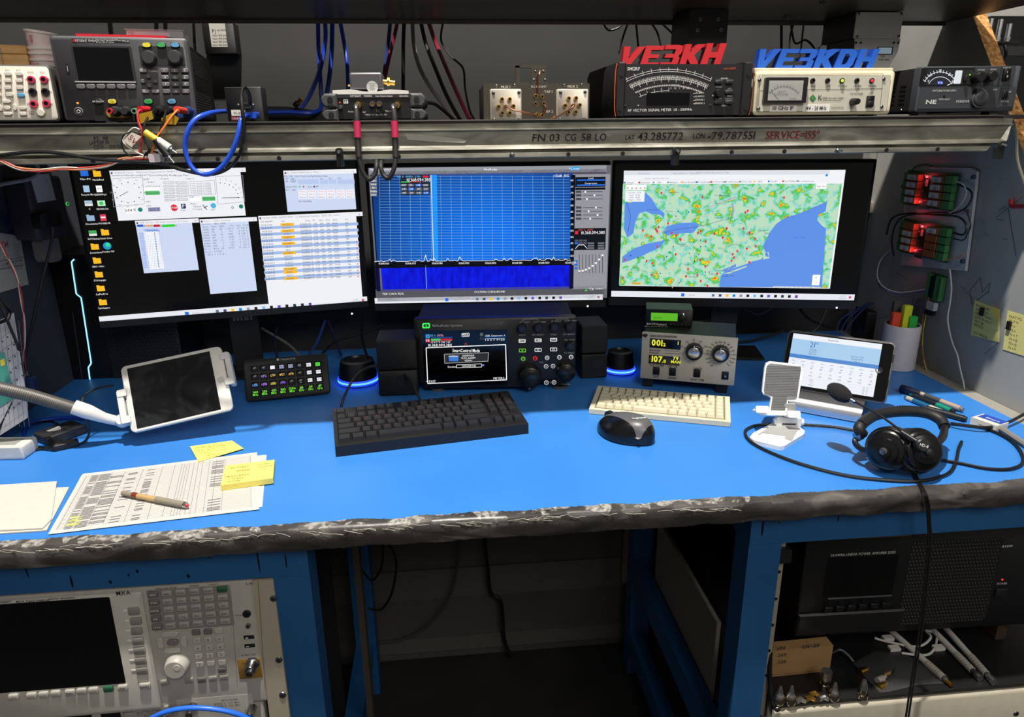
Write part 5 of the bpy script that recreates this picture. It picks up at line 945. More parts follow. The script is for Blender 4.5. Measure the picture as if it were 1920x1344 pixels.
for px, py, t, hh in ((1232, 642.5, '001', 11), (1232, 673, '107', 11), (1244.5, 646, '.2', 6), (1245, 677, '.0', 6), (1271.5, 643, '1', 6), (1267, 672, '79', 6), (1267, 678.5, 'MAN', 5)): d.txt(t, px, py, hh, YD, y=-.0016, bold=.03, fit=20 if hh == 11 else None)
for px, py, rp, a0, a1, n_ in ((1301, 662, 26, -90, 90, 7), (1351, 666, 26, -140, 140, 17)):
    for i in range(n_): a = R_(a0+(a1-a0)*i/(n_-1)); d.line(d.T, [(px+19*math.sin(a), py-19*math.cos(a)), (px+22*math.sin(a), py-22*math.cos(a))], .8, INK, -.0005); d.txt(str(i*30 if n_ < 10 else (180+i*22) % 360), px+26*math.sin(a), py-25*math.cos(a), 3, INK)
    d.knob('dial_knob', C(14, 14, 15, .3), px, py, 16.5, .014, n=28, cap=C(190, 190, 192, .25, .9), mark=PRINT)
for px, py in ((1230.5, 695.5), (1261, 697.5), (1307, 700), (1360, 704.5)): d.btn('push_button', C(20, 20, 21, .4), px, py, 12, 15, .003, .0008)
d.txt('0', 1360, 706, 4, y=-.0034)
for t, px, py, ft in (('GREEN HERON ENGINEERING', 1244, 630.5, 50), ('Elevation', 1228, 656.5, 20), ('Azimuth', 1226, 661, 18), ('CCW / DOWN', 1231, 685, 26), ('CW / UP', 1261, 687.5, 17), ('SAVE', 1230, 706, 10), ('CHANGE', 1260, 708.5, 16), ('CANCEL', 1308, 691, 17), ('SETUP / ITEM', 1307, 712, 24)): d.txt(t, px, py, 4, INK, fit=ft, bold=.01, slope=.03)
d.poly(d.T, [(1205, 627), (1212, 625.5), (1215, 629), (1211, 632), (1211, 634), (1209, 632), (1204, 630)], INK, -.0006)
for q in ((657, 654), (662, 664)): d.line(d.T, [(1246, q[0]), (1273, q[0]+1.5), (1273, q[1]+1.5)], .6, INK, -.0005)
d.done(); zc = DZ+H-.001
d = Dev('morse_keyer', 'small black keyer box with green display on the rotator controller', 'keyer', PY(1210, 622, 1.385), PY(1297, 622, 1.36), zc)
h = d.hw; H2 = d.uv(1250, 580)[1]
d.box('case', C(17, 17, 18, .5), -h, h, 0, H2, 0, .06, .002, .001); d.pbox('display_bezel', C(8, 8, 8), 1219, 584, 1272, 604, -.001, .001, .0005); d.pbox('display', E(96, 190, 40, .9), 1221, 586, 1270, 602, -.0014, 0, .0005); d.txt('READY', 1234, 596, 3.4, E(40, 90, 20), y=-.0018)
d.txt('K44 CW Keyboard', 1231, 607.5, 4, fit=36, bold=.01); d.txt('www.hamcrafters.com', 1231, 612, 3.4, fit=43)
for i in range(5): d.knob('button', C(50, 50, 50), 1257+i*7, 608.5, 2, .003)
d.knob('volume_knob', C(30, 30, 32, .4), 1281, 597, 7, .006); d.knob('light', E(230, 230, 230), 1282, 590, 1, .008); d.done()
# ---- black mechanical keyboard
def keycap(w_, dpt, hgt, mat):
    m = MB(); a = w_/2; b = dpt/2; t = .0022
    v = [(-a, -b, 0), (a, -b, 0), (a, b, 0), (-a, b, 0), (-a+t, -b+t, hgt), (a-t, -b+t, hgt), (a-t, b-t*.5, hgt), (-a+t, b-t*.5, hgt)]
    return m.add(v, [(0, 1, 5, 4), (1, 2, 6, 5), (2, 3, 7, 6), (3, 0, 4, 7), (4, 5, 6, 7)], mat)
def keyboard(name, label, L, Rr, dep, hf, hb, rows, units, case_m, key_m, plate_m, marx, marf, kh, pitch_y, deckr=.004, rowgap=None):
    d = Dev(name, label, 'keyboard', L, Rr, DZ); h = d.hw; tl = math.atan2(hb-hf, dep)
    m = MB(); pr = [(0, .001), (0, hf), (dep, hb), (dep, .001)]; k = 4
    m.add([(-h, a, b) for a, b in pr]+[(h, a, b) for a, b in pr], [(0, 1, 2, 3), (4, 7, 6, 5), (0, 4, 5, 1), (1, 5, 6, 2), (2, 6, 7, 3), (3, 7, 4, 0)], case_m); d.part('case', m)
    u = (2*h-2*marx)/units; e = []
    def top(y): return hf+(hb-hf)*y/dep
    pm_ = MB(); y0, y1 = marf-.002, dep-.004; pm_.add([(-h+marx-.002, y0, top(y0)+.0003), (h-marx+.002, y0, top(y0)+.0003), (h-marx+.002, y1, top(y1)+.0003), (-h+marx-.002, y1, top(y1)+.0003)], [(0, 1, 2, 3)], plate_m); d.part('key_plate', pm_)
    for j, row in enumerate(rows):
        y = marf+pitch_y*(j+.5)+(rowgap*pitch_y if rowgap and j == len(rows)-1 else 0)
        for x, w_, km, t in row:
            key = (name, round(w_, 2), km)
            if key not in _shared: _shared[key] = keycap(w_*u-.0008, pitch_y-.0008, kh, km or key_m).mesh('key')
            o = d.part('key', _shared[key], loc=(-h+marx+(x+w_/2)*u, y, top(y))); o.rotation_euler = (tl, 0, 0); e.append((-h+marx+(x+w_/2)*u, y, top(y)+kh, t, w_))
    return d, e, tl, u
def seq(x, items): 
    out = []
    for it in items:
        w_, t = it if isinstance(it, tuple) else (1, it)
        if t is not None: out.append((x, w_, None, t))
        x += w_
    return out
rows = [seq(0, [(1.25, '.'), (1.25, '.'), (1.25, '.'), (6.25, ''), (1.25, '.'), (1.25, '.'), (1.25, '.'), (1.25, '.')])+seq(15.25, list('<v>')),
        seq(0, [(2.25, '.')]+list('ZXCVBNM,./')+[(2.75, '.')])+seq(16.25, ['^']), seq(0, [(1.75, '.')]+list("ASDFGHJKL;'")+[(2.25, '.')])+seq(15.25, ['.', '.', '.']),
        seq(0, [(1.5, '.')]+list('QWERTYUIOP[]')+[(1.5, '.')])+seq(15.25, list('789')), seq(0, list('`1234567890-=')+[(2, '.')])+seq(15.25, list('456')),
        seq(0, ['.', (1, None), '1', '2', '3', '4', (.5, None), '5', '6', '7', '8', (.5, None), '9', '0', '-', '='])+seq(15.25, list('...'))]
d, e, tl, u = keyboard('mechanical_keyboard', 'black mechanical keyboard with red backlit legends lying on the blue mat', desk(630, 857), desk(991, 813), .142, .019, .030, rows, 18.25, C(17, 17, 18, .5), C(26, 25, 25, .5), C(12, 10, 10, .5), .006, .009, .0075, .0193, rowgap=.22)
RL = E(236, 84, 84, .8)
for x, y, z, t, w_ in e:
    if t: d.T.text(t, (x-.001, y+.003, z+.0006), .0026, RL, (1, 0, 0), (0, math.cos(tl), math.sin(tl)))
d.part('red_logo', MB().text('R', (-d.hw+.006, .136, .0300), .004, E(210, 30, 40, .8), V=(0, 1, .1))); d.done('key_legends')
KBM = d.M
# ---- beige compact keyboard
BK = C(212, 204, 176, .55); BK2 = C(196, 188, 160, .55)
rows = [seq(0, [(1.2, '.'), '.', '.', (1.2, '.'), (4.2, ''), (1.1, '.'), (1.1, '.'), (1.1, '.'), (1.1, '.'), (1, '.'), (1, '.')]), seq(0, [(1.9, '.')]+list('ZXCVBNM,./')+[(2.1, '.'), '.']), seq(0, [(1.6, '.')]+list("ASDFGHJKL;'")+[(1.4, '.'), '.']), seq(0, [(1.4, '.')]+list('QWERTYUIOP[]')+[(.6, '.'), '.']), seq(0, list('`1234567890-=')+['.', '.']), seq(0, list('.'*15))]
d, e, tl, u = keyboard('compact_keyboard', 'beige compact keyboard lying in front of the rotator controller', desk(1104, 776), desk(1369, 801), .112, .010, .017, rows, 15, BEIGE, BK, C(120, 112, 92, .6), .011, .010, .0055, .0150)
for x, y, z, t, w_ in e:
    if t and t != '.': d.T.text(t, (x-.002, y+.002, z+.0005), .0022, INK, (1, 0, 0), (0, math.cos(tl), math.sin(tl)))
d.done('key_legends')
# ---- mouse
c = desk(1180, 822); e = bpy.data.objects.new('computer_mouse', None); COL.objects.link(e); e.location = (c.x-.004, c.y+.014, DZ); e.rotation_euler = (0, 0, R_(128)); tag(e, 'grey and black wireless mouse on the blue mat', 'mouse')
m = MB(); nu, nv = 96, 40; gsh = C(15, 15, 17, .22); gry = C(88, 88, 90, .38)
for i in range(nu):
    for j in range(nv+1):
        a = 2*math.pi*i/nu; b = math.pi/2*j/nv; lx = .058*math.cos(a)*math.cos(b)**.75; ly = .036*math.sin(a)*math.cos(b)**.7*(1-.14*math.cos(2*a)*(1-j/nv)); hz = .004+.037*math.sin(b)**.9*(1-.18*(lx/.058)) if j else .002
        m.v.append((lx-.006*math.sin(b), ly*(1.0 if j else .94), hz))
for i in range(nu):
    for j in range(nv):
        i2 = (i+1) % nu; vs_ = [i*(nv+1)+j, i2*(nv+1)+j, i2*(nv+1)+j+1, i*(nv+1)+j+1]; yv = sum(m.v[q][1] for q in vs_)/4; xv = sum(m.v[q][0] for q in vs_)/4; m.f.append(tuple(vs_)); m.m.append(gsh); m.s.append(True)
m.f.append(tuple(i*(nv+1) for i in range(nu))[::-1]); m.m.append(BLK); m.s.append(False)
child('shell', m, e); pm_ = MB(); gx, gy = 40, 16
for i in range(gx+1):
    for j in range(gy+1):
        x = -.047+.092*i/gx; y = lerp(-.0165, .0185, j/gy)-.010*(x/.05); cb = min(((x/.058)**2+(y/.036)**2)**.69, .97); sb = math.sqrt(1-cb*cb); pm_.v.append((x-.006*sb, y, .0046+.037*sb**.9*(1-.18*(x/.058))))
pm_.f = [(i*(gy+1)+j, (i+1)*(gy+1)+j, (i+1)*(gy+1)+j+1, i*(gy+1)+j+1) for i in range(gx) for j in range(gy)]; pm_.m = [gry]*len(pm_.f); pm_.s = [True]*len(pm_.f); child('top_panel', pm_, e); child('scroll_wheel', MB().cyl((.036, -.0035, .027), (.036, .0035, .027), .009, BLK2, 16), e); child('button_gap', MB().tube([(.052, 0, .0175), (.045, 0, .0225), (.030, 0, .0325), (.018, 0, .0376)], .0008, BLK, 6, 4), e)
child('lettering', MB().text('logitech', (-.030, .003, .0432), .0046, PRINT, U=(-.55, -.83, .0), V=(.83, -.55, .1), bold=.02), e)
# ---- folding phone stand
def slabpx(pts, z, t, mat, f=desk): return MB().slab([PZ(a, b, z) for a, b in pts], (0, 0, t), mat)
e0_ = desk(1455, 822)
e = bpy.data.objects.new('phone_stand', None); COL.objects.link(e); e.location = (e0_.x, e0_.y, DZ); tag(e, 'white folding phone stand with grey ribbed rest', 'phone stand')
def ech(name, mb, par=None): o = child(name, mb, par or e); o.matrix_parent_inverse = Matrix.Translation(-Vector((e0_.x, e0_.y, DZ))); return o
PW = C(236, 236, 236, .4); PG = C(128, 128, 128, .6)
ech('base_plate', slabpx([(1405, 826), (1412, 818), (1448, 799), (1500, 808), (1508, 814), (1507, 820), (1470, 843), (1460, 844), (1412, 832)], DZ, .007, PW))
ech('grey_pad', slabpx([(1421, 815), (1450, 797), (1497, 805), (1489, 818), (1485, 827), (1471, 823), (1473, 818), (1429, 812), (1424, 816)], DZ+.007, .0012, C(160, 160, 158, .6)))
q = desk(1478, 806); yb_ = q.y+.004
d2 = Dev('__x', None, None, M=Matrix.Translation((q.x, yb_, DZ)) @ Matrix.Rotation(R_(-10), 4, 'Z')); bpy.data.objects.remove(d2.e)
def loc_mb(fn): m = MB(); fn(m); m.v = [tuple(d2.M @ Vector(v)) for v in m.v]; return m
w1 = .022
ech('hinge_block', loc_mb(lambda m: m.rbox(-w1, w1, .006, .024, -.006, .006, .003, PW, .001))); ech('hinge_slot', loc_mb(lambda m: m.box(-.012, .012, -.0066, -.004, .011, .0135, BLK)))
ech('hinge_pin', loc_mb(lambda m: m.cyl((-w1-.003, 0, .014), (w1+.004, 0, .014), .006, PW, 14))); ech('arm', loc_mb(lambda m: m.rbox(-.010, .010, .016, .048, -.001, .005, .002, C(170, 170, 168, .5)))); ech('arm_screw', loc_mb(lambda m: m.lathe((-.004, -.001, .026), (0, -1, 0), [(0, .0015), (.0006, .0015)], BLK, 8)))
pl = Dev('__y', None, None, M=Matrix.Translation((q.x-.004, yb_-.002, DZ+.036)) @ Matrix.Rotation(R_(-10), 4, 'Z') @ Matrix.Rotation(R_(-20), 4, 'X')); bpy.data.objects.remove(pl.e)
def pl_mb(pts, y0, y1, mat): m = MB(); m.prism([pl.uv(a, b, y0) for a, b in pts], y0, y1, mat); m.v = [tuple(pl.M @ Vector(v)) for v in m.v]; return m
outer = [(1437, 680), (1444, 677), (1498, 683), (1505, 688), (1506, 694), (1497, 748), (1493, 751), (1478, 752), (1474, 777), (1442, 773), (1446, 745), (1432, 739), (1429, 733), (1434, 690)]
inner = [(1440, 684), (1445, 681), (1497, 687), (1502, 691), (1494, 745), (1491, 748), (1476, 749), (1471, 773), (1445, 769), (1449, 743), (1435, 736), (1432, 732), (1437, 690)]
pp = ech('rest_frame', pl_mb(outer, 0, .006, PW)); ech('grey_rest', pl_mb(inner, -.0008, .0, PG))
m = MB()
for i in range(30):
    py = 684+i*3; xa_, xb_ = (1438-(py-684)*.1, 1502-(py-684)*.14) if py < 740 else (1449-(py-745)*.12, 1475-(py-745)*.13)
    a = pl.uv(xa_, py, -.0012); b = pl.uv(xb_, py+6*(xb_-xa_)/64, -.0012); z_ = (a[1]+b[1])/2; m.box(a[0], b[0], -.0014, -.0006, z_-.0006, z_+.0004, C(104, 104, 104, .6))
m.v = [tuple(pl.M @ Vector(v)) for v in m.v]; o = ech('ribs', m); o['kind'] = 'stuff'
for px, py in ((1427, 767), (1486, 776)):
    x, z = pl.uv(px, py, -.01); m = MB().rbox(x-.011, x+.011, z-.006, z+.0, -.016, .004, .004, PW); m.rbox(x-.011, x+.011, z-.006, z+.006, -.019, -.014, .003, PW); m.v = [tuple(pl.M @ Vector(v)) for v in m.v]; ech('hook', m)
a_ = pl.uv(1424, 768, -.004); b_ = pl.uv(1486, 775, -.004); m = MB().rbox(a_[0], b_[0], min(a_[1], b_[1])-.004, max(a_[1], b_[1])-.001, -.004, .005, .002, PW); m.v = [tuple(pl.M @ Vector(v)) for v in m.v]; ech('hook_bar', m)
# ---- weather tablet on its charging bar
d = Dev('tablet_dock', 'silver wedge tablet dock with rounded metal front bar', 'dock', desk(1478, 769), desk(1613, 794), DZ)
h = d.hw; m = MB(); pr = [(0, .001), (-.003, .006), (-.003, .016), (0, .022), (.006, .026), (.03, .032), (.075, .038), (.08, .001)]; k = len(pr)
m.add([(-h, a, b) for a, b in pr]+[(h, a, b) for a, b in pr], [tuple(range(k))[::-1], tuple(range(k, 2*k))]+[(i, i+k, (i+1) % k+k, (i+1) % k) for i in range(k)], C(60, 60, 62, .5), True)
for fi in range(2, 6): m.m[fi] = C(206, 206, 206, .32, .7)
d.part('dock_body', m)
A = PY(1459, 727, 1.215); B = PY(1661, 757, 1.105); zz = (A.z+B.z)/2
d = Dev('weather_tablet', 'tablet showing a blue weather forecast in a grey frame', 'tablet', A, B, zz, tilt=24)
h = d.hw; Hh = (d.uv(1473, 619)[1]+d.uv(1683, 640)[1])/2; z0 = 0
d.box('frame', C(112, 112, 112, .4, .5), -h, h, 0, Hh, .001, .012, .010, .002, n=5); xg = d.uv(1668, 700)[0]
d.box('glass', C(8, 8, 10, .12, var=0), -h+.003, xg, .004, Hh-.004, -.0004, .003, .006)
x0, z1 = d.uv(1491, 625); x1, _ = d.uv(1645, 700); z0 = d.uv(1628, 743)[1]; T = -.0008; xs0 = d.uv(1478, 680)[0]
def RQ(m, u0, v0, u1, v1, mat, y=T): m.quad((lerp(xs0, x1, u0), y, lerp(z1, z0, v1)), (lerp(xs0, x1, u1), y, lerp(z1, z0, v1)), (lerp(xs0, x1, u1), y, lerp(z1, z0, v0)), (lerp(xs0, x1, u0), y, lerp(z1, z0, v0)), mat)
def TX(m, t, u_, v_, hh, mat, al='C', y=T-.0003): m.text(t, (lerp(xs0, x1, u_), y, lerp(z1, z0, v_)), hh, mat, al=al)
m = MB(); RQ(m, 0, 0, 1, 1, E(236, 240, 248)); RQ(m, 0, .10, 1, .42, E(168, 204, 236), T-.0001); RQ(m, 0, .40, 1, .475, E(76, 134, 204), T-.0002)
TX(m, "21°", .26, .18, .010, E(60, 110, 180)); TX(m, 'Beamsville', .47, .05, .003, ETX)
for i in range(3): TX(m, ('Cloudy', '17 km/h', '1012 mb')[i], .26, .27+i*.045, .003, E(60, 100, 150)); TX(m, ('Sunrise 7:02', 'Sunset 19:15', 'UV 3')[i], .76, .30+i*.045, .003, E(60, 100, 150))
for i in range(9):
    TX(m, '%dPM' % (i+1), .06+i*.11, .53, .0026, E(120, 150, 190)); TX(m, '%d°' % (21-i), .06+i*.11, .64, .0034, E(70, 110, 170)); RQ(m, .05+i*.11, .585, .075+i*.11, .60, E(150, 170, 200), T-.0002); TX(m, '+%d' % (i*3), .06+i*.11, .72, .0026, ETX); TX(m, '2%d%%' % i, .06+i*.11, .78, .0026, ETX)
for i in range(3): RQ(m, .02, .83+i*.055, .98, .833+i*.055, E(206, 214, 228), T-.0002); TX(m, ('Mon', 'Tue', 'Wed')[i], .3, .86+i*.05, .0026, ETX); TX(m, '20 / 11', .9, .86+i*.05, .0026, ETX)
d.part('screen_image', m); x, z = d.uv(1648, 694); d.part('home_button', MB().lathe((x, -.0004, z), (0, -1, 0), [(0, .006), (.0005, .006), (.0005, .0045), (.0002, .004)], C(40, 40, 42, .3), 20))
m = MB()
for k_ in range(2):
    for i in range(7): px = 1672-k_*10.5-i*.4; py = 665+k_*47+i*2.1; x, z = d.uv(px-1, py, .0); m.box(x-.006, x+.006, -.0012+.001, .0014, z-.0006, z+.0006, BLK)
o = d.part('speaker_slots', m, stuff=True); x, z = d.uv(1663.5, 694, 0); d.T.text('LAUNCHPORT', (x, .0006, z), .0042, PRINT, U=(0, 0, 1), V=(-1, 0, 0), bold=.02); d.done()
# ---- white tablet in a gooseneck holder
BL = PZ(246, 812, .918); BR = PY(438, 767, BL.y+.035); TL = PY(209, 692, BL.y+.06)
X = (BR-BL).normalized(); Zv = (TL-BL); Hh = Zv.length; Zv = (Zv-X*Zv.dot(X)).normalized(); Yv = Zv.cross(X); w_ = (BR-BL).length
Mx = Matrix(((X.x, Yv.x, Zv.x, BL.x), (X.y, Yv.y, Zv.y, BL.y), (X.z, Yv.z, Zv.z, BL.z), (0, 0, 0, 1))) @ Matrix.Translation((w_/2, 0, 0))
d = Dev('white_tablet', 'white framed tablet with dark screen held above the mat', 'tablet', M=Mx); h = w_/2
d.box('frame', C(226, 224, 218, .35), -h, h, 0, Hh, 0, .0075, .009, .0015, n=6); P = [d.uv(231, 690), d.uv(389, 662), d.uv(419, 766), d.uv(264, 803)]
xa_ = (P[0][0]+P[3][0])/2; xb_ = (P[1][0]+P[2][0])/2; za_ = (P[3][1]+P[2][1])/2; zb_ = (P[0][1]+P[1][1])/2
smudge = ramp_mat('smudged_dark_glass', [(.45, (14, 15, 17)), (.75, (44, 46, 48))], 18, 8, .16, dist=1.5)
d.box('screen', smudge, xa_, xb_, za_, zb_, -.0005, .001, .0005); d.knob('camera_dot', BLK, 236, 748, 1.4, .0005); x, z = d.uv(414, 712); d.part('home_button', MB().lathe((x, -.0002, z), (0, -1, 0), [(0, .006), (.0003, .006), (.0003, .005)], C(210, 208, 202, .4), 20))
TM = d.M
d = Dev('tablet_holder', 'white spring clamp on grey gooseneck arm gripping the white tablet', 'holder', M=TM @ Matrix.Translation((0, .012, 0)))
CW = C(220, 219, 214, .4)
for s_, z0, z1 in ((-1, .018, .078), (1, .045, .105)):
    m = MB(); xo = s_*(h+.002); m.rbox(min(xo, xo+s_*.010), max(xo, xo+s_*.010), z0, z1, -.016, .004, .003, CW, .001); m.rbox(min(xo-s_*.006, xo+s_*.008), max(xo-s_*.006, xo+s_*.008), z0, z0+.012, -.018, -.014, .002, CW); m.rbox(min(xo-s_*.006, xo+s_*.008), max(xo-s_*.006, xo+s_*.008), z1-.012, z1, -.018, -.014, .002, CW); d.part('clamp_jaw', m)
d.part('clamp_bar', MB().rbox(-h-.01, h+.01, .05, .068, -.002, .004, .002, CW))
def dl(px, py, y): return d.Mi @ PY(px, py, y)
yb_ = BL.y
P = [PY(-70, 715, yb_-.02), PY(0, 728, yb_-.01), PY(60, 742, yb_), PY(110, 757, yb_+.005), PY(150, 769, yb_+.01)]
d.part('gooseneck', MB().tube([d.Mi @ p for p in P], .0105, C(100, 98, 95, .45, .3), 14, 8)); 
m = MB()
for i in range(60):
    t = i/59*(len(P)-1.001); a = int(t); q = d.Mi @ P[a].lerp(P[a+1], t-a); dr = (d.Mi.to_3x3() @ (P[a+1]-P[a])).normalized(); m.cyl(q-dr*.0006, q+dr*.0006, .0112, C(82, 80, 78, .5, .3), 12)
d.part('gooseneck_ribs', m, stuff=True)
d.part('sleeve', MB().tube([d.Mi @ PY(138, 763, yb_+.008), d.Mi @ PY(165, 772, yb_+.012), d.Mi @ PY(195, 783, yb_+.02), d.Mi @ PY(225, 790, yb_+.03)], .012, CW, 14, 6, radii=[.0125, .0125, .009, .008]))
d.part('ball_joint', MB().lathe(d.Mi @ PY(232, 790, yb_+.032)-Vector((0, .01, 0)), (0, -1, 0), [(-.012, .006), (-.006, .012), (.0, .012), (.006, .008)], CW, 16)); d.part('bench_clamp', MB().tube([d.Mi @ PY(-70, 715, yb_-.02), d.Mi @ Vector((-.86, yb_-.03, 1.03)), d.Mi @ Vector((-.9, yb_-.03, .99)), d.Mi @ Vector((-.9, yb_-.03, .93)), d.Mi @ Vector((-.9, yb_-.03, DZ+.001))], .0105, C(100, 98, 95, .45, .3), 12, 6))
# ================================================================ headset, paper, pens
def ell(m, c, rx, ry, rz, mat, axis=None, n=20, k=12):
    """ellipsoid, long axis rx along axis"""
    ax = Vector(axis or (1, 0, 0)).normalized(); a = ax.orthogonal().normalized(); b = ax.cross(a); pr = [(-rx*math.cos(math.pi*j/k), max(ry*math.sin(math.pi*j/k), 1e-5)) for j in range(k+1)]
    return m.lathe(c, ax, pr, mat, n)
c0 = desk(1690, 862); e = bpy.data.objects.new('headset', None); COL.objects.link(e); e.location = (c0.x, c0.y, DZ); tag(e, 'black headset with padded band and foam tipped boom microphone on the mat', 'headset')
def hch(name, mb, par=None):
    o = child(name, mb, par or e)
    o.matrix_parent_inverse = Matrix.Translation(-Vector((c0.x, c0.y, DZ))) if par is None else Matrix.Identity(4); return o
leather = C(24, 24, 26, .55, bump=.3, scale=120); gl = C(14, 14, 16, .25)
cR = PZ(1727, 846, DZ+.0465); cL = PZ(1664, 843, DZ+.0415); axR = Vector((-.12, -.92, .36)).normalized(); axL = Vector((-.72, -.62, .22)).normalized()
for nm, c, ax in (('ear_cup', cR, axR), ('ear_cup', cL, axL)):
    m = MB(); m.lathe(c, ax, [(-.026, .026), (-.022, .034), (-.010, .035), (-.008, .031), (-.004, .031), (.0, .032), (.004, .030), (.006, .026), (.010, .025), (.012, .019), (.016, .018), (.018, .010), (.020, .009)], gl, 32); hch(nm, m)
    hch('ear_pad', MB().lathe(c-ax*.026, -ax, [(0, .030), (.006, .034), (.012, .030), (.012, .015)], leather, 28)); hch('pivot', MB().lathe(c+ax*.018, ax, [(0, .006), (.005, .0055), (.006, .003)], STEEL if ax is axL else BLK2, 14))
bp = [PZ(1617, 815, DZ+.045), PZ(1612, 800, DZ+.058), PZ(1640, 779, DZ+.062), PZ(1690, 771, DZ+.062), PZ(1735, 774, DZ+.058), PZ(1762, 786, DZ+.052), PZ(1771, 800, DZ+.046)]
hch('headband', MB().tube(bp, .009, leather, 12, 6)); m = MB()
bb = [p+Vector((0, 0, .0075)) for p in bp]
for i in range(60):
    t = i/59*(len(bb)-1.001); a = int(t); q = bb[a].lerp(bb[a+1], t-a)+Vector((0, .002, .0015)); m.box(q.x-.0007, q.x+.0007, q.y-.001, q.y+.001, q.z-.0006, q.z+.0012, C(60, 60, 62, .6))
o = hch('stitching', m); o['kind'] = 'stuff'
hch('slider', MB().tube([bp[-1], PZ(1768, 818, DZ+.05), PZ(1756, 832, DZ+.05), PZ(1742, 845, DZ+.048), cR+axR*.016+Vector((.012, 0, -.004))], .006, C(16, 16, 17, .4), 8, 5)); hch('slider', MB().tube([bp[0], PZ(1603, 826, DZ+.035), PZ(1612, 840, DZ+.03), PZ(1635, 846, DZ+.033), cL+axL*.02], .0045, C(16, 16, 17, .4), 8, 5))
hch('band_ring', MB().cyl(PZ(1606, 819, DZ+.043), PZ(1614, 815, DZ+.045), .008, STEEL, 12))
mic = PZ(1574, 736, DZ+.105); bj = cR+axR*.022+Vector((-.012, 0, .012)); bd = (mic-bj).normalized()
hch('boom_joint', MB().lathe(bj-axR*.008, axR, [(0, .010), (.008, .010), (.010, .008)], BLK2, 20)); hch('boom_arm', MB().tube([bj, bj.lerp(mic, .15), bj.lerp(mic, .5)+Vector((0, 0, .004)), bj.lerp(mic, .86)], .0018, C(34, 34, 36, .35, .4), 8, 6)); hch('boom_collar', MB().cyl(bj.lerp(mic, .80), bj.lerp(mic, .87), .0035, STEEL, 10)); hch('boom_sleeve', MB().cyl(bj, bj.lerp(mic, .24), .0036, BLK2, 10))
foam = C(30, 30, 32, .95, bump=1, scale=900); m = MB(); ax = Vector((-.9, .15, .42)); ell(m, mic+Vector((.0, 0, 0)), .022, .0135, .0135, foam, (mic-bj.lerp(mic, .7)).normalized()); hch('foam_windscreen', m)
hch('cable_stub', MB().tube([cR+Vector((-.018, -.012, -.008)), PZ(1706, 862, DZ+.02), PZ(1712, 874, DZ+.008)], .0035, BLK2, 8, 4)); hch('logo', MB().text('HD-8', bj+axR*.0032, .0042, PRINT, U=(.93, -.12, -.3), V=Vector((.93, -.12, -.3)).cross(-axR) * -1 if False else (.3, .3, .9)))
def dcab(name, pts, r, mat, label, dz=0, **k): return cable(name, [PZ(a, b, DZ+r+.0006+dz) for a, b in pts], r, mat, label, **k)
dcab('headset_cable', [(1803, 828), (1797, 842), (1793, 862), (1782, 884), (1755, 896), (1715, 902), (1650, 899), (1580, 890), (1500, 869), (1440, 846), (1408, 828), (1397, 812), (1404, 802), (1430, 796), (1500, 796), (1560, 800), (1603, 807)], .0026, CABLE_BLK, 'black braided cable looping around the white phone stand')
cable('headset_cable', [PZ(1757, 861, DZ+.0033), PZ(1800, 868, DZ+.0033), PZ(1850, 878, DZ+.0033), PZ(1893, 879, DZ+.0033), PZ(1917, 868, DZ+.0033), PZ(1913, 845, DZ+.0033), PZ(1890, 822, DZ+.0033), PZ(1850, 804, DZ+.0033), PZ(1810, 797, DZ+.0033), PZ(1782, 794, DZ+.0033)], .0026, CABLE_BLK, 'black cable curving right of the headset to the bench edge')
cable('audio_cable', [PZ(1783, 793, DZ+.009), PZ(1810, 798, DZ+.009), PZ(1850, 801, DZ+.009), PZ(1890, 792, DZ+.01), PZ(1935, 768, DZ+.012)], .0028, CABLE_BLK, 'thick black cable crossing behind the headset out of frame')
for off, lab in ((0, 'thin black cable over the bench edge, left one of the hanging pair'), (5, 'thin black cable over the bench edge, right one of the hanging pair')):
    pts = [PZ(1706+off, 872, DZ+.003), PZ(1718+off, 900, DZ+.002), PZ(1732+off*.8, 925, DZ+.003)]+[PY(a+off*.8, b, .843) for a, b in ((1738, 948), (1740, 980))]+[PY(a+off, b, .842) for a, b in ((1741, 1010), (1737, 1060), (1730, 1130), (1721, 1200), (1708, 1280), (1696, 1360))]
    cable('hanging_cable', pts, .0016, CABLE_BLK, lab, n=6)
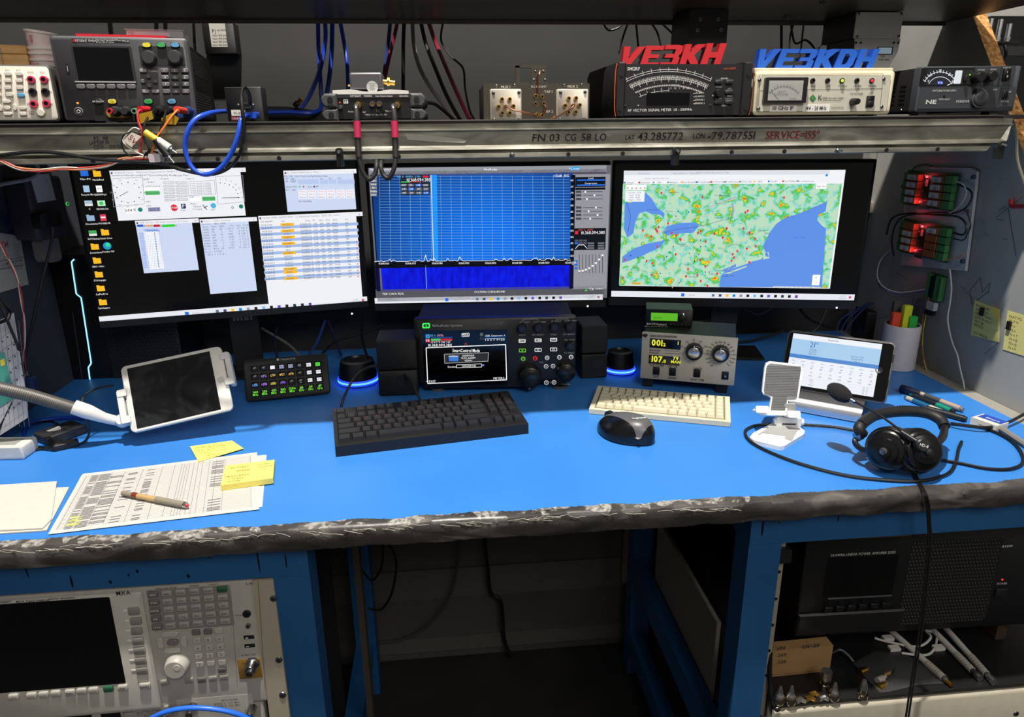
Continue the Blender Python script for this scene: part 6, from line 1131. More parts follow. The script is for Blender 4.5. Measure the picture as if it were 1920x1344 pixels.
# ---- papers, notes, pen
paper = C(198, 195, 190, .85, var=.03); line = C(120, 118, 120, .8); Lz = DZ
corners = [((155, 889), (482, 848), (486, 955), (90, 1002)), ((153, 891), (496, 853), (482, 951), (94, 1000)), ((158, 888), (500, 853), (492, 950), (100, 998))]
for i, lab in enumerate(('bottom printed sheet of the stack sticking out to the right', 'middle printed sheet of the paper stack', 'top printed log sheet with table columns under the pen')):
    z = DZ+.0002+i*.0006; cc = corners[(2, 1, 0)[i]]; P = [PZ(a, b, z) for a, b in cc]
    m = MB().slab(P, (0, 0, .0004), paper); o = solo('paper_sheet', m, lab, 'paper', 'printed sheets on the mat')
    if i == 2:
        m = MB(); zt = z+.0006; A_, B_, D_, E_ = [Vector((p.x, p.y, zt)) for p in P]
        def S(u, v): return (A_.lerp(B_, u)).lerp(E_.lerp(D_, u), v)
        def ln(u0, v0, u1, v1, w__=.0004, mt=line): a = S(u0, v0); b = S(u1, v1); q = (b-a).normalized().cross(Vector((0, 0, 1)))*w__/2; m.quad(a-q, b-q, b+q, a+q, mt)
        for k in range(44): v = .06+k*.0205; ln(.02, v, .96, v, .0003)
        for u_ in (.03, .06, .10, .17, .24, .34, .45, .52, .56, .575, .59, .605, .63, .655, .68, .72, .76, .81, .96): ln(u_, .05, u_, .95, .0005)
        U_ = (B_-A_).normalized(); V_ = (A_-E_).normalized()
        for k in range(44):
            v = .07+k*.0205
            for u_, ch in ((.08, 4), (.135, 7), (.205, 9), (.29, 6), (.39, 5), (.77, 8)):
                if random.random() < (.9 if u_ < .2 else .45): s_ = S(u_, v); q = U_*.0011*ch; r2 = V_*.0008; m.quad(s_-q-r2, s_+q-r2, s_+q+r2, s_-q+r2, C(90, 90, 96, .8))
        for k, c_ in ((38, 1), (39, 1), (41, 1), (42, 1), (36, 1)): s_ = S(.095, .07+k*.0205-.03); q = U_*.008; r2 = V_*.0022; dz = Vector((0, 0, -.0001)); m.quad(s_-q-r2+dz, s_+q-r2+dz, s_+q+r2+dz, s_-q+r2+dz, C(238, 236, 120, .8))
        child('table_print', m, o).matrix_parent_inverse = Matrix.Translation(-o.location)
def note(name, px, z, th, lab, lines, mat=NOTE, top=None):
    P = [PZ(a, b, z) for a, b in px]; e_ = bpy.data.objects.new(name, None); COL.objects.link(e_); o_ = sum(P, Vector((0, 0, 0)))/4; e_.location = (o_.x, o_.y, z); tag(e_, lab, 'note')
    sh = [p-Vector((o_.x, o_.y, z)) for p in P]; m = MB().slab([(p.x, p.y, 0) for p in sh], (0, 0, th), mat); child('note_paper', m, e_); t = MB(); A_, B_, D_, E_ = [Vector((p.x, p.y, th+.0003)) for p in sh]
    U_ = (B_-A_).normalized(); V_ = (A_-E_).normalized()
    for s_, u_, v_, hh in lines: t.text(s_, A_.lerp(B_, u_).lerp(E_.lerp(D_, u_), v_), hh, C(110, 84, 50, .8), U_, V_, al='L')
    child('handwriting', t, e_); return e_
note('sticky_note', ((356, 837), (435, 826), (457, 841), (372, 866)), DZ+.0024, .0004, 'single yellow sticky note lying above the printed sheets', [('WHSYLN  MAZE', .1, .18, .004), ('FINAL  8-50-1', .1, .38, .0034), ('CONTACT SIDE', .35, .30, .003), ('3 days to station mar', .15, .52, .003), ('Ontario', .2, .66, .003), ('Gardens Qs', .22, .78, .003), ('All logs', .25, .9, .003)])
note('sticky_note_pad', ((424, 882), (516, 871), (513, 906), (415, 920)), DZ+.0022, .009, 'thick yellow sticky note pad on the printed sheets', [('WYNNY', .12, .2, .005), ('WING-', .25, .38, .005), ('MEASURING', .05, .62, .0045), ('+ WIRES', .12, .76, .004), ('NOTES', .12, .88, .004), ('TO RM', .66, .18, .004), ('PHOENIX', .68, .32, .0035)])
zt = DZ+.0024; a = PZ(230, 924, zt+.005); b = PZ(354, 948, zt+.005); dr = (b-a).normalized(); L_ = (b-a).length
e = bpy.data.objects.new('pen', None); COL.objects.link(e); e.location = (a.x, a.y, zt); tag(e, 'grey grip ballpoint pen with clear barrel lying on the printed sheets', 'pen')
def pch(nm, t0, t1, r, mt, r2=None): o = child(nm, MB().cyl(a.lerp(b, t0), a.lerp(b, t1), r, mt, 16, r2), e); o.matrix_parent_inverse = Matrix.Translation(-Vector((a.x, a.y, zt)))
PGY = C(140, 132, 116, .6); pch('cap', 0, .17, .0038, PGY); pch('barrel', .17, .52, .0042, C(190, 160, 110, .3)); pch('ink', .16, .24, .00425, C(120, 50, 40, .4)); pch('grip', .52, .93, .0048, PGY); pch('ferrule', .93, .97, .0045, SILV, .004); pch('tip', .97, 1.0, .003, RED, .001)
nap = C(200, 194, 184, .9, var=.04, bump=.2, scale=60)
for i, (px, lab) in enumerate((((( -160, 925), (130, 915), (88, 996), (-160, 1012)), 'lower white paper napkin at the bench corner'), (((-160, 920), (107, 904), (97, 975), (80, 992), (-160, 1004)), 'upper folded white paper napkin at the bench corner'))):
    solo('paper_napkin', MB().slab([PZ(a_, b_, DZ+.0004+i*.0022) for a_, b_ in px], (0, 0, .0018), nap), lab, 'napkin', 'napkins')
# ---- pens at the right wall
def pen(name, p, q, r, mats, lab, z=0):
    a = PZ(*p, DZ+r+z); b = PZ(*q, DZ+r+z); e = bpy.data.objects.new(name, None); COL.objects.link(e); e.location = (a.x, a.y, a.z-r); tag(e, lab, 'pen', 'pens along the side wall'); t = 0
    for nm, t1, mt, rr in mats: o = child(nm, MB().cyl(a.lerp(b, t), a.lerp(b, t1), r*rr, mt, 14), e); o.matrix_parent_inverse = Matrix.Translation(-Vector((a.x, a.y, a.z-r))); t = t1
PGB = C(176, 168, 150, .6)
pen('pen', (1696, 744), (1785, 780), .0050, [('tip', .06, STEEL, .5), ('grip', .2, PGB, .9), ('barrel', .55, C(30, 90, 130, .4), .95), ('upper_grip', .96, PGB, 1), ('button', 1, SILV, .9)], 'blue barrel pen with beige grips nearest the headset')
pen('pen', (1706, 738), (1790, 772), .0046, [('tip', .08, C(20, 110, 90, .4), .7), ('barrel', .62, BLK2, .95), ('clip_end', .92, C(20, 140, 110, .4), 1), ('button', 1, BLK, .8)], 'black pen with green cap end beside the side wall')
pen('pen', (1722, 736), (1806, 768), .0050, [('tip', .16, PGB, .8), ('barrel', .52, C(70, 70, 68, .5), .95), ('upper_grip', .94, C(170, 150, 140, .5), 1), ('button', 1, GREY, .7)], 'dark pen with pinkish grip lying furthest back', .002)
pen('marker_pen', (1735, 765), (1812, 786), .0060, [('cap', .3, BLK, .9), ('barrel', .94, BLK2, 1), ('end', 1, BLK, .8)], 'thick black marker pen lying towards the small cardboard box')
pen('marker_pen', (1690, 728), (1722, 738), .0085, [('cap', .5, C(14, 24, 60, .4), 1), ('barrel', 1, C(12, 18, 44, .4), .9)], 'dark blue marker pen behind the weather tablet')
d = Dev('adhesive_box', 'small white box with blue label at the bench edge', 'box', desk(1818, 795), desk(1866, 812), DZ); h = d.hw
d.box('carton', C(214, 208, 196, .6), -h, h, 0, .014, 0, .035, .001); d.part('blue_label', MB().box(-h+.004, h-.001, .012, .034, .0141, .0145, C(30, 70, 170, .5))); d.T.text('Elmers', (.004, .02, .0148), .006, PRINT, V=(0, 1, 0)); d.T.text('adhesive', (0, -.0004, .006), .003, INK); d.done()
cable('grey_conduit', [PZ(1872, 800, DZ+.006), PZ(1890, 812, DZ+.006), PZ(1925, 835, DZ+.006)], .005, C(130, 124, 116, .5), 'short grey cable stub beside the small white box')
# pen cup with markers
c = PZ(1700, 728, DZ); d = Dev('pen_cup', 'white cylindrical pen cup behind the weather tablet', 'cup', PY(1655, 735, 1.36), PY(1722, 735, 1.36), DZ); rr = .037
d.part('cup_wall', MB().lathe((.0, .03, 0), (0, 0, 1), [(0, rr*.95), (.002, rr), (.098, rr), (.1, rr*.98), (.1, rr*.9), (.01, rr*.9)], C(196, 192, 196, .4), 32))
cupc = d.M @ Vector((0, .03, 0))
for nm, dx, dy, tp, r_, mt, lab in (('highlighter', -.004, -.012, .145, .009, C(196, 206, 40, .5), 'yellow highlighter standing in the white pen cup'), ('highlighter', .008, -.018, .122, .0085, C(40, 170, 70, .5), 'green highlighter standing in the white pen cup'), ('marker_pen', -.024, -.006, .128, .009, C(210, 70, 40, .5), 'orange capped marker standing in the white pen cup'), ('marker_pen', -.014, .012, .15, .008, C(70, 66, 64, .5), 'grey marker standing upright in the pen cup'), ('cable_tool', .022, .004, .138, .010, BLK2, 'black tool handle standing in the pen cup')):
    solo(nm, MB().rbox(-r_, r_, DZ+.012, DZ+tp, -r_*.5, r_*.5, .003, mt), lab, 'marker', 'markers in the pen cup').location = (cupc.x+dx, cupc.y+dy, DZ+.012)
# ================================================================ left end: tower, adapters, paper
d = Dev('computer_tower', 'black computer tower with a jagged pale blue light line', 'computer', PY(118, 700, 1.535), PY(345, 690, 1.535), DZ); h = d.hw; H = d.uv(140, 478)[1]
d.box('case', C(15, 15, 18, .5), -h, h, .001, H, 0, .15, .004, .002)
m = MB()
d.line(m, [(139, 486), (134, 491), (143, 551), (152, 558), (171, 681), (165.5, 689), (173, 745), (180, 755)], 2.6, E(150, 220, 255, 1.6), -.001); d.part('light_strip', m)
m = MB()
for j in range(13):
    for i in range(22):
        px = 200+i*6.2+(j % 2)*3; py = 617+j*6.6-(i*.2); r_ = 2.3*(1 if (i+j) % 2 else -1); d.poly(m, [(px-2.3, py+r_), (px+2.3, py+r_), (px, py-r_)], C(3, 3, 4, .8), -.0006)
d.part('grille_triangles', m, stuff=True); d.pbox('mesh_panel', C(30, 30, 34, .5), 195, 612, 342, 706, -.0003, .001, .001)
m = MB(); d.line(m, [(136, 585), (158, 735)], 1.4, C(110, 100, 90, .4, .6), -.001); d.part('edge_trim', m); d.part('hinge_plate', MB().rbox(-h-.006, -h+.016, H*.42, H*.72, -.004, .002, .001, C(24, 24, 27, .4))); d.done()
LX = -.82
d = Dev('power_adapter', 'dark wall power adapter with a blank paper label and green light', 'adapter', PY(72, 450, 1.42), PY(137, 440, 1.50), PY(100, 448, 1.45).z)
h = d.hw; H = d.uv(100, 330)[1]; d.box('body', C(66, 63, 70, .6), -h, h, 0, H, 0, .05, .008, .004); d.part('paper_label', MB().prism([d.uv(57, 330, -.001), d.uv(92, 325, -.001), d.uv(105, 375, -.001), d.uv(71, 380, -.001)], -.001, .0004, C(206, 206, 212, .7))); d.jack('green_ring', E(60, 220, 90, 1), BLK, 127, 382, 3.4, .001, inner=.7, n=14); d.btn('plug', C(20, 20, 22, .5), 97, 412, 48, 28, .02, .006); d.part('stem', MB().rbox(-h*.7, h*.2, -.045, .005, .004, .03, .01, C(110, 108, 112, .6)))
d.part('wall_mount', MB().box(-h-.04, 0, .05, .062, .02, .05, C(40, 40, 44, .5)))
cable('adapter_cord', [PY(98, 425, 1.38), PY(96, 455, 1.38), PY(78, 530, 1.36), PY(60, 610, 1.34), PY(48, 660, 1.33), PY(46, 700, 1.32), PY(70, 730, 1.33), PY(88, 735, 1.34)], .0026, CABLE_BLK, 'black cord running from power adapter down to the bench')
def lwall(px, py, x=LX+.001): return PX(px, py, x)
def wsheet(name, px, x, mat, lab, cat, th=.0008, sgn=1): return solo(name, MB().slab([PX(a, b, x) for a, b in px], (th*sgn, 0, 0), mat), lab, cat)
cal = wsheet('wall_calendar', ((-40, 395), (38, 448), (53, 533), (-40, 560)), LX+.0005, C(178, 176, 170, .8), 'white wall calendar with red lettering pinned on the dark side wall', 'calendar')
m = MB(); A_ = PX(0, 470, LX+.002); U_ = (PX(40, 462, LX+.002)-A_).normalized(); V_ = Vector((0, 0, 1))
m.text('VE3KH', PX(15, 457, LX+.002), .011, C(150, 30, 44, .7), U_, V_, al='R', bold=.02); m.text('2024 MON TUE WED', PX(42, 487, LX+.002), .004, INK, U_, V_, al='R')
for t in range(8): p_ = PX(4+t*5, 493, LX+.002); m.quad(p_, p_+U_*.0008, p_+U_*.0008-V_*.012, p_-V_*.012, INK)
for b_ in (489, 504): p_ = PX(-10, b_+3, LX+.002); q_ = PX(44, b_-7, LX+.002); m.quad(p_, q_, q_+V_*.0008, p_+V_*.0008, INK)
for t in range(5): m.text('Tel 905 555', PX(36, 458+t*5, LX+.002), .0026, C(90, 100, 130, .7), U_, V_, al='R')
o = child('calendar_print', m, cal); o.matrix_parent_inverse = Matrix.Translation(-cal.location)
pic = MB().slab([PX(a, b, LX+.0015) for a, b in ((-40, 360), (30, 380), (36, 442), (-40, 430))], (.001, 0, 0), ramp_mat('calendar_photo', [(.35, (16, 18, 26)), (.5, (30, 44, 90)), (.65, (70, 70, 66))], 26, 6, .4)); child('calendar_picture', pic, cal).matrix_parent_inverse = Matrix.Translation(-cal.location)
wsheet('black_wall_box', ((20, 338), (62, 345), (68, 370), (22, 372)), LX+.002, C(26, 26, 30, .6), 'dark flat box on the side wall above the calendar', 'box', .02)
d = Dev('drawing_sheet', 'grid patterned paper sheet standing against the side wall', 'paper sheet', PY(-60, 860, 1.17), PY(52, 780, 1.20), DZ); x1_ = d.uv(50, 780)[0]
sh = [(-75, 870), (2, 815), (52, 783), (52, 760), (26, 586), (-75, 640)]; d.part('sheet', MB().prism([(lambda q: (q[0], max(q[1], .002)))(d.uv(a, b)) for a, b in sh], 0, .0008, C(176, 178, 186, .8))); m = MB()
for i in range(6): d.line(m, [(2+i*9-12, 600+i*0), (22+i*9-12, 800)], .6, line, -.0006)
for j in range(8): d.line(m, [(-6, 640+j*24), (24+j*3.4, 618+j*22)], .6, line, -.0006)
for j in range(7):
    for i in range(4): x, z = d.uv(4+i*10+j*2, 640+j*22-i*8, -.0008); m.lathe((x, -.0006, z), (0, -1, 0), [(0, .0014), (.0002, .0014)], C(60, 62, 90, .7), 8)
d.poly(m, [(-60, 668), (8, 660), (28, 745), (-60, 800)], C(70, 150, 136, .6), -.0009); d.poly(m, [(0, 675), (8, 672), (10, 684), (2, 687)], C(220, 200, 60, .6), -.0012); d.part('sheet_print', m)
# bulldog clip, serial plug, hub, white strip, switch
solo('binder_clip', MB().tube([PY(-6, 555, 1.16), PY(8, 575, 1.17), PY(17, 584, 1.18), PY(14, 598, 1.175), PY(-4, 606, 1.17)], .003, C(30, 28, 26, .3, .6), 8, 5), 'dark metal clip holding the grid patterned sheet', 'clip')
solo('serial_plug', MB().rbox(-.012, .012, 0, .032, -.006, .006, .003, C(24, 40, 80, .5)).box(-.010, .010, -.009, -.006, -.006, .01, STEEL), 'blue serial plug hanging by the patterned sheet', 'plug').location = PY(58, 745, 1.22)
d = Dev('usb_hub', 'small black power socket block on the blue mat by wall', 'socket block', desk(92, 838), desk(165, 812), DZ); h = d.hw
d.part('block', MB().rbox(-h, h, .001, .017, 0, .045, .003, C(40, 40, 42, .5), .001)); 
for i, j in ((-.4, .012), (.1, .012), (.45, .012), (-.2, .03), (.3, .03)): d.part('slot', MB().box(h*i-.004, h*i+.004, j, j+.006, .0171, .0174, BLK))
d = Dev('white_power_strip', 'white power strip lying at the bench corner', 'power strip', desk(-130, 866), desk(46, 862), DZ); h = d.hw; d.part('strip_body', MB().rbox(-h, h, 0, .024, 0, .04, .004, C(206, 204, 198, .5), .002)); d.part('outlet_face', MB().box(-h*.6, h*.8, .008, .034, .0241, .0245, C(150, 148, 142, .5)))
sw = Dev('inline_switch', 'black inline cord switch lying on the mat left of the tablet', 'switch', desk(101, 848), desk(150, 837), DZ); h = sw.hw; sw.box('switch_body', C(26, 26, 28, .5), -h, h, .0008, .011, 0, .016, .003, .001); sw.part('rocker', MB().rbox(-.005, .005, .004, .0085, -.0012, 0, .002, BLK)); sw.part('ribbed_top', MB().box(-h+.004, h-.006, .002, .014, .0111, .0117, C(70, 68, 64, .6)))
dcab('coiled_black_cable', [(100, 843), (70, 838), (50, 822), (46, 808), (60, 795), (95, 790), (112, 800), (117, 818), (108, 832), (70, 842), (30, 846), (-20, 830)], .0019, CABLE_BLK, 'thin black switch cord coiled on the bench corner', .001)
cable('tablet_charge_cord', [PZ(150, 832, DZ+.003), PZ(162, 824, DZ+.01), PZ(168, 805, DZ+.03), PZ(160, 782, DZ+.055), PZ(153, 758, DZ+.075), PZ(160, 740, DZ+.085), PZ(180, 729, DZ+.088), PZ(200, 724, DZ+.088), PZ(213, 722, DZ+.088)], .002, C(30, 32, 36, .5), 'dark charging cord arching from the cord switch to the white tablet')
dcab('flat_blue_cable', [(48, 828), (46, 805), (70, 790), (120, 783), (170, 785), (200, 790), (222, 792)], .0035, C(24, 70, 190, .4), 'flat blue cable looping on the bench behind the white tablet')
cable('white_plug_cord', [PZ(70, 820, DZ+.006), PZ(85, 813, DZ+.012), PZ(112, 802, DZ+.02)], .004, C(210, 210, 208, .4), 'white plug cord on the small black socket block')
for i, (c_, lab) in enumerate(((C(150, 40, 52, .5), 'red strand of the twisted wire hanging on the left wall'), (C(190, 180, 172, .5), 'white strand of the twisted wire hanging on the left wall'))):
    base = [(-8, 440), (8, 470), (22, 498), (33, 525), (40, 560), (45, 600), (46, 640), (45, 680), (50, 700), (56, 722)]; cable('twisted_wire', [PY(a+1.6*math.sin(j*2+i*math.pi), b, 1.24) for j, (a, b) in enumerate(base)], .0013, c_, lab, n=6)
cable('black_wire', [PY(-5, 560, 1.2), PY(30, 640, 1.2), PY(44, 690, 1.22), PY(48, 705, 1.22), PY(30, 740, 1.2), PY(5, 790, 1.19), PY(-10, 820, 1.18)], .0022, CABLE_BLK, 'black wire hanging in front of the grid patterned sheet')
cable('grey_wire_bundle', [PY(-10, 348, 1.3), PY(20, 342, 1.32), PY(55, 335, 1.35), PY(72, 322, 1.38), PY(66, 305, 1.38)], .0035, C(120, 122, 128, .5), 'grey wire bundle under the shelf at the far left')
solo('white_bracket_plate', MB().slab([(PY(a, b, 1.2).x, PY(a, b, 1.2).y, PY(a, b, 1.2).z) for a, b in ((-20, 300), (60, 297), (125, 299), (105, 303), (-20, 308))], (0, .08, 0), C(170, 172, 174, .5)), 'white flat bracket under the shelf above the red wire bundle', 'bracket')
# ================================================================ right wall: relay boards, notes, hook
d = Dev('mounting_board', 'white plastic panel carrying two relay boards on the side wall', 'panel', PX(1683, 496, RX-.006), PX(1808, 508, RX-.006), None, M=None)
Wr = Matrix.Translation(PX(1750, 505, RX-.008)) @ Matrix.Rotation(R_(-90), 4, 'Z')
bpy.data.objects.remove(d.e); d = Dev('mounting_board', 'white plastic panel carrying two relay boards on the side wall', 'panel', M=Wr)
q = [d.uv(a, b) for a, b in ((1684, 496), (1690, 493), (1698, 319), (1703, 313), (1820, 315), (1831, 322), (1829, 345), (1809, 508))]
d.part('panel_sheet', MB().prism(q, 0, .006, C(176, 178, 182, .6)))
for px, py in ((1822, 332), (1802, 490)): d.knob('stand_off', C(40, 50, 70, .4), px, py, 4, .006, n=12)
d.txt('AMP', 1812, 394, 5, INK); d.txt('PWR', 1813, 398, 4, INK); d.done()
PCB = C(34, 84, 52, .45); TERM = C(66, 128, 72, .5); REL = C(150, 84, 48, .5); LR = E(255, 40, 50, 1.6)
RC = {0: [(1699, 323), (1800, 321), (1791, 392), (1697, 388)], 1: [(1692, 415), (1787, 417), (1783, 485), (1688, 480)]}
for b in range(2):
    Wb = Wr @ Matrix.Translation((0, -.006, 0)); zr = d.uv(*((RC[b][3][0]+RC[b][2][0])/2, (RC[b][3][1]+RC[b][2][1])/2) if False else ((RC[b][3][0]+RC[b][2][0])/2, (RC[b][3][1]+RC[b][2][1])/2), -.006)
    rb = Dev('relay_board', ('upper green relay board with white labelled relays on the panel', 'lower green relay board with brown relays on the panel')[b], 'circuit board', M=Wb @ Matrix.Translation((zr[0], 0, zr[1])), group='relay boards')
    P = [rb.uv(*p) for p in RC[b]]; xl_, xr_ = (P[0][0]+P[3][0])/2, (P[1][0]+P[2][0])/2; zb_, zt_ = (P[2][1]+P[3][1])/2, (P[0][1]+P[1][1])/2; W_ = xr_-xl_; Hb = zt_-zb_
    rb.box('circuit_board', PCB, xl_, xr_, zb_, zt_, -.0016, 0, .001)
    for i in range(4):
        z0 = zb_+Hb*(.08+.215*i); z1 = z0+Hb*.19
        rb.box('terminal_block', TERM, xl_+W_*.01, xl_+W_*.09, z0-.002, z1+.002, -.010, -.0016, .0005); rb.box('terminal_block', TERM, xl_+W_*.84, xl_+W_*.99, z0-.002, z1+.002, -.012, -.0016, .0005)
        for kx in (.05, .89):
            for s_ in range(3): rb.part('terminal_screw', MB().lathe((xl_+W_*kx, -.0105 if kx < .5 else -.0125, z0+(z1-z0)*(.2+.3*s_)), (0, -1, 0), [(0, .0013), (.0004, .0013)], STEEL, 8))
        for kx, lw in ((.12, .22), (.60, .22)):
            rr_ = rb.box('relay', REL, xl_+W_*kx, xl_+W_*(kx+lw), z0, z1, -.014, -.0016, .0006)
            lab = (('1.2Ω', '2.2Ω', '3.3Ω', '5W/SS'), ('10Ω', '33Ω', '47Ω', '78Ω'))[0 if kx < .5 else 1][i]
            if b == 0 or (kx < .5 and i < 3) or (kx > .5 and i in (3,)):
                rb.part('relay_label', MB().rbox(xl_+W_*(kx+.005), xl_+W_*(kx+lw-.03), z0+.002, z1-.002, -.0145, -.014, .0003, C(206, 204, 204, .6)), rr_); rb.T.text(lab, (xl_+W_*(kx+lw/2-.01), -.0148, (z0+z1)/2-.002), .0042, INK); rb.T.text(str(i), (xl_+W_*(kx+lw/2-.01), -.0148, (z0+z1)/2+.003), .0032, INK)
    rb.box('controller_chip', C(20, 20, 22, .4), xl_+W_*.42, xl_+W_*.56, zb_+Hb*.2, zt_-Hb*.2, -.006, -.0016, .001); rb.box('chip', C(24, 24, 26, .4), xl_+W_*.46, xl_+W_*.53, zb_+Hb*.25, zb_+Hb*.45, -.008, -.006, .0005)
    for kx in (.44, .54): rb.box('chip_label', C(230, 160, 160, .5), xl_+W_*kx, xl_+W_*(kx+.05), zb_+Hb*.6, zb_+Hb*.78, -.0066, -.006, .0003)
    rb.box('usb_port', STEEL, xl_+W_*.42, xl_+W_*.56, zb_-.002, zb_+Hb*.17, -.010, -.0016, .0006)
    for kx, kz in ((.42, .86), (.37, .14)): rb.part('red_led', MB().lathe((xl_+W_*kx, -.0016, zb_+Hb*kz), (0, -1, 0), [(0, .0024), (.003, .0022), (.0042, .0012)], E(255, 60, 70, 5), 10))
    for kz in (.22, .45, .7, .9): rb.part('small_led', MB().lathe((xl_+W_*.375, -.0016, zb_+Hb*kz), (0, -1, 0), [(0, .001), (.002, .001)], C(200, 190, 190, .4), 8))
    if b == 0: rb.part('yellow_led', MB().lathe((xl_+W_*.575, -.0016, zb_+Hb*.14), (0, -1, 0), [(0, .0016), (.002, .0014)], E(240, 240, 120, 2), 8))
    rb.done()
    l = bpy.data.lights.new('relay_led_glow', 'POINT'); l.energy = .010; l.color = (1, .05, .08); l.shadow_soft_size = .003
    for kx, kz in ((.42, .86), (.37, .14)): o = bpy.data.objects.new('relay_led_glow', l); COL.objects.link(o); o.location = rb.M @ Vector((xl_+W_*kx, -.012, zb_+Hb*kz))
d = Dev('terminal_module', 'green terminal strip module on the side wall below the relay panel', 'module', M=Matrix.Translation(PX(1755, 562, RX-.002)) @ Matrix.Rotation(R_(-90), 4, 'Z'))
xl_ = d.uv(1743, 540)[0]; xr_ = d.uv(1773, 540)[0]; H = d.uv(1757, 513)[1]
d.box('circuit_board', PCB, xl_, xr_, 0, H, -.002, .0, .001); d.box('terminal_strip', TERM, lerp(xl_, xr_, .62), xr_, .002, H-.002, -.012, -.002, .0006); d.box('terminal_strip', TERM, xl_, lerp(xl_, xr_, .18), .002, H-.002, -.010, -.002, .0006); d.box('dark_connector', C(18, 20, 30, .5), lerp(xl_, xr_, .25), lerp(xl_, xr_, .55), .004, H-.004, -.01, -.002, .001)
for i in range(12): d.part('terminal_screw', MB().lathe((lerp(xl_, xr_, .88), -.0121, .006+(H-.012)*i/11), (0, -1, 0), [(0, .0016), (.0005, .0016)], C(30, 50, 36, .5), 8))
d.part('white_tag', MB().rbox(lerp(xl_, xr_, .3), lerp(xl_, xr_, .8), -.022, -.004, -.012, -.002, .001, C(190, 190, 188, .5))); d.part('clip', MB().rbox(lerp(xl_, xr_, .2), lerp(xl_, xr_, .7), -.034, -.022, -.01, -.001, .001, BLK))
for px, lab, lines, curl in (((( 1827, 562), (1874, 580), (1873, 642), (1820, 628)), 'yellow note with curled corner on the side wall', ('IN CASE MIC', 'ARS  LOSES', 'VERSA TUNING', 'COTOR MIGHT', 'NOT BE', 'SERVICE', '', 'SDC SPINOR'), True), (((1889, 582), (1940, 597), (1934, 672), (1880, 655)), 'yellow note with function key list at the picture edge', ('PANT PG-', 'SPLIT P1', '   F1 =', '   F2 =', '   F3 = T', '   F4 = B', '   F5 = D', '   F6 = P'), False)):
    P = [PX(a, b, RX-.0012) for a, b in px]; e_ = solo('wall_note', MB().slab(P, (.0006, 0, 0), C(214, 206, 128, .8)), lab, 'note', 'yellow notes on the side wall'); m = MB(); A_, B_, D_, E_ = [Vector((RX-.0015, p.y, p.z)) for p in P]; U_ = (B_-A_).normalized(); V_ = (A_-E_).normalized()
    for i, t in enumerate(lines): m.text(t, A_.lerp(B_, .1).lerp(E_.lerp(D_, .1), .12+i*.11), .0048, C(120, 92, 64, .8), U_, V_, al='L')
    child('handwriting', m, e_).matrix_parent_inverse = Matrix.Translation(-e_.location)
    if curl:
        a = A_.lerp(B_, .62); b = B_; c = B_.lerp(D_, .62); n_ = Vector((-.012, 0, 0)); child('curled_corner', MB().add([a, a.lerp(c, .5)+n_*.6, c, b+n_*1.6], [(0, 1, 3), (1, 2, 3)], C(206, 198, 120, .8)), e_).matrix_parent_inverse = Matrix.Translation(-e_.location)
for px, py, lab in ((1842, 584, 'small black magnet on the curled yellow note'), (1893, 610, 'small black magnet on the yellow key list note')): p = PX(px, py, RX-.002); solo('magnet', MB().box(p.x-.004, p.x, p.y-.004, p.y+.004, p.z-.008, p.z+.008, C(16, 16, 17, .4)), lab, 'magnet', 'note magnets')
solo('red_hook', MB().tube([PX(1896, 373, RX-.004), PX(1896, 384, RX-.004), PX(1899, 387, RX-.006), PX(1906, 387, RX-.012), PX(1930, 386, RX-.03)], .004, C(170, 30, 50, .5), 10, 4), 'red coated hook screwed in the side wall', 'hook')
d = Dev('wall_outlet', 'white wall outlet plate behind the right monitor edge', 'outlet', PY(1608, 572, 1.695), PY(1650, 572, 1.695), PY(1628, 578, 1.695).z); H = d.uv(1628, 520)[1]; d.box('plate', C(206, 204, 200, .5), -d.hw, d.hw, 0, H, 0, .005, .003, .001)
for z in (.3, .7): d.part('socket', MB().rbox(-.014, .014, H*z-.012, H*z+.012, -.001, .001, .006, C(214, 212, 208, .5))); d.part('slots', MB().box(-.007, -.005, -.0014, -.0008, H*z, H*z+.007, BLK).box(.005, .007, -.0014, -.0008, H*z, H*z+.008, BLK).cyl((0, -.0014, H*z-.006), (0, -.0008, H*z-.006), .002, BLK, 10))
solo('wall_conduit', MB().box(PY(1628, 300, 1.69).x-.009, PY(1628, 300, 1.69).x+.009, 1.672, 1.70, 1.12, 1.41, C(150, 148, 142, .5)), 'pale cable conduit on back wall beside the right monitor', 'conduit')
solo('conduit_clip', MB().box(PY(1624, 420, 1.66).x-.014, PY(1624, 420, 1.66).x+.014, 1.66, 1.672, 1.20, 1.225, C(190, 186, 170, .5)), 'small cream clip below the pale conduit', 'clip')
# cables on the right wall
def rcab(name, pts, r, mat, lab, off=.008): return cable(name, [PX(a, b, RX-off-r) for a, b in pts], r, mat, lab, n=6)
rcab('white_wire', [(1781, 505), (1784, 540), (1781, 570), (1777, 600), (1785, 640), (1795, 665), (1800, 690), (1806, 715), (1812, 745), (1826, 770), (1838, 790)], .0016, C(206, 206, 204, .5), 'white wire hanging from relay panel to the small white box')
rcab('brown_wire', [(1738, 550), (1736, 570), (1730, 600), (1728, 630), (1732, 670), (1735, 700), (1742, 730), (1760, 752), (1790, 760), (1812, 775)], .0012, C(170, 110, 70, .5), 'brown wire running down from the terminal module')
rcab('yellow_wire', [(1742, 552), (1738, 580), (1731, 620), (1730, 660), (1740, 700), (1760, 735), (1795, 752), (1825, 780)], .0012, C(190, 190, 60, .5), 'yellow wire running down beside the brown wire')
rcab('orange_wire', [(1806, 477), (1795, 483), (1775, 487), (1760, 485)], .0012, C(220, 130, 70, .5), 'orange wire end at the lower relay board corner', .02)
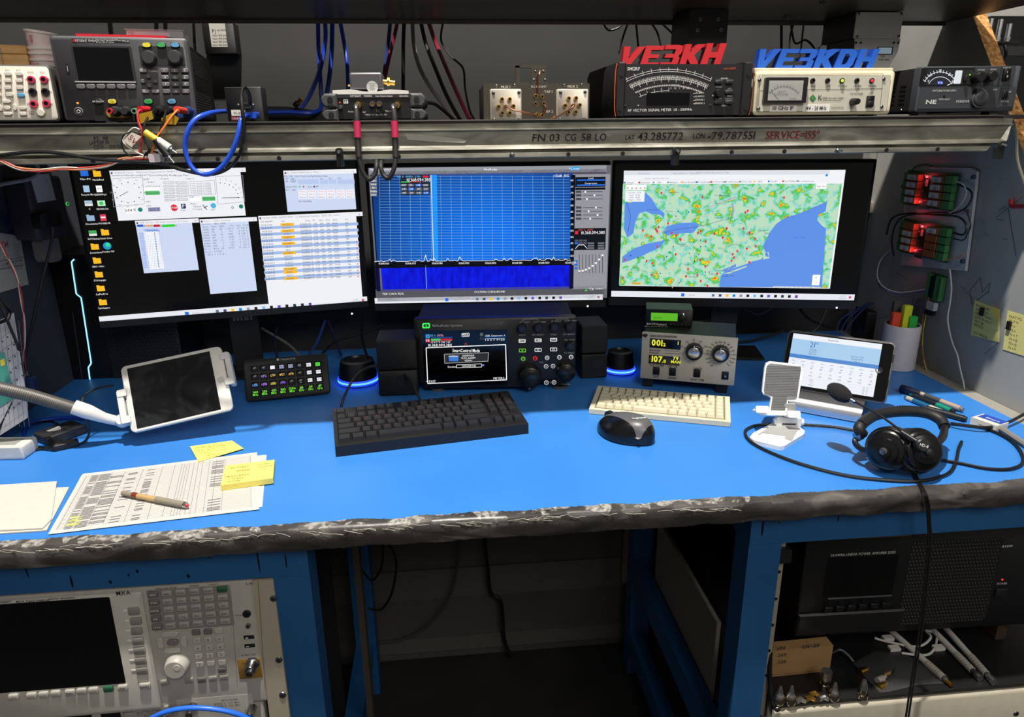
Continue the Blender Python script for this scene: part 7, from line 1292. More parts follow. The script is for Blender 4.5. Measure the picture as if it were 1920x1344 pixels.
rcab('black_wire', [(1795, 345), (1818, 356), (1822, 370), (1810, 390), (1785, 400), (1760, 398), (1700, 404), (1680, 420), (1672, 450), (1676, 480)], .0018, CABLE_BLK, 'black wire looped between the two relay boards', .02)
rcab('black_wire', [(1787, 436), (1805, 440), (1812, 430), (1808, 415), (1790, 405), (1740, 402), (1700, 400), (1672, 410), (1662, 440)], .0022, CABLE_BLK, 'black wire bundle tied across the panel middle', .024)
rcab('black_wire', [(1788, 447), (1806, 450), (1814, 438), (1820, 420), (1812, 396)], .0014, CABLE_BLK, 'short black wire loop at the lower relay board', .02)
rcab('black_wire', [(1748, 312), (1735, 308), (1715, 314), (1703, 330), (1690, 350)], .0014, CABLE_BLK, 'thin black wire arching over the relay panel top', .012)
rcab('white_wire', [(1793, 340), (1806, 346), (1812, 362), (1800, 385), (1778, 402)], .0012, C(190, 190, 186, .5), 'short white wire from the upper relay board', .022)
for i, (c_, off) in enumerate(((C(180, 176, 180, .5), 0), (C(60, 70, 140, .5), 4), (C(90, 84, 90, .5), 8))):
    cable('thin_wire', [PX(1670-i*3, 468+off, RX-.012), PX(1650-i*2, 490+off, RX-.03), PX(1645, 520+off, RX-.05), PX(1660, 540+off, RX-.05), PX(1690, 548+off, RX-.03), PX(1735, 542+off, RX-.012)], .0013, c_, ('pale wire looping from relay panel to the terminal module', 'blue wire looping from relay panel to the terminal module', 'grey wire looping from relay panel to the terminal module')[i], n=6)
for i in range(3): cable('blue_data_cable', [PY(1655-i*12, 560+i*3, 1.62), PY(1625-i*12, 575+i*4, 1.58), PY(1600-i*12, 600, 1.55), PY(1580-i*6, 630, 1.5), PY(1572, 660, 1.48)], .0016, C(40, 60, 120, .5), ('blue data cable behind the weather tablet, nearest the wall', 'blue data cable behind the weather tablet, middle one', 'blue data cable behind the weather tablet, furthest left')[i], n=6)
for i in range(4): cable('dark_wire', [PX(1738-i*8, 560, RX-.012), PX(1715-i*8, 590+i*5, RX-.02), PX(1690-i*6, 625, RX-.03), PX(1668-i*4, 652, RX-.05)], .0012, C(56, 62, 92, .5), 'dark blue wire falling from terminal module to the pen cup', group='wires to the pen cup', n=6)
cable('cream_cord', [PX(1893, 212, RX-.008), PX(1905, 250, RX-.008), PX(1908, 300, RX-.008), PX(1922, 345, RX-.008)], .0025, C(206, 196, 170, .5), 'cream cord hanging along the side panel below the meter supply')
# things beyond the side panel
d = Dev('far_equipment_case', 'black equipment case standing beyond the side panel', 'case', PY(1842, 110, 2.2), PY(2050, 110, 2.2), 0); d.box('case_body', C(16, 16, 17, .5), -d.hw, d.hw, .001, d.uv(1900, 30)[1], 0, .3, .004); d.box('case_front', C(22, 22, 24, .4), -d.hw+.01, d.hw-.01, .3, d.uv(1900, 44)[1], -.01, 0, .004)
d = Dev('connector_cluster', 'cluster of silver coax connectors on a thin plate beyond the side panel', 'connectors', PY(1853, 82, 1.62), PY(1912, 77, 1.62), PY(1880, 80, 1.62).z); d.box('plate', C(70, 70, 72, .4, .8), -d.hw, d.hw, 0, .003, 0, .08, .001); d.part('bracket', MB().box(-.005, .12, .07, .08, -.02, 0, C(40, 40, 42, .5)))
for i in range(7): x = -d.hw+.012+i*.008; d.part('connector', MB().cyl((x, .02+.01*(i % 3), .003), (x, .02+.01*(i % 3), .018+.012*((i*3) % 4)), .0055, SILV, 8).cyl((x, .02+.01*(i % 3), .008), (x, .02+.01*(i % 3), .013), .007, SILV, 6))
cable('far_cable', [PY(1884, 84, 1.63), PY(1886, 100, 1.63), PY(1880, 120, 1.66), PY(1890, 150, 1.7)], .004, CABLE_BLK, 'black cable under the silver connector cluster')
# ================================================================ cables of the shelf
Y1 = 1.112
def yc(name, pts, r, mat, lab, y=Y1, **k): return cable(name, [PY(p[0], p[1], p[2] if len(p) > 2 else y) for p in pts], r, mat, lab, **k)
yc('network_cable', [(476, 218, 1.155), (462, 215, 1.138), (452, 226, 1.118), (445, 258), (432, 290), (412, 316), (388, 327), (366, 320), (352, 300), (347, 272), (352, 246), (366, 224, 1.118), (390, 213, 1.14), (415, 209, 1.22), (440, 208, 1.32)], .0036, C(40, 84, 210, .3), 'bright blue network cable looping in front of the shelf beam', n=10)
solo('network_plug', MB().rbox(-.006, .006, 0, .009, -.012, .010, .002, C(36, 80, 200, .35)), 'blue network plug in the black interface box', 'plug').location = PY(477, 222, 1.155)
yc('serial_cable', [(469, 196, 1.15), (468, 180, 1.14), (462, 167, 1.132), (455, 165, 1.125), (452, 180, 1.12), (454, 205), (457, 240), (452, 280), (438, 306), (415, 322), (385, 327), (340, 318), (295, 305), (230, 302), (170, 297), (110, 287), (60, 285), (0, 291), (-40, 296)], .0027, CABLE_BLK, 'black serial cable hanging from interface box along the beam')
for i, (c_, lab) in enumerate(((C(196, 60, 60, .5), 'red wire of the loose bundle under the shelf left end'), (C(220, 140, 90, .5), 'orange wire of the loose bundle under the shelf left end'), (C(214, 200, 190, .5), 'white wire of the loose bundle under the shelf left end'))):
    yc('bundle_wire', [(a, b+2.2*math.sin(j*1.3+i*2.1)) for j, (a, b) in enumerate(((292, 297), (262, 296), (230, 299), (200, 310), (165, 316), (120, 316), (80, 319), (45, 318), (20, 310), (-10, 296)))], .0014, c_, lab, n=6)
# test leads
def plugthing(name, lab, a, b, r, mats):
    a = Vector(a); b = Vector(b); e = bpy.data.objects.new(name, None); COL.objects.link(e); e.location = b; tag(e, lab, 'plug', 'loose plugs on the beam'); t = 0
    for nm, t1, mt, rr in mats: o = child(nm, MB().cyl(a.lerp(b, t), a.lerp(b, t1), r*rr, mt, 14), e); o.matrix_parent_inverse = Matrix.Translation(-b); t = t1
def lead(name, lab, plug, mat, wire, pts):
    e = bpy.data.objects.new(name, None); COL.objects.link(e); o0 = PY(*pts[0]); e.location = o0; tag(e, lab, 'test lead')
    for nm, mb in (('banana_plug', MB().tube([PY(*plug[0]), PY(*plug[1])], .0048, mat, 12, 1)), ('wire', MB().tube([PY(*p) for p in pts], .0016, wire, 7, 6))): o = child(nm, mb, e); o.matrix_parent_inverse = Matrix.Translation(-o0)
lead('test_lead', 'red test lead plugged in the green power supply output', ((279, 206, 1.150), (262, 205, 1.128)), C(196, 30, 50, .4), C(190, 50, 52, .5), [(263, 206, 1.127), (258, 212, 1.12), (260, 230, 1.115), (266, 245, 1.113), (265, 262, 1.113), (262, 285, 1.113), (266, 300, 1.113), (280, 300, 1.113)])
lead('test_lead', 'orange test lead plugged in the blue power supply output', ((347, 208, 1.160), (331, 205, 1.13)), C(220, 70, 52, .4), C(226, 122, 52, .5), [(333, 206, 1.13), (322, 218, 1.12), (308, 238, 1.115), (295, 256, 1.113), (288, 276, 1.112), (284, 290, 1.112), (287, 295, 1.112)])
lead('test_lead', 'black test lead plugged beside the orange one', ((322, 208, 1.16), (312, 206, 1.14)), BLK2, CABLE_BLK, [(312, 206, 1.139), (308, 220, 1.12), (302, 240, 1.115), (296, 258, 1.113), (292, 272, 1.112)])
lead('test_lead', 'black test lead hanging beside the red one', ((296, 206, 1.158), (288, 206, 1.14)), BLK2, CABLE_BLK, [(288, 207, 1.139), (276, 222, 1.12), (268, 245, 1.113), (272, 265, 1.112), (280, 280, 1.112), (272, 290, 1.112), (270, 300, 1.112)])
kap = glass_mat('amber_tape', (190, 150, 40), .8, .15)
for px, y_, lab in ((((259, 214), (285, 208), (288, 223), (264, 232)), 1.122, 'amber tape flag on the red test lead'), (((303, 222), (322, 212), (336, 222), (330, 234), (304, 232)), 1.124, 'amber tape flag glinting on the orange test lead')): solo('tape_flag', MB().slab([PY(a, b, y_) for a, b in px], (0, -.0008, .0002), kap), lab, 'tape flag', 'amber tape flags')
t_ = solo('paper_tag', MB().slab([PY(a, b, 1.110) for a, b in ((247, 248), (265, 256), (247, 276), (231, 264))], (0, -.0006, 0), C(226, 212, 200, .7)), 'white paper tag with red lettering tied to the wires', 'tag'); m = MB().text('5V', PY(249, 262, 1.1088), .008, INKR, U=(.6, 0, -.8), V=(.8, 0, .6)); child('lettering', m, t_).matrix_parent_inverse = Matrix.Translation(-t_.location)
yc('black_wire', [(265, 250, 1.112), (247, 247), (231, 256), (229, 275), (240, 290), (258, 297), (285, 302)], .0012, CABLE_BLK, 'thin black wire loop around the white paper tag', n=6)
yc('white_wire', [(262, 243, 1.111), (250, 240), (236, 254), (231, 266), (250, 282), (275, 294), (290, 301)], .0011, C(214, 210, 200, .5), 'thin white wire crossing under the paper tag', n=6)
yl = PY(270, 247, 1.108); plugthing('coax_plug', 'white barrel plug with yellow tape hanging on the beam', PY(272, 248, 1.108), PY(331, 287, 1.104), .0062, [('yellow_tape', .4, C(220, 190, 50, .45), .8), ('barrel', .78, C(206, 202, 192, .4), 1), ('collar', .84, SILV, .6), ('tip', 1, SILV, .22)])
plugthing('coax_plug', 'black barrel plug hanging beside the white one', PY(291, 262, 1.104), PY(326, 305, 1.102), .0056, [('sleeve', .2, BLK, .8), ('barrel', .7, BLK2, 1), ('collar', .76, SILV, .5), ('tip', 1, SILV, .28)])
solo('wire_connector', MB().rbox(-.008, .008, 0, .012, -.005, .005, .002, C(206, 196, 200, .5)), 'small white connector block at the wire bundle end', 'connector').location = PY(293, 304, 1.112)
solo('p_clip', MB().tube([PY(281, 296, 1.124), PY(284, 285, 1.12), PY(293, 284, 1.12), PY(297, 295, 1.12), PY(297, 308, 1.12)], .0022, BLK, 8, 5), 'black loop clip holding the wire bundle to the beam', 'cable clip', 'beam clips')
for px, py, lab in ((636, 285, 'black cable clip screwed on beam above left monitor edge'), (1269, 283, 'black cable clip screwed on beam above right monitor'), (1880, 272, 'black cable clip screwed at the beam right end')):
    p = PY(px, py, 1.118); e = bpy.data.objects.new('cable_clip', None); COL.objects.link(e); e.location = p; tag(e, lab, 'cable clip', 'beam clips'); child('clip_tab', MB().rbox(-.006, .006, -.006, .006, -.001, .004, .005, BLK), e); child('clip_tail', MB().rbox(-.005, .005, -.022, -.004, .0, .012, .002, BLK), e); child('screw', MB().lathe((0, -.001, 0), (0, -1, 0), [(0, .003), (.0015, .0026), (.006, .0022)], SILV, 10), e)
# test port cables
for nm, pts, lab in (('a', [(668, 199, 1.132), (668, 206, 1.122), (669, 222, 1.118), (670, 245, 1.116), (671, 270, 1.115), (673, 295, 1.112), (680, 322, 1.11), (692, 336, 1.11), (703, 326, 1.112), (706, 308, 1.118), (704, 292, 1.15), (704, 275, 1.18)], 'left black test port cable with pink tape hanging in a loop'), ('b', [(737, 199, 1.132), (738, 206, 1.122), (740, 222, 1.118), (740, 245, 1.116), (741, 270, 1.115), (742, 295, 1.112), (738, 318, 1.108), (729, 334, 1.108), (719, 328, 1.112), (714, 310, 1.118), (718, 292, 1.15), (718, 275, 1.18)], 'right black test port cable with pink tape hanging in a loop')):
    e = bpy.data.objects.new('test_port_cable', None); COL.objects.link(e); o0 = PY(*pts[0]); e.location = o0; tag(e, lab, 'cable', 'test port cables')
    def tc_(nm2, mb): o = child(nm2, mb, e); o.matrix_parent_inverse = Matrix.Translation(-o0)
    P = [PY(*p) for p in pts]; tc_('cable_jacket', MB().tube(P[3:], .0036, C(30, 27, 26, .6), 10, 6)); tc_('boot', MB().tube(P[1:6], .0046, C(40, 38, 37, .55), 10, 5)); tc_('connector_elbow', MB().tube([P[0], P[0]+Vector((0, -.006, -.002)), P[1]], .0036, SILV, 10, 4)); x_ = pts[3][0]
    tc_('pink_tape', MB().tube([PY(x_-.7, 227, 1.1175), PY(x_, 242, 1.1165), PY(x_+.8, 258, 1.1155)], .0054, PINK, 12, 3))
# cables between top shelf and bench, behind the shelf
for i, (pts, r, c_, lab) in enumerate((
    ([(596, 40, 1.56), (597, 90, 1.55), (600, 140, 1.53), (603, 190, 1.52)], .0042, CABLE_BLU, 'blue cable hanging behind the shelf, leftmost of the blue ones'), ([(609, 40, 1.56), (610, 75, 1.55), (600, 130, 1.53), (580, 180, 1.48), (562, 207, 1.42)], .0044, CABLE_BLU, 'blue cable bending left behind the shelf'), ([(623, 40, 1.56), (622, 90, 1.55), (618, 140, 1.54), (611, 185, 1.53)], .0046, CABLE_BLU, 'thick blue cable hanging straight behind the network analyzer'), ([(637, 40, 1.56), (645, 80, 1.55), (651, 120, 1.54), (653, 180, 1.53)], .004, CABLE_BLU, 'blue cable hanging close by the grey module'),
    ([(732, 40, 1.56), (728, 80, 1.55), (722, 125, 1.54), (718, 170, 1.53)], .004, C(36, 50, 110, .4), 'dark blue cable crossing the red cable behind the analyzer'), ([(746, 40, 1.55), (740, 65, 1.545), (729, 110, 1.53), (719, 160, 1.52)], .004, C(110, 26, 50, .4), 'short red cable falling behind the grey module'), ([(758, 40, 1.56), (756, 90, 1.55), (756, 180, 1.54)], .004, CABLE_BLK, 'black cable hanging straight right of the grey module'), ([(773, 40, 1.56), (776, 85, 1.54), (788, 130, 1.5), (815, 175, 1.45), (855, 224, 1.40)], .004, C(120, 116, 112, .5), 'grey cable sweeping down behind the shelf'), ([(788, 40, 1.56), (798, 80, 1.54), (815, 125, 1.5), (838, 180, 1.45), (862, 224, 1.4)], .004, CABLE_BLK, 'black cable sweeping down beside the grey cable'), ([(802, 40, 1.56), (815, 75, 1.54), (838, 130, 1.5), (862, 185, 1.45), (881, 224, 1.4)], .0042, C(130, 28, 52, .4), 'long red cable sweeping down behind the shelf'), ([(832, 40, 1.56), (827, 75, 1.55), (845, 105, 1.54), (868, 128, 1.52), (872, 165, 1.5), (880, 205, 1.46), (889, 224, 1.44)], .0022, CABLE_BLK, 'thin kinked black cable beside the long red cable'),
    ([(205, 40, 1.66), (209, 70, 1.66), (214, 100, 1.66)], .0045, CABLE_BLK, 'black cable on the back wall above the grey power supply'), ([(293, 40, 1.66), (293, 70, 1.66), (296, 100, 1.66)], .004, CABLE_BLK, 'black cable on the back wall over the clear case'), ([(310, 40, 1.66), (310, 75, 1.66), (311, 100, 1.66)], .004, CABLE_BLK, 'black cable on back wall right of the clear case'), ([(363, 40, 1.66), (364, 70, 1.66), (366, 100, 1.66)], .003, CABLE_BLK, 'thin black cable on the back wall left of labelled box'),
    ([(1128, 42, 1.56), (1140, 56, 1.55), (1160, 52, 1.55), (1168, 42, 1.56)], .0022, CABLE_BLK, 'short black cable loop under the top shelf rear lip'), ([(1180, 42, 1.56), (1168, 70, 1.55), (1160, 100, 1.55)], .0022, CABLE_BLK, 'black wire falling behind the red letter V'), ([(1192, 42, 1.56), (1196, 80, 1.55), (1200, 110, 1.55)], .0022, CABLE_BLK, 'black wire falling behind the red letter E'), ([(1215, 42, 1.56), (1232, 60, 1.55), (1240, 90, 1.55)], .0022, CABLE_BLK, 'black wire curving behind the red number'), ([(1232, 42, 1.56), (1258, 60, 1.55), (1280, 85, 1.54)], .0022, CABLE_BLK, 'black wire slanting toward the black junction box'), ([(1465, 45, 1.56), (1465, 90, 1.56)], .003, CABLE_BLK, 'black cable hanging behind the first blue letters'), ([(1492, 45, 1.56), (1482, 65, 1.55), (1480, 95, 1.55)], .002, CABLE_BLK, 'thin black wire behind the blue number'), ([(1508, 45, 1.56), (1503, 80, 1.55), (1500, 110, 1.55)], .002, CABLE_BLK, 'thin black wire hanging behind the blue letter K'), ([(1482, 100, 1.5), (1490, 80, 1.5), (1510, 75, 1.5), (1525, 88, 1.5), (1535, 110, 1.5)], .0022, CABLE_BLK, 'black wire arch behind the blue letters'), ([(1556, 45, 1.56), (1548, 70, 1.55), (1535, 90, 1.54)], .002, CABLE_BLK, 'black wire slanting beside the silver enclosure'))):
    yc('hanging_cable', [(pts[0][0], 36, 1.5045)]+pts[1:], r, c_, lab, n=7)
yc('shelf_cable', [(497, 211, 1.38), (540, 210, 1.38), (580, 212, 1.38), (600, 205, 1.4), (603, 190, 1.42)], .0042, CABLE_BLU, 'blue cable lying on the shelf left of the network analyzer')
solo('shelf_power_bar', MB().slab([PY(a, b, 1.40) for a, b in ((497, 199), (540, 200), (620, 210), (620, 228), (497, 228))], (0, .03, 0), C(12, 12, 13, .5)), 'black power bar lying on the shelf behind the interface box', 'power bar')
solo('gold_adapter', MB().cyl((0, 0, .004), (.008, -.004, .012), .004, GOLD, 10).cyl((-.006, .003, .0), (0, 0, .005), .0055, BLK2, 10), 'small gold and black adapter on the black power bar', 'adapter').location = PY(560, 203, 1.38)
yc('shelf_cable', [(795, 193, 1.33), (815, 195, 1.34), (835, 210, 1.35), (852, 226, 1.36)], .003, CABLE_BLK, 'black cable curving from the network analyzer rear')
# ================================================================ equipment below the bench
# ---- signal analyzer, lower left
d = Dev('signal_analyzer', 'large cream signal analyzer with dark screen and many keys in the rack', 'analyzer', PY(-290, 1320, .868), PY(497, 1287, .868), .594, tilt=2.5); h = d.hw
CR = C(158, 155, 147, .5); CR2 = C(142, 139, 132, .5); LB = C(176, 173, 165, .45); DKK = C(104, 102, 98, .5)
H = d.uv(480, 1088)[1]; xs = d.uv(275, 1200)[0]
d.box('chassis', C(120, 118, 112, .5), -h+.003, h-.003, .002, H-.002, .012, .40, .002); d.box('front_panel', CR, -h, h, 0, H, 0, .014, .003, .0015)
d.box('screen_bezel', LB, -h+.002, d.uv(283, 1200)[0], .004, H-.004, -.006, 0, .005, .003); d.pbox('screen', C(8, 8, 10, .2, var=0), -215, 1148, 236, 1281, -.0066, -.004, .002)
for px, py in ((250, 1147), (254, 1165.6), (255.6, 1184), (258, 1203), (261, 1221), (263, 1240), (265.6, 1258.7)): d.btn('soft_key', C(136, 134, 130, .5), px, py, 20, 15, .003, .0015, y=-.006); d.btn('key_trace', C(214, 211, 204, .5), px-14, py-1, 12, 6, .0006, .0004, y=-.006)
x0, z1 = d.uv(274, 1104); x1 = d.uv(430, 1100)[0]; z0 = d.uv(350, 1178)[1]; d.box('key_field', C(128, 124, 118, .5), x0, x1, z0, H-.004, -.0008, .001, .002)
nm = ['FREQ', 'Input', 'Trace', 'Marker', 'System', 'Preset', 'SPAN', 'View', 'Det', 'Peak', 'Quick', 'User', 'AMPTD', 'Auto', 'Cont', 'Marker', 'Save', 'File', 'BW', 'Meas', 'Trig', 'Func', 'Recall', 'Print', 'Sweep', 'Mode', 'Gate', 'Source', 'Single', 'Cont']
for i, j, px, py in grid((286, 1115.6), (415.6, 1105.6), (293.7, 1176), (421.9, 1165.6), 6, 5):
    mt = DKK if i == 0 else (C(40, 96, 60, .5) if (i, j) == (5, 0) else C(158, 155, 148, .5) if i < 4 else CR); d.btn('key', mt, px, py, 18, 11.5, .003, .0012, y=-.0008); d.txt(nm[j*6+i], px, py, 3.2, PRINT if i == 0 else INK, y=-.0042)
for a0, px, py, w_, h_ in ((0, 318, 1190, 32, 11), (0, 323, 1220, 30, 11), (1, 300, 1207, 11, 22), (1, 344, 1204, 11, 22)): d.btn('arrow_key', LB, px, py, w_, h_, .004, .004)
d.btn('select_key', C(118, 108, 112, .5), 323, 1205.6, 20, 12, .004, .004)
for i, j, px, py in grid((369, 1201.5), (411, 1198.5), (374, 1246), (416, 1242), 3, 4): d.btn('number_key', LB, px, py, 14, 11, .003, .0015); d.txt('7894561230.-'[j*3+i], px, py, 4.6, INK, y=-.0034)
for px, py, mt in ((367, 1186.5, DKK), (389, 1185, DKK), (409.5, 1183, LB), (415.6, 1257, DKK), (308, 1281, CR2), (354, 1277, CR2), (377.5, 1276, DKK), (398.5, 1273.5, CR2), (419, 1271, CR2)): d.btn('key', mt, px, py, 15, 11, .003, .0015)
d.knob('tuning_knob', LB, 327, 1257, 22, .016, n=32, taper=.88); x, z = d.uv(331, 1253, -.0175); d.part('finger_dimple', MB().lathe((x, -.0158, z), (0, -1, 0), [(0, .005), (.0008, .0045)], C(190, 186, 178, .4), 18))
for px, py, t in ((24, 1308.5, '1'), (58, 1306, ''), (80.6, 1304, ''), (103, 1302, ''), (130, 1300, 'Menu'), (152, 1297.5, ''), (174, 1296, ''), (202, 1293, ''), (229, 1291, 'Full'), (270.6, 1287.5, 'Return')): d.btn('key', C(40, 96, 66, .5) if px == 202 else LB, px, py, 17 if px != 270.6 else 19, 12, .004, .0015, y=-.006); d.txt(t, px, py, 4, INK, y=-.0104) if t else None
xa = d.uv(430, 1180)[0]
for t, px, py, hh, ft in (('MXA', 231, 1111.5, 9, 25), ('MXA Signal Analyzer', 62, 1126, 4.6, 60), ('KEYSIGHT', 2, 1129, 4.6, 36), ('N9020A  10Hz-8.4GHz', 116, 1121.5, 3.4, 46)): d.txt(t, px, py, hh, INK, fit=ft, y=-.0064, bold=.01)
for t, px, py, hh, ft in (('ANALYZER SETUP', 311, 1102.5, 3.2, 38), ('MARKER', 364, 1098, 3.2, 18), ('UTILITY', 401, 1095.5, 3.2, 18), ('LXI', 468, 1094, 5, 12), ('Probe Power', 447, 1153, 3, 12), ('RF INPUT 50Ω', 466, 1228, 3.2, 26)): d.txt(t, px, py, hh, INK, fit=ft)
d.jack('probe_jack', BLK, BLK, 462, 1152, 7.5, .003); d.jack('headphone_jack', C(90, 88, 84, .4), BLK, 464.5, 1175, 4.5, .004)
for py in (1195, 1211): d.btn('usb_port', BLK, 466.5+(py-1195)*.1, py, 19, 8, .001, .0005); d.btn('usb_tongue', C(230, 230, 230, .4), 462.5+(py-1195)*.1, py+1.5, 5, 2, .0014, .0002)
d.btn('warning_plate', C(176, 132, 56, .45, .3), 468.5, 1254, 43, 43, .0008, .001); d.txt('50V DC MAX', 467, 1243, 3, INK, y=-.0014); d.txt('+30 dBm', 467, 1247, 3, INK, y=-.0014)
d.knob('n_connector', C(150, 150, 152, .22, 1), 468, 1259, 12, .018, n=14, taper=.85, skirt=.1); d.jack('n_connector_bore', STEEL, BLK, 467, 1265, 7, .022, inner=.6); d.poly(d.T, [(467, 1233), (470, 1238), (464, 1238)], INK, -.0014)
d.line(d.T, [(484, 1090), (497, 1285)], .9, C(110, 106, 98, .5), -.0006); d.line(d.T, [(432, 1096), (445, 1285)], .7, C(120, 116, 108, .5), -.0006); d.done()
# rack ear panel and screws
d = Dev('rack_ear', 'cream rack ear strip with three screws beside the signal analyzer', 'rack strip', PY(499, 1344, .866), PY(541, 1344, .866), .44, tilt=2); H = d.uv(505, 1085)[1]
x0 = d.uv(491, 1090)[0]; x1 = d.uv(519, 1085)[0]; xb0 = d.uv(505, 1340)[0]; xb1 = d.uv(543, 1340)[0]
d.box('strip', C(166, 158, 140, .5), xb0, xb1, .0, H-.002, 0, .006, .001)
for px, py in ((513, 1122), (523, 1237), (530, 1303)): d.screw(px, py, 7)
# ---- second instrument under it with blue cable
d = Dev('lower_instrument', 'cream instrument under the signal analyzer with input power label', 'instrument', PY(-290, 1400, .862), PY(500, 1380, .862), .44, tilt=2.5); h = d.hw; H = .152
d.box('chassis', C(120, 118, 112, .5), -h+.003, h-.003, .0, H-.002, .012, .40, .002); d.box('front_panel', CR2, -h, h, 0, H, 0, .014, .003, .0015)
d.pbox('screen_bezel', CR, -200, 1335, 242, 1400, -.003, 0, .002); d.pbox('screen', C(8, 8, 10, .2, var=0), -190, 1341, 184, 1400, -.0036, 0, .001); d.pbox('screen_edge', C(14, 14, 16, .3), 188, 1337, 238, 1400, -.0036, 0, .001); d.pbox('key_panel', CR, 248, 1325, 326, 1400, -.001, 0, .001); d.pbox('input_panel', LB, 330, 1312, 486, 1400, -.001, 0, .001)
for i, j, px, py in grid((262, 1334), (314, 1328), (264, 1345), (316, 1340), 4, 2): d.btn('key', CR2, px, py, 13, 9, .003, .001, y=-.001)
for t, px, py, ft in (('INPUT POWER', 430, 1312, 30), ('BAND 2  +20 dBm', 425, 1318, 46), ('BAND 3  +20 dBm', 427, 1323, 46), ('BAND 1', 350, 1322, 18), ('BAND 3', 468, 1332, 16)): d.txt(t, px, py, 3.4, INK, fit=ft, y=-.0014)
d.knob('n_connector', C(150, 150, 152, .22, 1), 354, 1342, 8, .02, y=-.001, n=14); d.knob('n_connector', C(150, 150, 152, .22, 1), 467, 1345, 8, .02, y=-.001, n=14); d.done()
cable('blue_coax_cable', [PY(255, 1365, .84), PY(285, 1346, .84), PY(315, 1333, .838), PY(355, 1327, .838), PY(400, 1329, .838), PY(440, 1337, .84), PY(475, 1352, .845)], .0036, C(40, 110, 230, .35), 'bright blue coax cable arching over the lower instrument front', n=10)
solo('rack_shadow_panel', MB().box(-1.2, -.265, 1.30, 1.31, 0, .79, bdark), 'near-black sheet added as shade behind the rack instruments', 'panel')  # dark sheet added to stand in for the shade inside the rack
# ---- amplifier
d = Dev('power_amplifier', 'black linear power amplifier with mesh grille and blank display', 'amplifier', PY(1490, 1190, .955), PY(1990, 1162, .94), .556); h = d.hw
zT = d.uv(1700, 1000)[1]; ab = C(20, 20, 22, .42)
d.box('chassis', C(14, 14, 15, .6), -h+.004, h, .004, zT-.004, .012, .42, .003); d.box('front_panel', ab, -h, h, .0, zT, 0, .014, .003, .002)
m = MB(); z_ = d.uv(1600, 1125)[1]; m.prism([(-h, .006), (d.uv(1700, 1100)[0], .006), (d.uv(1704, 1100)[0], .05), (-h, .05)], -.005, 0, ab, ch=.003); d.part('button_ledge', m)
d.pbox('display', C(5, 5, 6, .25, var=0), 1553, 1046, 1672, 1115, -.0008, .001, .001); x0, z0 = d.uv(1551, 1122); x1 = d.uv(1671, 1115)[0]; d.box('display_lip', C(90, 90, 92, .4), x0, x1, z0, z0+.0016, -.003, 0, .0004)
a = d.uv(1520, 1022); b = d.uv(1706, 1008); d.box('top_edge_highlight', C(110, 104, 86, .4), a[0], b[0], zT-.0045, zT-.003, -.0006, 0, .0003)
for i in range(6): d.btn('button', C(22, 22, 24, .35), 1554+i*21.5, 1144-i*1.8, 15, 11, .004, .0012, y=-.005)
m = MB(); x0, z1 = d.uv(1712, 1018); x1, z0 = d.uv(1845, 1160)
nx, nz = 27, 24
for j in range(nz):
    for i in range(nx): x = lerp(x0, x1, (i+.5*(j % 2))/nx); z = lerp(z0, z1, j/(nz-1)); m.add([(x-.0019, -.0012, z), (x, -.0020, z-.0013), (x+.0019, -.0012, z), (x, -.0005, z+.0013)], [(0, 1, 2, 3)], C(60, 60, 62, .35, .4))
d.part('grille_mesh', m, stuff=True); d.box('grille_back', C(7, 7, 8, .7), x0-.002, x1+.002, z0-.002, z1+.002, -.0004, .001, .004)
d.txt('1.8-54MHz LINEAR POWER AMPLIFIER 1200S', 1619, 1038, 5.2, C(206, 206, 200, .5), fit=125, slope=.0); d.txt('acom', 1889, 1023, 6.5, C(190, 190, 186, .5), fit=20, bold=.02); d.txt('POWER', 1879, 1094, 4.8, C(200, 200, 196, .5), fit=20); d.knob('power_light', E(255, 60, 50), 1880, 1087, 1.8, .001); d.btn('power_button', C(36, 36, 38, .4), 1878, 1113, 22, 20, .003, .001)
d.done(); AMP = d
for x in (.62, .98): solo('amplifier_support', MB().box(x, x+.02, .97, 1.36, .502, .557, C(60, 44, 30, .7) if x > .9 else BLK), ('dark block supporting the amplifier left side', 'wooden block supporting the amplifier right side')[x > .9], 'support')
# ---- tray with connectors and cables
solo('rack_tray', MB().box(.5095, 1.2, .868, 1.40, .494, .500, C(17, 17, 18, .5)), 'black rack tray under the amplifier holding loose connectors', 'tray')
TZ = .500
d = Dev('lower_rack_unit', 'cream rack unit below the black tray', 'rack unit', Vector((.51, .862, 0)), Vector((1.2, .862, 0)), .30); d.box('front_panel', C(178, 172, 154, .5), -d.hw, d.hw, 0, .190, 0, .01, .003, .002); d.box('chassis', C(120, 116, 106, .6), -d.hw+.002, d.hw-.002, .002, .186, .01, .4, .002); d.screw(1458, 1330, 6); d.screw(1905, 1338, 6)
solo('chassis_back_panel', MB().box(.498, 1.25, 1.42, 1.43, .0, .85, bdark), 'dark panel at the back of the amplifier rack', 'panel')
P0 = PZ(1434, 1262, TZ); d = Dev('cardboard_box', 'small brown cardboard box with handwritten part numbers under the amplifier', 'box', PZ(1420, 1272, TZ), PZ(1555, 1258, TZ), TZ); H = min(d.uv(1500, 1199)[1], .0545); d.box('carton', C(150, 116, 76, .75), -d.hw, d.hw, .0003, H, 0, .022, .0006)
for t, px, py, hh in (('-174', 1465, 1215, 7), ('-260', 1465, 1228, 7), ('-520', 1465, 1241, 7), ('UV-S9', 1521, 1211, 8.5)): d.txt(t, px, py, hh, C(30, 20, 12, .7), bold=.012)
d.part('flap_line', MB().box(-d.hw, d.hw, -.0006, 0, .004, .0046, C(110, 82, 52, .8))); d.done()
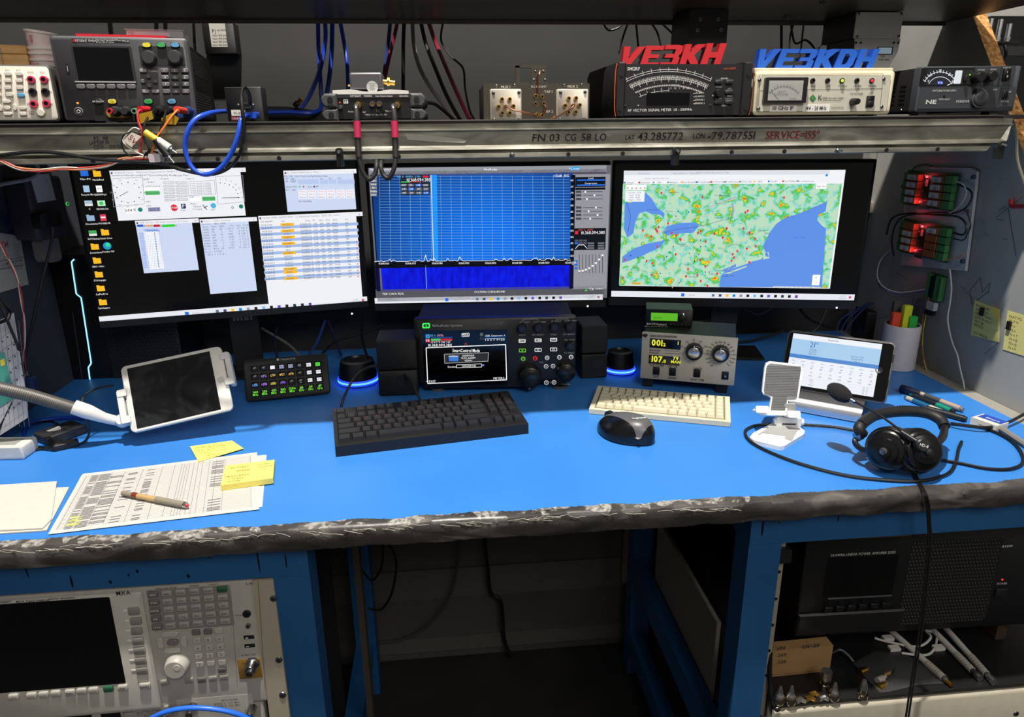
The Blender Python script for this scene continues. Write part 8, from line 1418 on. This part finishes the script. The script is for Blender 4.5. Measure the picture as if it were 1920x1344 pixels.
def conn(px, py, hgt, prof, lab, mats=None, lean=(0, 0, 1)):
    c = PZ(px, py, TZ); e = bpy.data.objects.new('coax_connector', None); COL.objects.link(e); e.location = (c.x, c.y, TZ); tag(e, lab, 'connector', 'loose connectors on the tray'); k = len(prof)//2
    child('body', MB().lathe((0, 0, 0), lean, [(a*hgt, r) for a, r in prof[:k+1]], NICK, 14), e); child('barrel', MB().lathe((0, 0, 0), lean, [(a*hgt, r) for a, r in prof[k:]], mats or SILV, 14), e)
dome = [(0, .007), (.12, .009), (.35, .010), (.5, .007), (.62, .0045), (.8, .004), (1, .002)]
conn(1460, 1318, .034, dome, 'domed silver connector at the tray corner by the blue post'); conn(1481, 1319, .036, dome, 'domed silver connector second from the blue post'); conn(1562, 1311, .034, dome, 'domed silver connector right of the tall knurled one')
conn(1545, 1292, .040, [(0, .008), (.3, .008), (.32, .0065), (.55, .0065), (.57, .009), (.95, .009), (.95, .004)], 'tall knurled silver connector in the middle of the group'); conn(1616, 1306, .034, [(0, .009), (.2, .009), (.22, .006), (.5, .006), (.52, .0065), (.8, .005), (1, .003)], 'single silver connector standing apart to the right')
for px, py, mt, lab in ((1500, 1317, SILV, 'small silver adapter lying by the domed connectors'), (1518, 1314, GOLD, 'small gold adapter lying on the tray'), (1526, 1306, GOLD, 'gold elbow adapter leaning on the tall connector'), (1543, 1313, SILV, 'small silver tee adapter lying in front of tall connector')):
    c = PZ(px, py, TZ); m = MB().cyl((-.006, 0, .005), (.006, .003, .005), .0045, mt, 8).cyl((.004, .002, .005), (.009, -.004, .006), .0034, mt, 8); solo('coax_adapter', m, lab, 'adapter', 'small adapters on the tray').location = (c.x, c.y, TZ+.0003)
bag = glass_mat('plastic_bag_film', (200, 202, 206), .07, .12)
P = [PZ(a, b, TZ+.002) for a, b in ((1600, 1243), (1640, 1220), (1690, 1222), (1740, 1250), (1770, 1281), (1720, 1284), (1665, 1297), (1650, 1298), (1625, 1272))]
cen = sum(P, Vector((0, 0, 0)))/len(P)+Vector((0, 0, .018)); m = MB(); k = len(P); mid = [p.lerp(cen, .5)+Vector((0, 0, .006+.004*math.sin(i*2.3))) for i, p in enumerate(P)]
m.add(P+mid+[cen], [(i, (i+1) % k, k+(i+1) % k, k+i) for i in range(k)]+[(k+i, k+(i+1) % k, 2*k) for i in range(k)], bag, True); solo('plastic_bag', m, 'clear plastic zip bag with small adapters inside on the tray', 'bag')
for px, py, mt, lab in ((1652, 1278, C(190, 186, 176, .4), 'pale round adapter inside the clear bag'), (1662, 1268, GOLD, 'gold adapter inside the clear bag'), (1620, 1262, GOLD, 'small gold pin adapter at the bag edge'), (1655, 1290, GOLD, 'gold adapter at the bag lower corner')):
    c = PZ(px, py, TZ); solo('coax_adapter', MB().cyl((-.007, 0, .006), (.006, .004, .006), .0055, mt, 10).cyl((.005, .003, .006), (.012, .007, .007), .003, mt, 8), lab, 'adapter', 'adapters in the bag').location = (c.x, c.y, TZ+.0003)
for (p0, p1), lab, tipm in ((((1690, 1200), (1784, 1284)), 'white sleeved probe cable with gold tip beside the clear bag', GOLD), (((1748, 1180), (1838, 1272)), 'white sleeved probe cable with silver plug, middle of the three', SILV), (((1775, 1180), (1864, 1280)), 'white sleeved probe cable with silver plug nearest the rack side', SILV)):
    r = .0065; a = PZ(*p0, TZ+r); b = PZ(*p1, TZ+r); a = b+(a-b)*1.25; e = bpy.data.objects.new('probe_cable', None); COL.objects.link(e); e.location = (b.x, b.y, TZ); tag(e, lab, 'probe cable', 'white probe cables')
    def pc(nm2, t0, t1, rr, mt): o = child(nm2, MB().cyl(a.lerp(b, t0), a.lerp(b, t1), rr, mt, 14), e); o.matrix_parent_inverse = Matrix.Translation(-Vector((b.x, b.y, TZ)))
    WC = C(206, 202, 194, .5); pc('sleeve', 0, .62, .0055, WC); pc('ribbed_grip', .62, .88, .0062, C(190, 184, 174, .5)); pc('collar', .88, .93, .0052, C(60, 60, 60, .4)); pc('plug', .93, 1, .0058 if tipm is SILV else .0036, tipm)
    for q_ in range(6): pc('rib', .64+q_*.035, .65+q_*.035, .0065, C(160, 154, 146, .5))
cable('coiled_white_cable', [PZ(1640, 1196, TZ+.004), PZ(1665, 1203, TZ+.004), PZ(1720, 1212, TZ+.008), PZ(1745, 1195, TZ+.01), PZ(1735, 1182, TZ+.008), PZ(1755, 1190, TZ+.004), PZ(1752, 1215, TZ+.004), PZ(1735, 1228, TZ+.004), PZ(1690, 1224, TZ+.01)], .0022, C(200, 198, 194, .5), 'white usb cord coiled at the back of the tray')
for px, py, lab in ((1668, 1199, 'white usb plug at the back of the tray'), (1680, 1218, 'white usb plug lying behind the clear bag'), (1763, 1217, 'white cord plug lying between the probe cables')): c = PZ(px, py, TZ); solo('usb_plug', MB().rbox(-.012, .008, 0, .007, -.005, .005, .002, C(206, 204, 200, .5)).box(.008, .016, -.0035, .0035, .0015, .0055, STEEL), lab, 'plug', 'usb plugs on the tray').location = (c.x, c.y, TZ+.0003)
solo('silver_cable_tie', MB().tube([PZ(1557, 1225, TZ+.01), PZ(1575, 1218, TZ+.02), PZ(1590, 1228, TZ+.012), PZ(1600, 1240, TZ+.004)], .0022, STEEL, 8, 5), 'bent silver metal strap beside the cardboard box', 'strap')
m = MB()
for i in range(9): a = PZ(1500+i*13, 1262+i*-2.0, TZ+.0004); m.box(a.x-.0012, a.x+.0012, a.y-.02, a.y+.02, TZ+.0001, TZ+.0004, BLK)
# cables under the bench
for pts, r, c_, lab in (([PY(905, 990, 1.58), PY(914, 1060, 1.58), PY(920, 1110, 1.59), PY(938, 1125, 1.59), PY(943, 1160, 1.59), PY(946, 1200, 1.59), PY(960, 1232, 1.58)], .005, CABLE_BLK, 'thick kinked black cable under the bench'), ([PY(862, 1000, 1.58), PY(856, 1070, 1.58), PY(840, 1125, 1.58), PY(800, 1175, 1.58), PY(750, 1200, 1.58), PY(705, 1203, 1.58)], .0035, C(62, 62, 62, .5), 'grey cable sagging across the under bench wall'), ([PY(718, 1015, 1.5), PY(716, 1060, 1.5), PY(698, 1088, 1.5), PY(680, 1070, 1.5)], .003, CABLE_BLK, 'short black cable loop under the bench'), ([PY(730, 1020, 1.5), PY(743, 1055, 1.5), PY(735, 1110, 1.5), PY(715, 1142, 1.5), PY(690, 1140, 1.5)], .003, CABLE_BLK, 'long black cable loop under the bench'), ([PY(1326, 1060, 1.2), PY(1328, 1130, 1.2), PY(1318, 1170, 1.18), PY(1322, 1250, 1.15), PY(1324, 1344, 1.12)], .003, CABLE_BLK, 'black cable hanging inside the blue amplifier rack'), ([PY(1462, 1045, .93), PY(1448, 1100, .905), PY(1447, 1180, .90), PY(1443, 1260, .89), PY(1452, 1350, .872)], .004, CABLE_BLK, 'black cable running down along the blue post')): cable('under_bench_cable', pts, r, c_, lab)
solo('black_pole_clip', MB().rbox(-.010, .010, -.012, .012, -.006, .006, .003, BLK), 'black clip on the rack rail beside the amplifier', 'clip').location = PY(1468, 1052, .888)
solo('dark_cloth', (lambda m: (ell(m, Vector((.20, 1.15, .07)), .20, .075, .06, C(16, 18, 26, .9), (1, .2, 0)), m)[1])(MB()), 'dark cloth heap on the floor under the bench', 'cloth')
# cables below the monitors
for i, (pts, c_, lab) in enumerate((([(610, 600), (595, 640), (578, 668)], C(40, 70, 140, .5), 'blue cable slanting behind the stream keypad'), ([(615, 600), (630, 640), (640, 668)], C(20, 26, 60, .5), 'dark blue cable falling to the round speaker'), ([(680, 592), (678, 630), (688, 668)], CABLE_BLK, 'black cable falling behind the round speaker'), ([(490, 615), (540, 645), (560, 665)], C(100, 98, 96, .5), 'grey cable slanting behind the stream keypad'), ([(480, 610), (485, 640), (480, 670)], CABLE_BLK, 'black cable hanging left behind the stream keypad'), ([(720, 610), (680, 625), (630, 640), (600, 668)], CABLE_BLK, 'black cable sagging between the monitors'), ([(520, 612), (515, 640), (520, 670)], C(30, 36, 60, .5), 'dark cable hanging behind the keypad middle'), ([(1190, 578), (1200, 600), (1207, 625)], CABLE_BLK, 'black cable falling behind the rotator controller'), ([(1300, 602), (1340, 600), (1385, 580)], CABLE_BLK, 'black cable drooping right of the keyer'), ([(1310, 640), (1400, 640), (1470, 620)], CABLE_BLK, 'black cable running behind the weather tablet'), ([(1395, 578), (1420, 590), (1450, 578)], CABLE_BLK, 'short black cable loop below right monitor'), ([(1500, 580), (1520, 600), (1560, 615)], CABLE_BLK, 'black cable slanting below right monitor corner'), ([(1550, 580), (1535, 610), (1520, 625)], C(60, 60, 62, .5), 'grey cable beside the monitor corner'))):
    cable('monitor_cable', [PY(a, b, 1.60) for a, b in pts], .0032, c_, lab)
cable('keyboard_cable', [PZ(640, 763, DZ+.003), PZ(645, 745, DZ+.02), PZ(662, 712, DZ+.05), PZ(688, 690, DZ+.06), PZ(718, 686, DZ+.06), PZ(748, 695, DZ+.05), PZ(770, 715, DZ+.04), PZ(782, 738, DZ+.03), PZ(790, 754, DZ+.026)], .0026, C(34, 34, 36, .5), 'black keyboard cable arching behind the mechanical keyboard')
d = Dev('black_wall_socket_box', 'black box behind the pen cup and tablet', 'box', PY(1612, 690, 1.58), PY(1668, 690, 1.58), DZ); d.box('case', C(20, 20, 22, .5), -d.hw, d.hw, .0005, d.uv(1640, 585)[1], 0, .06, .004, .002)
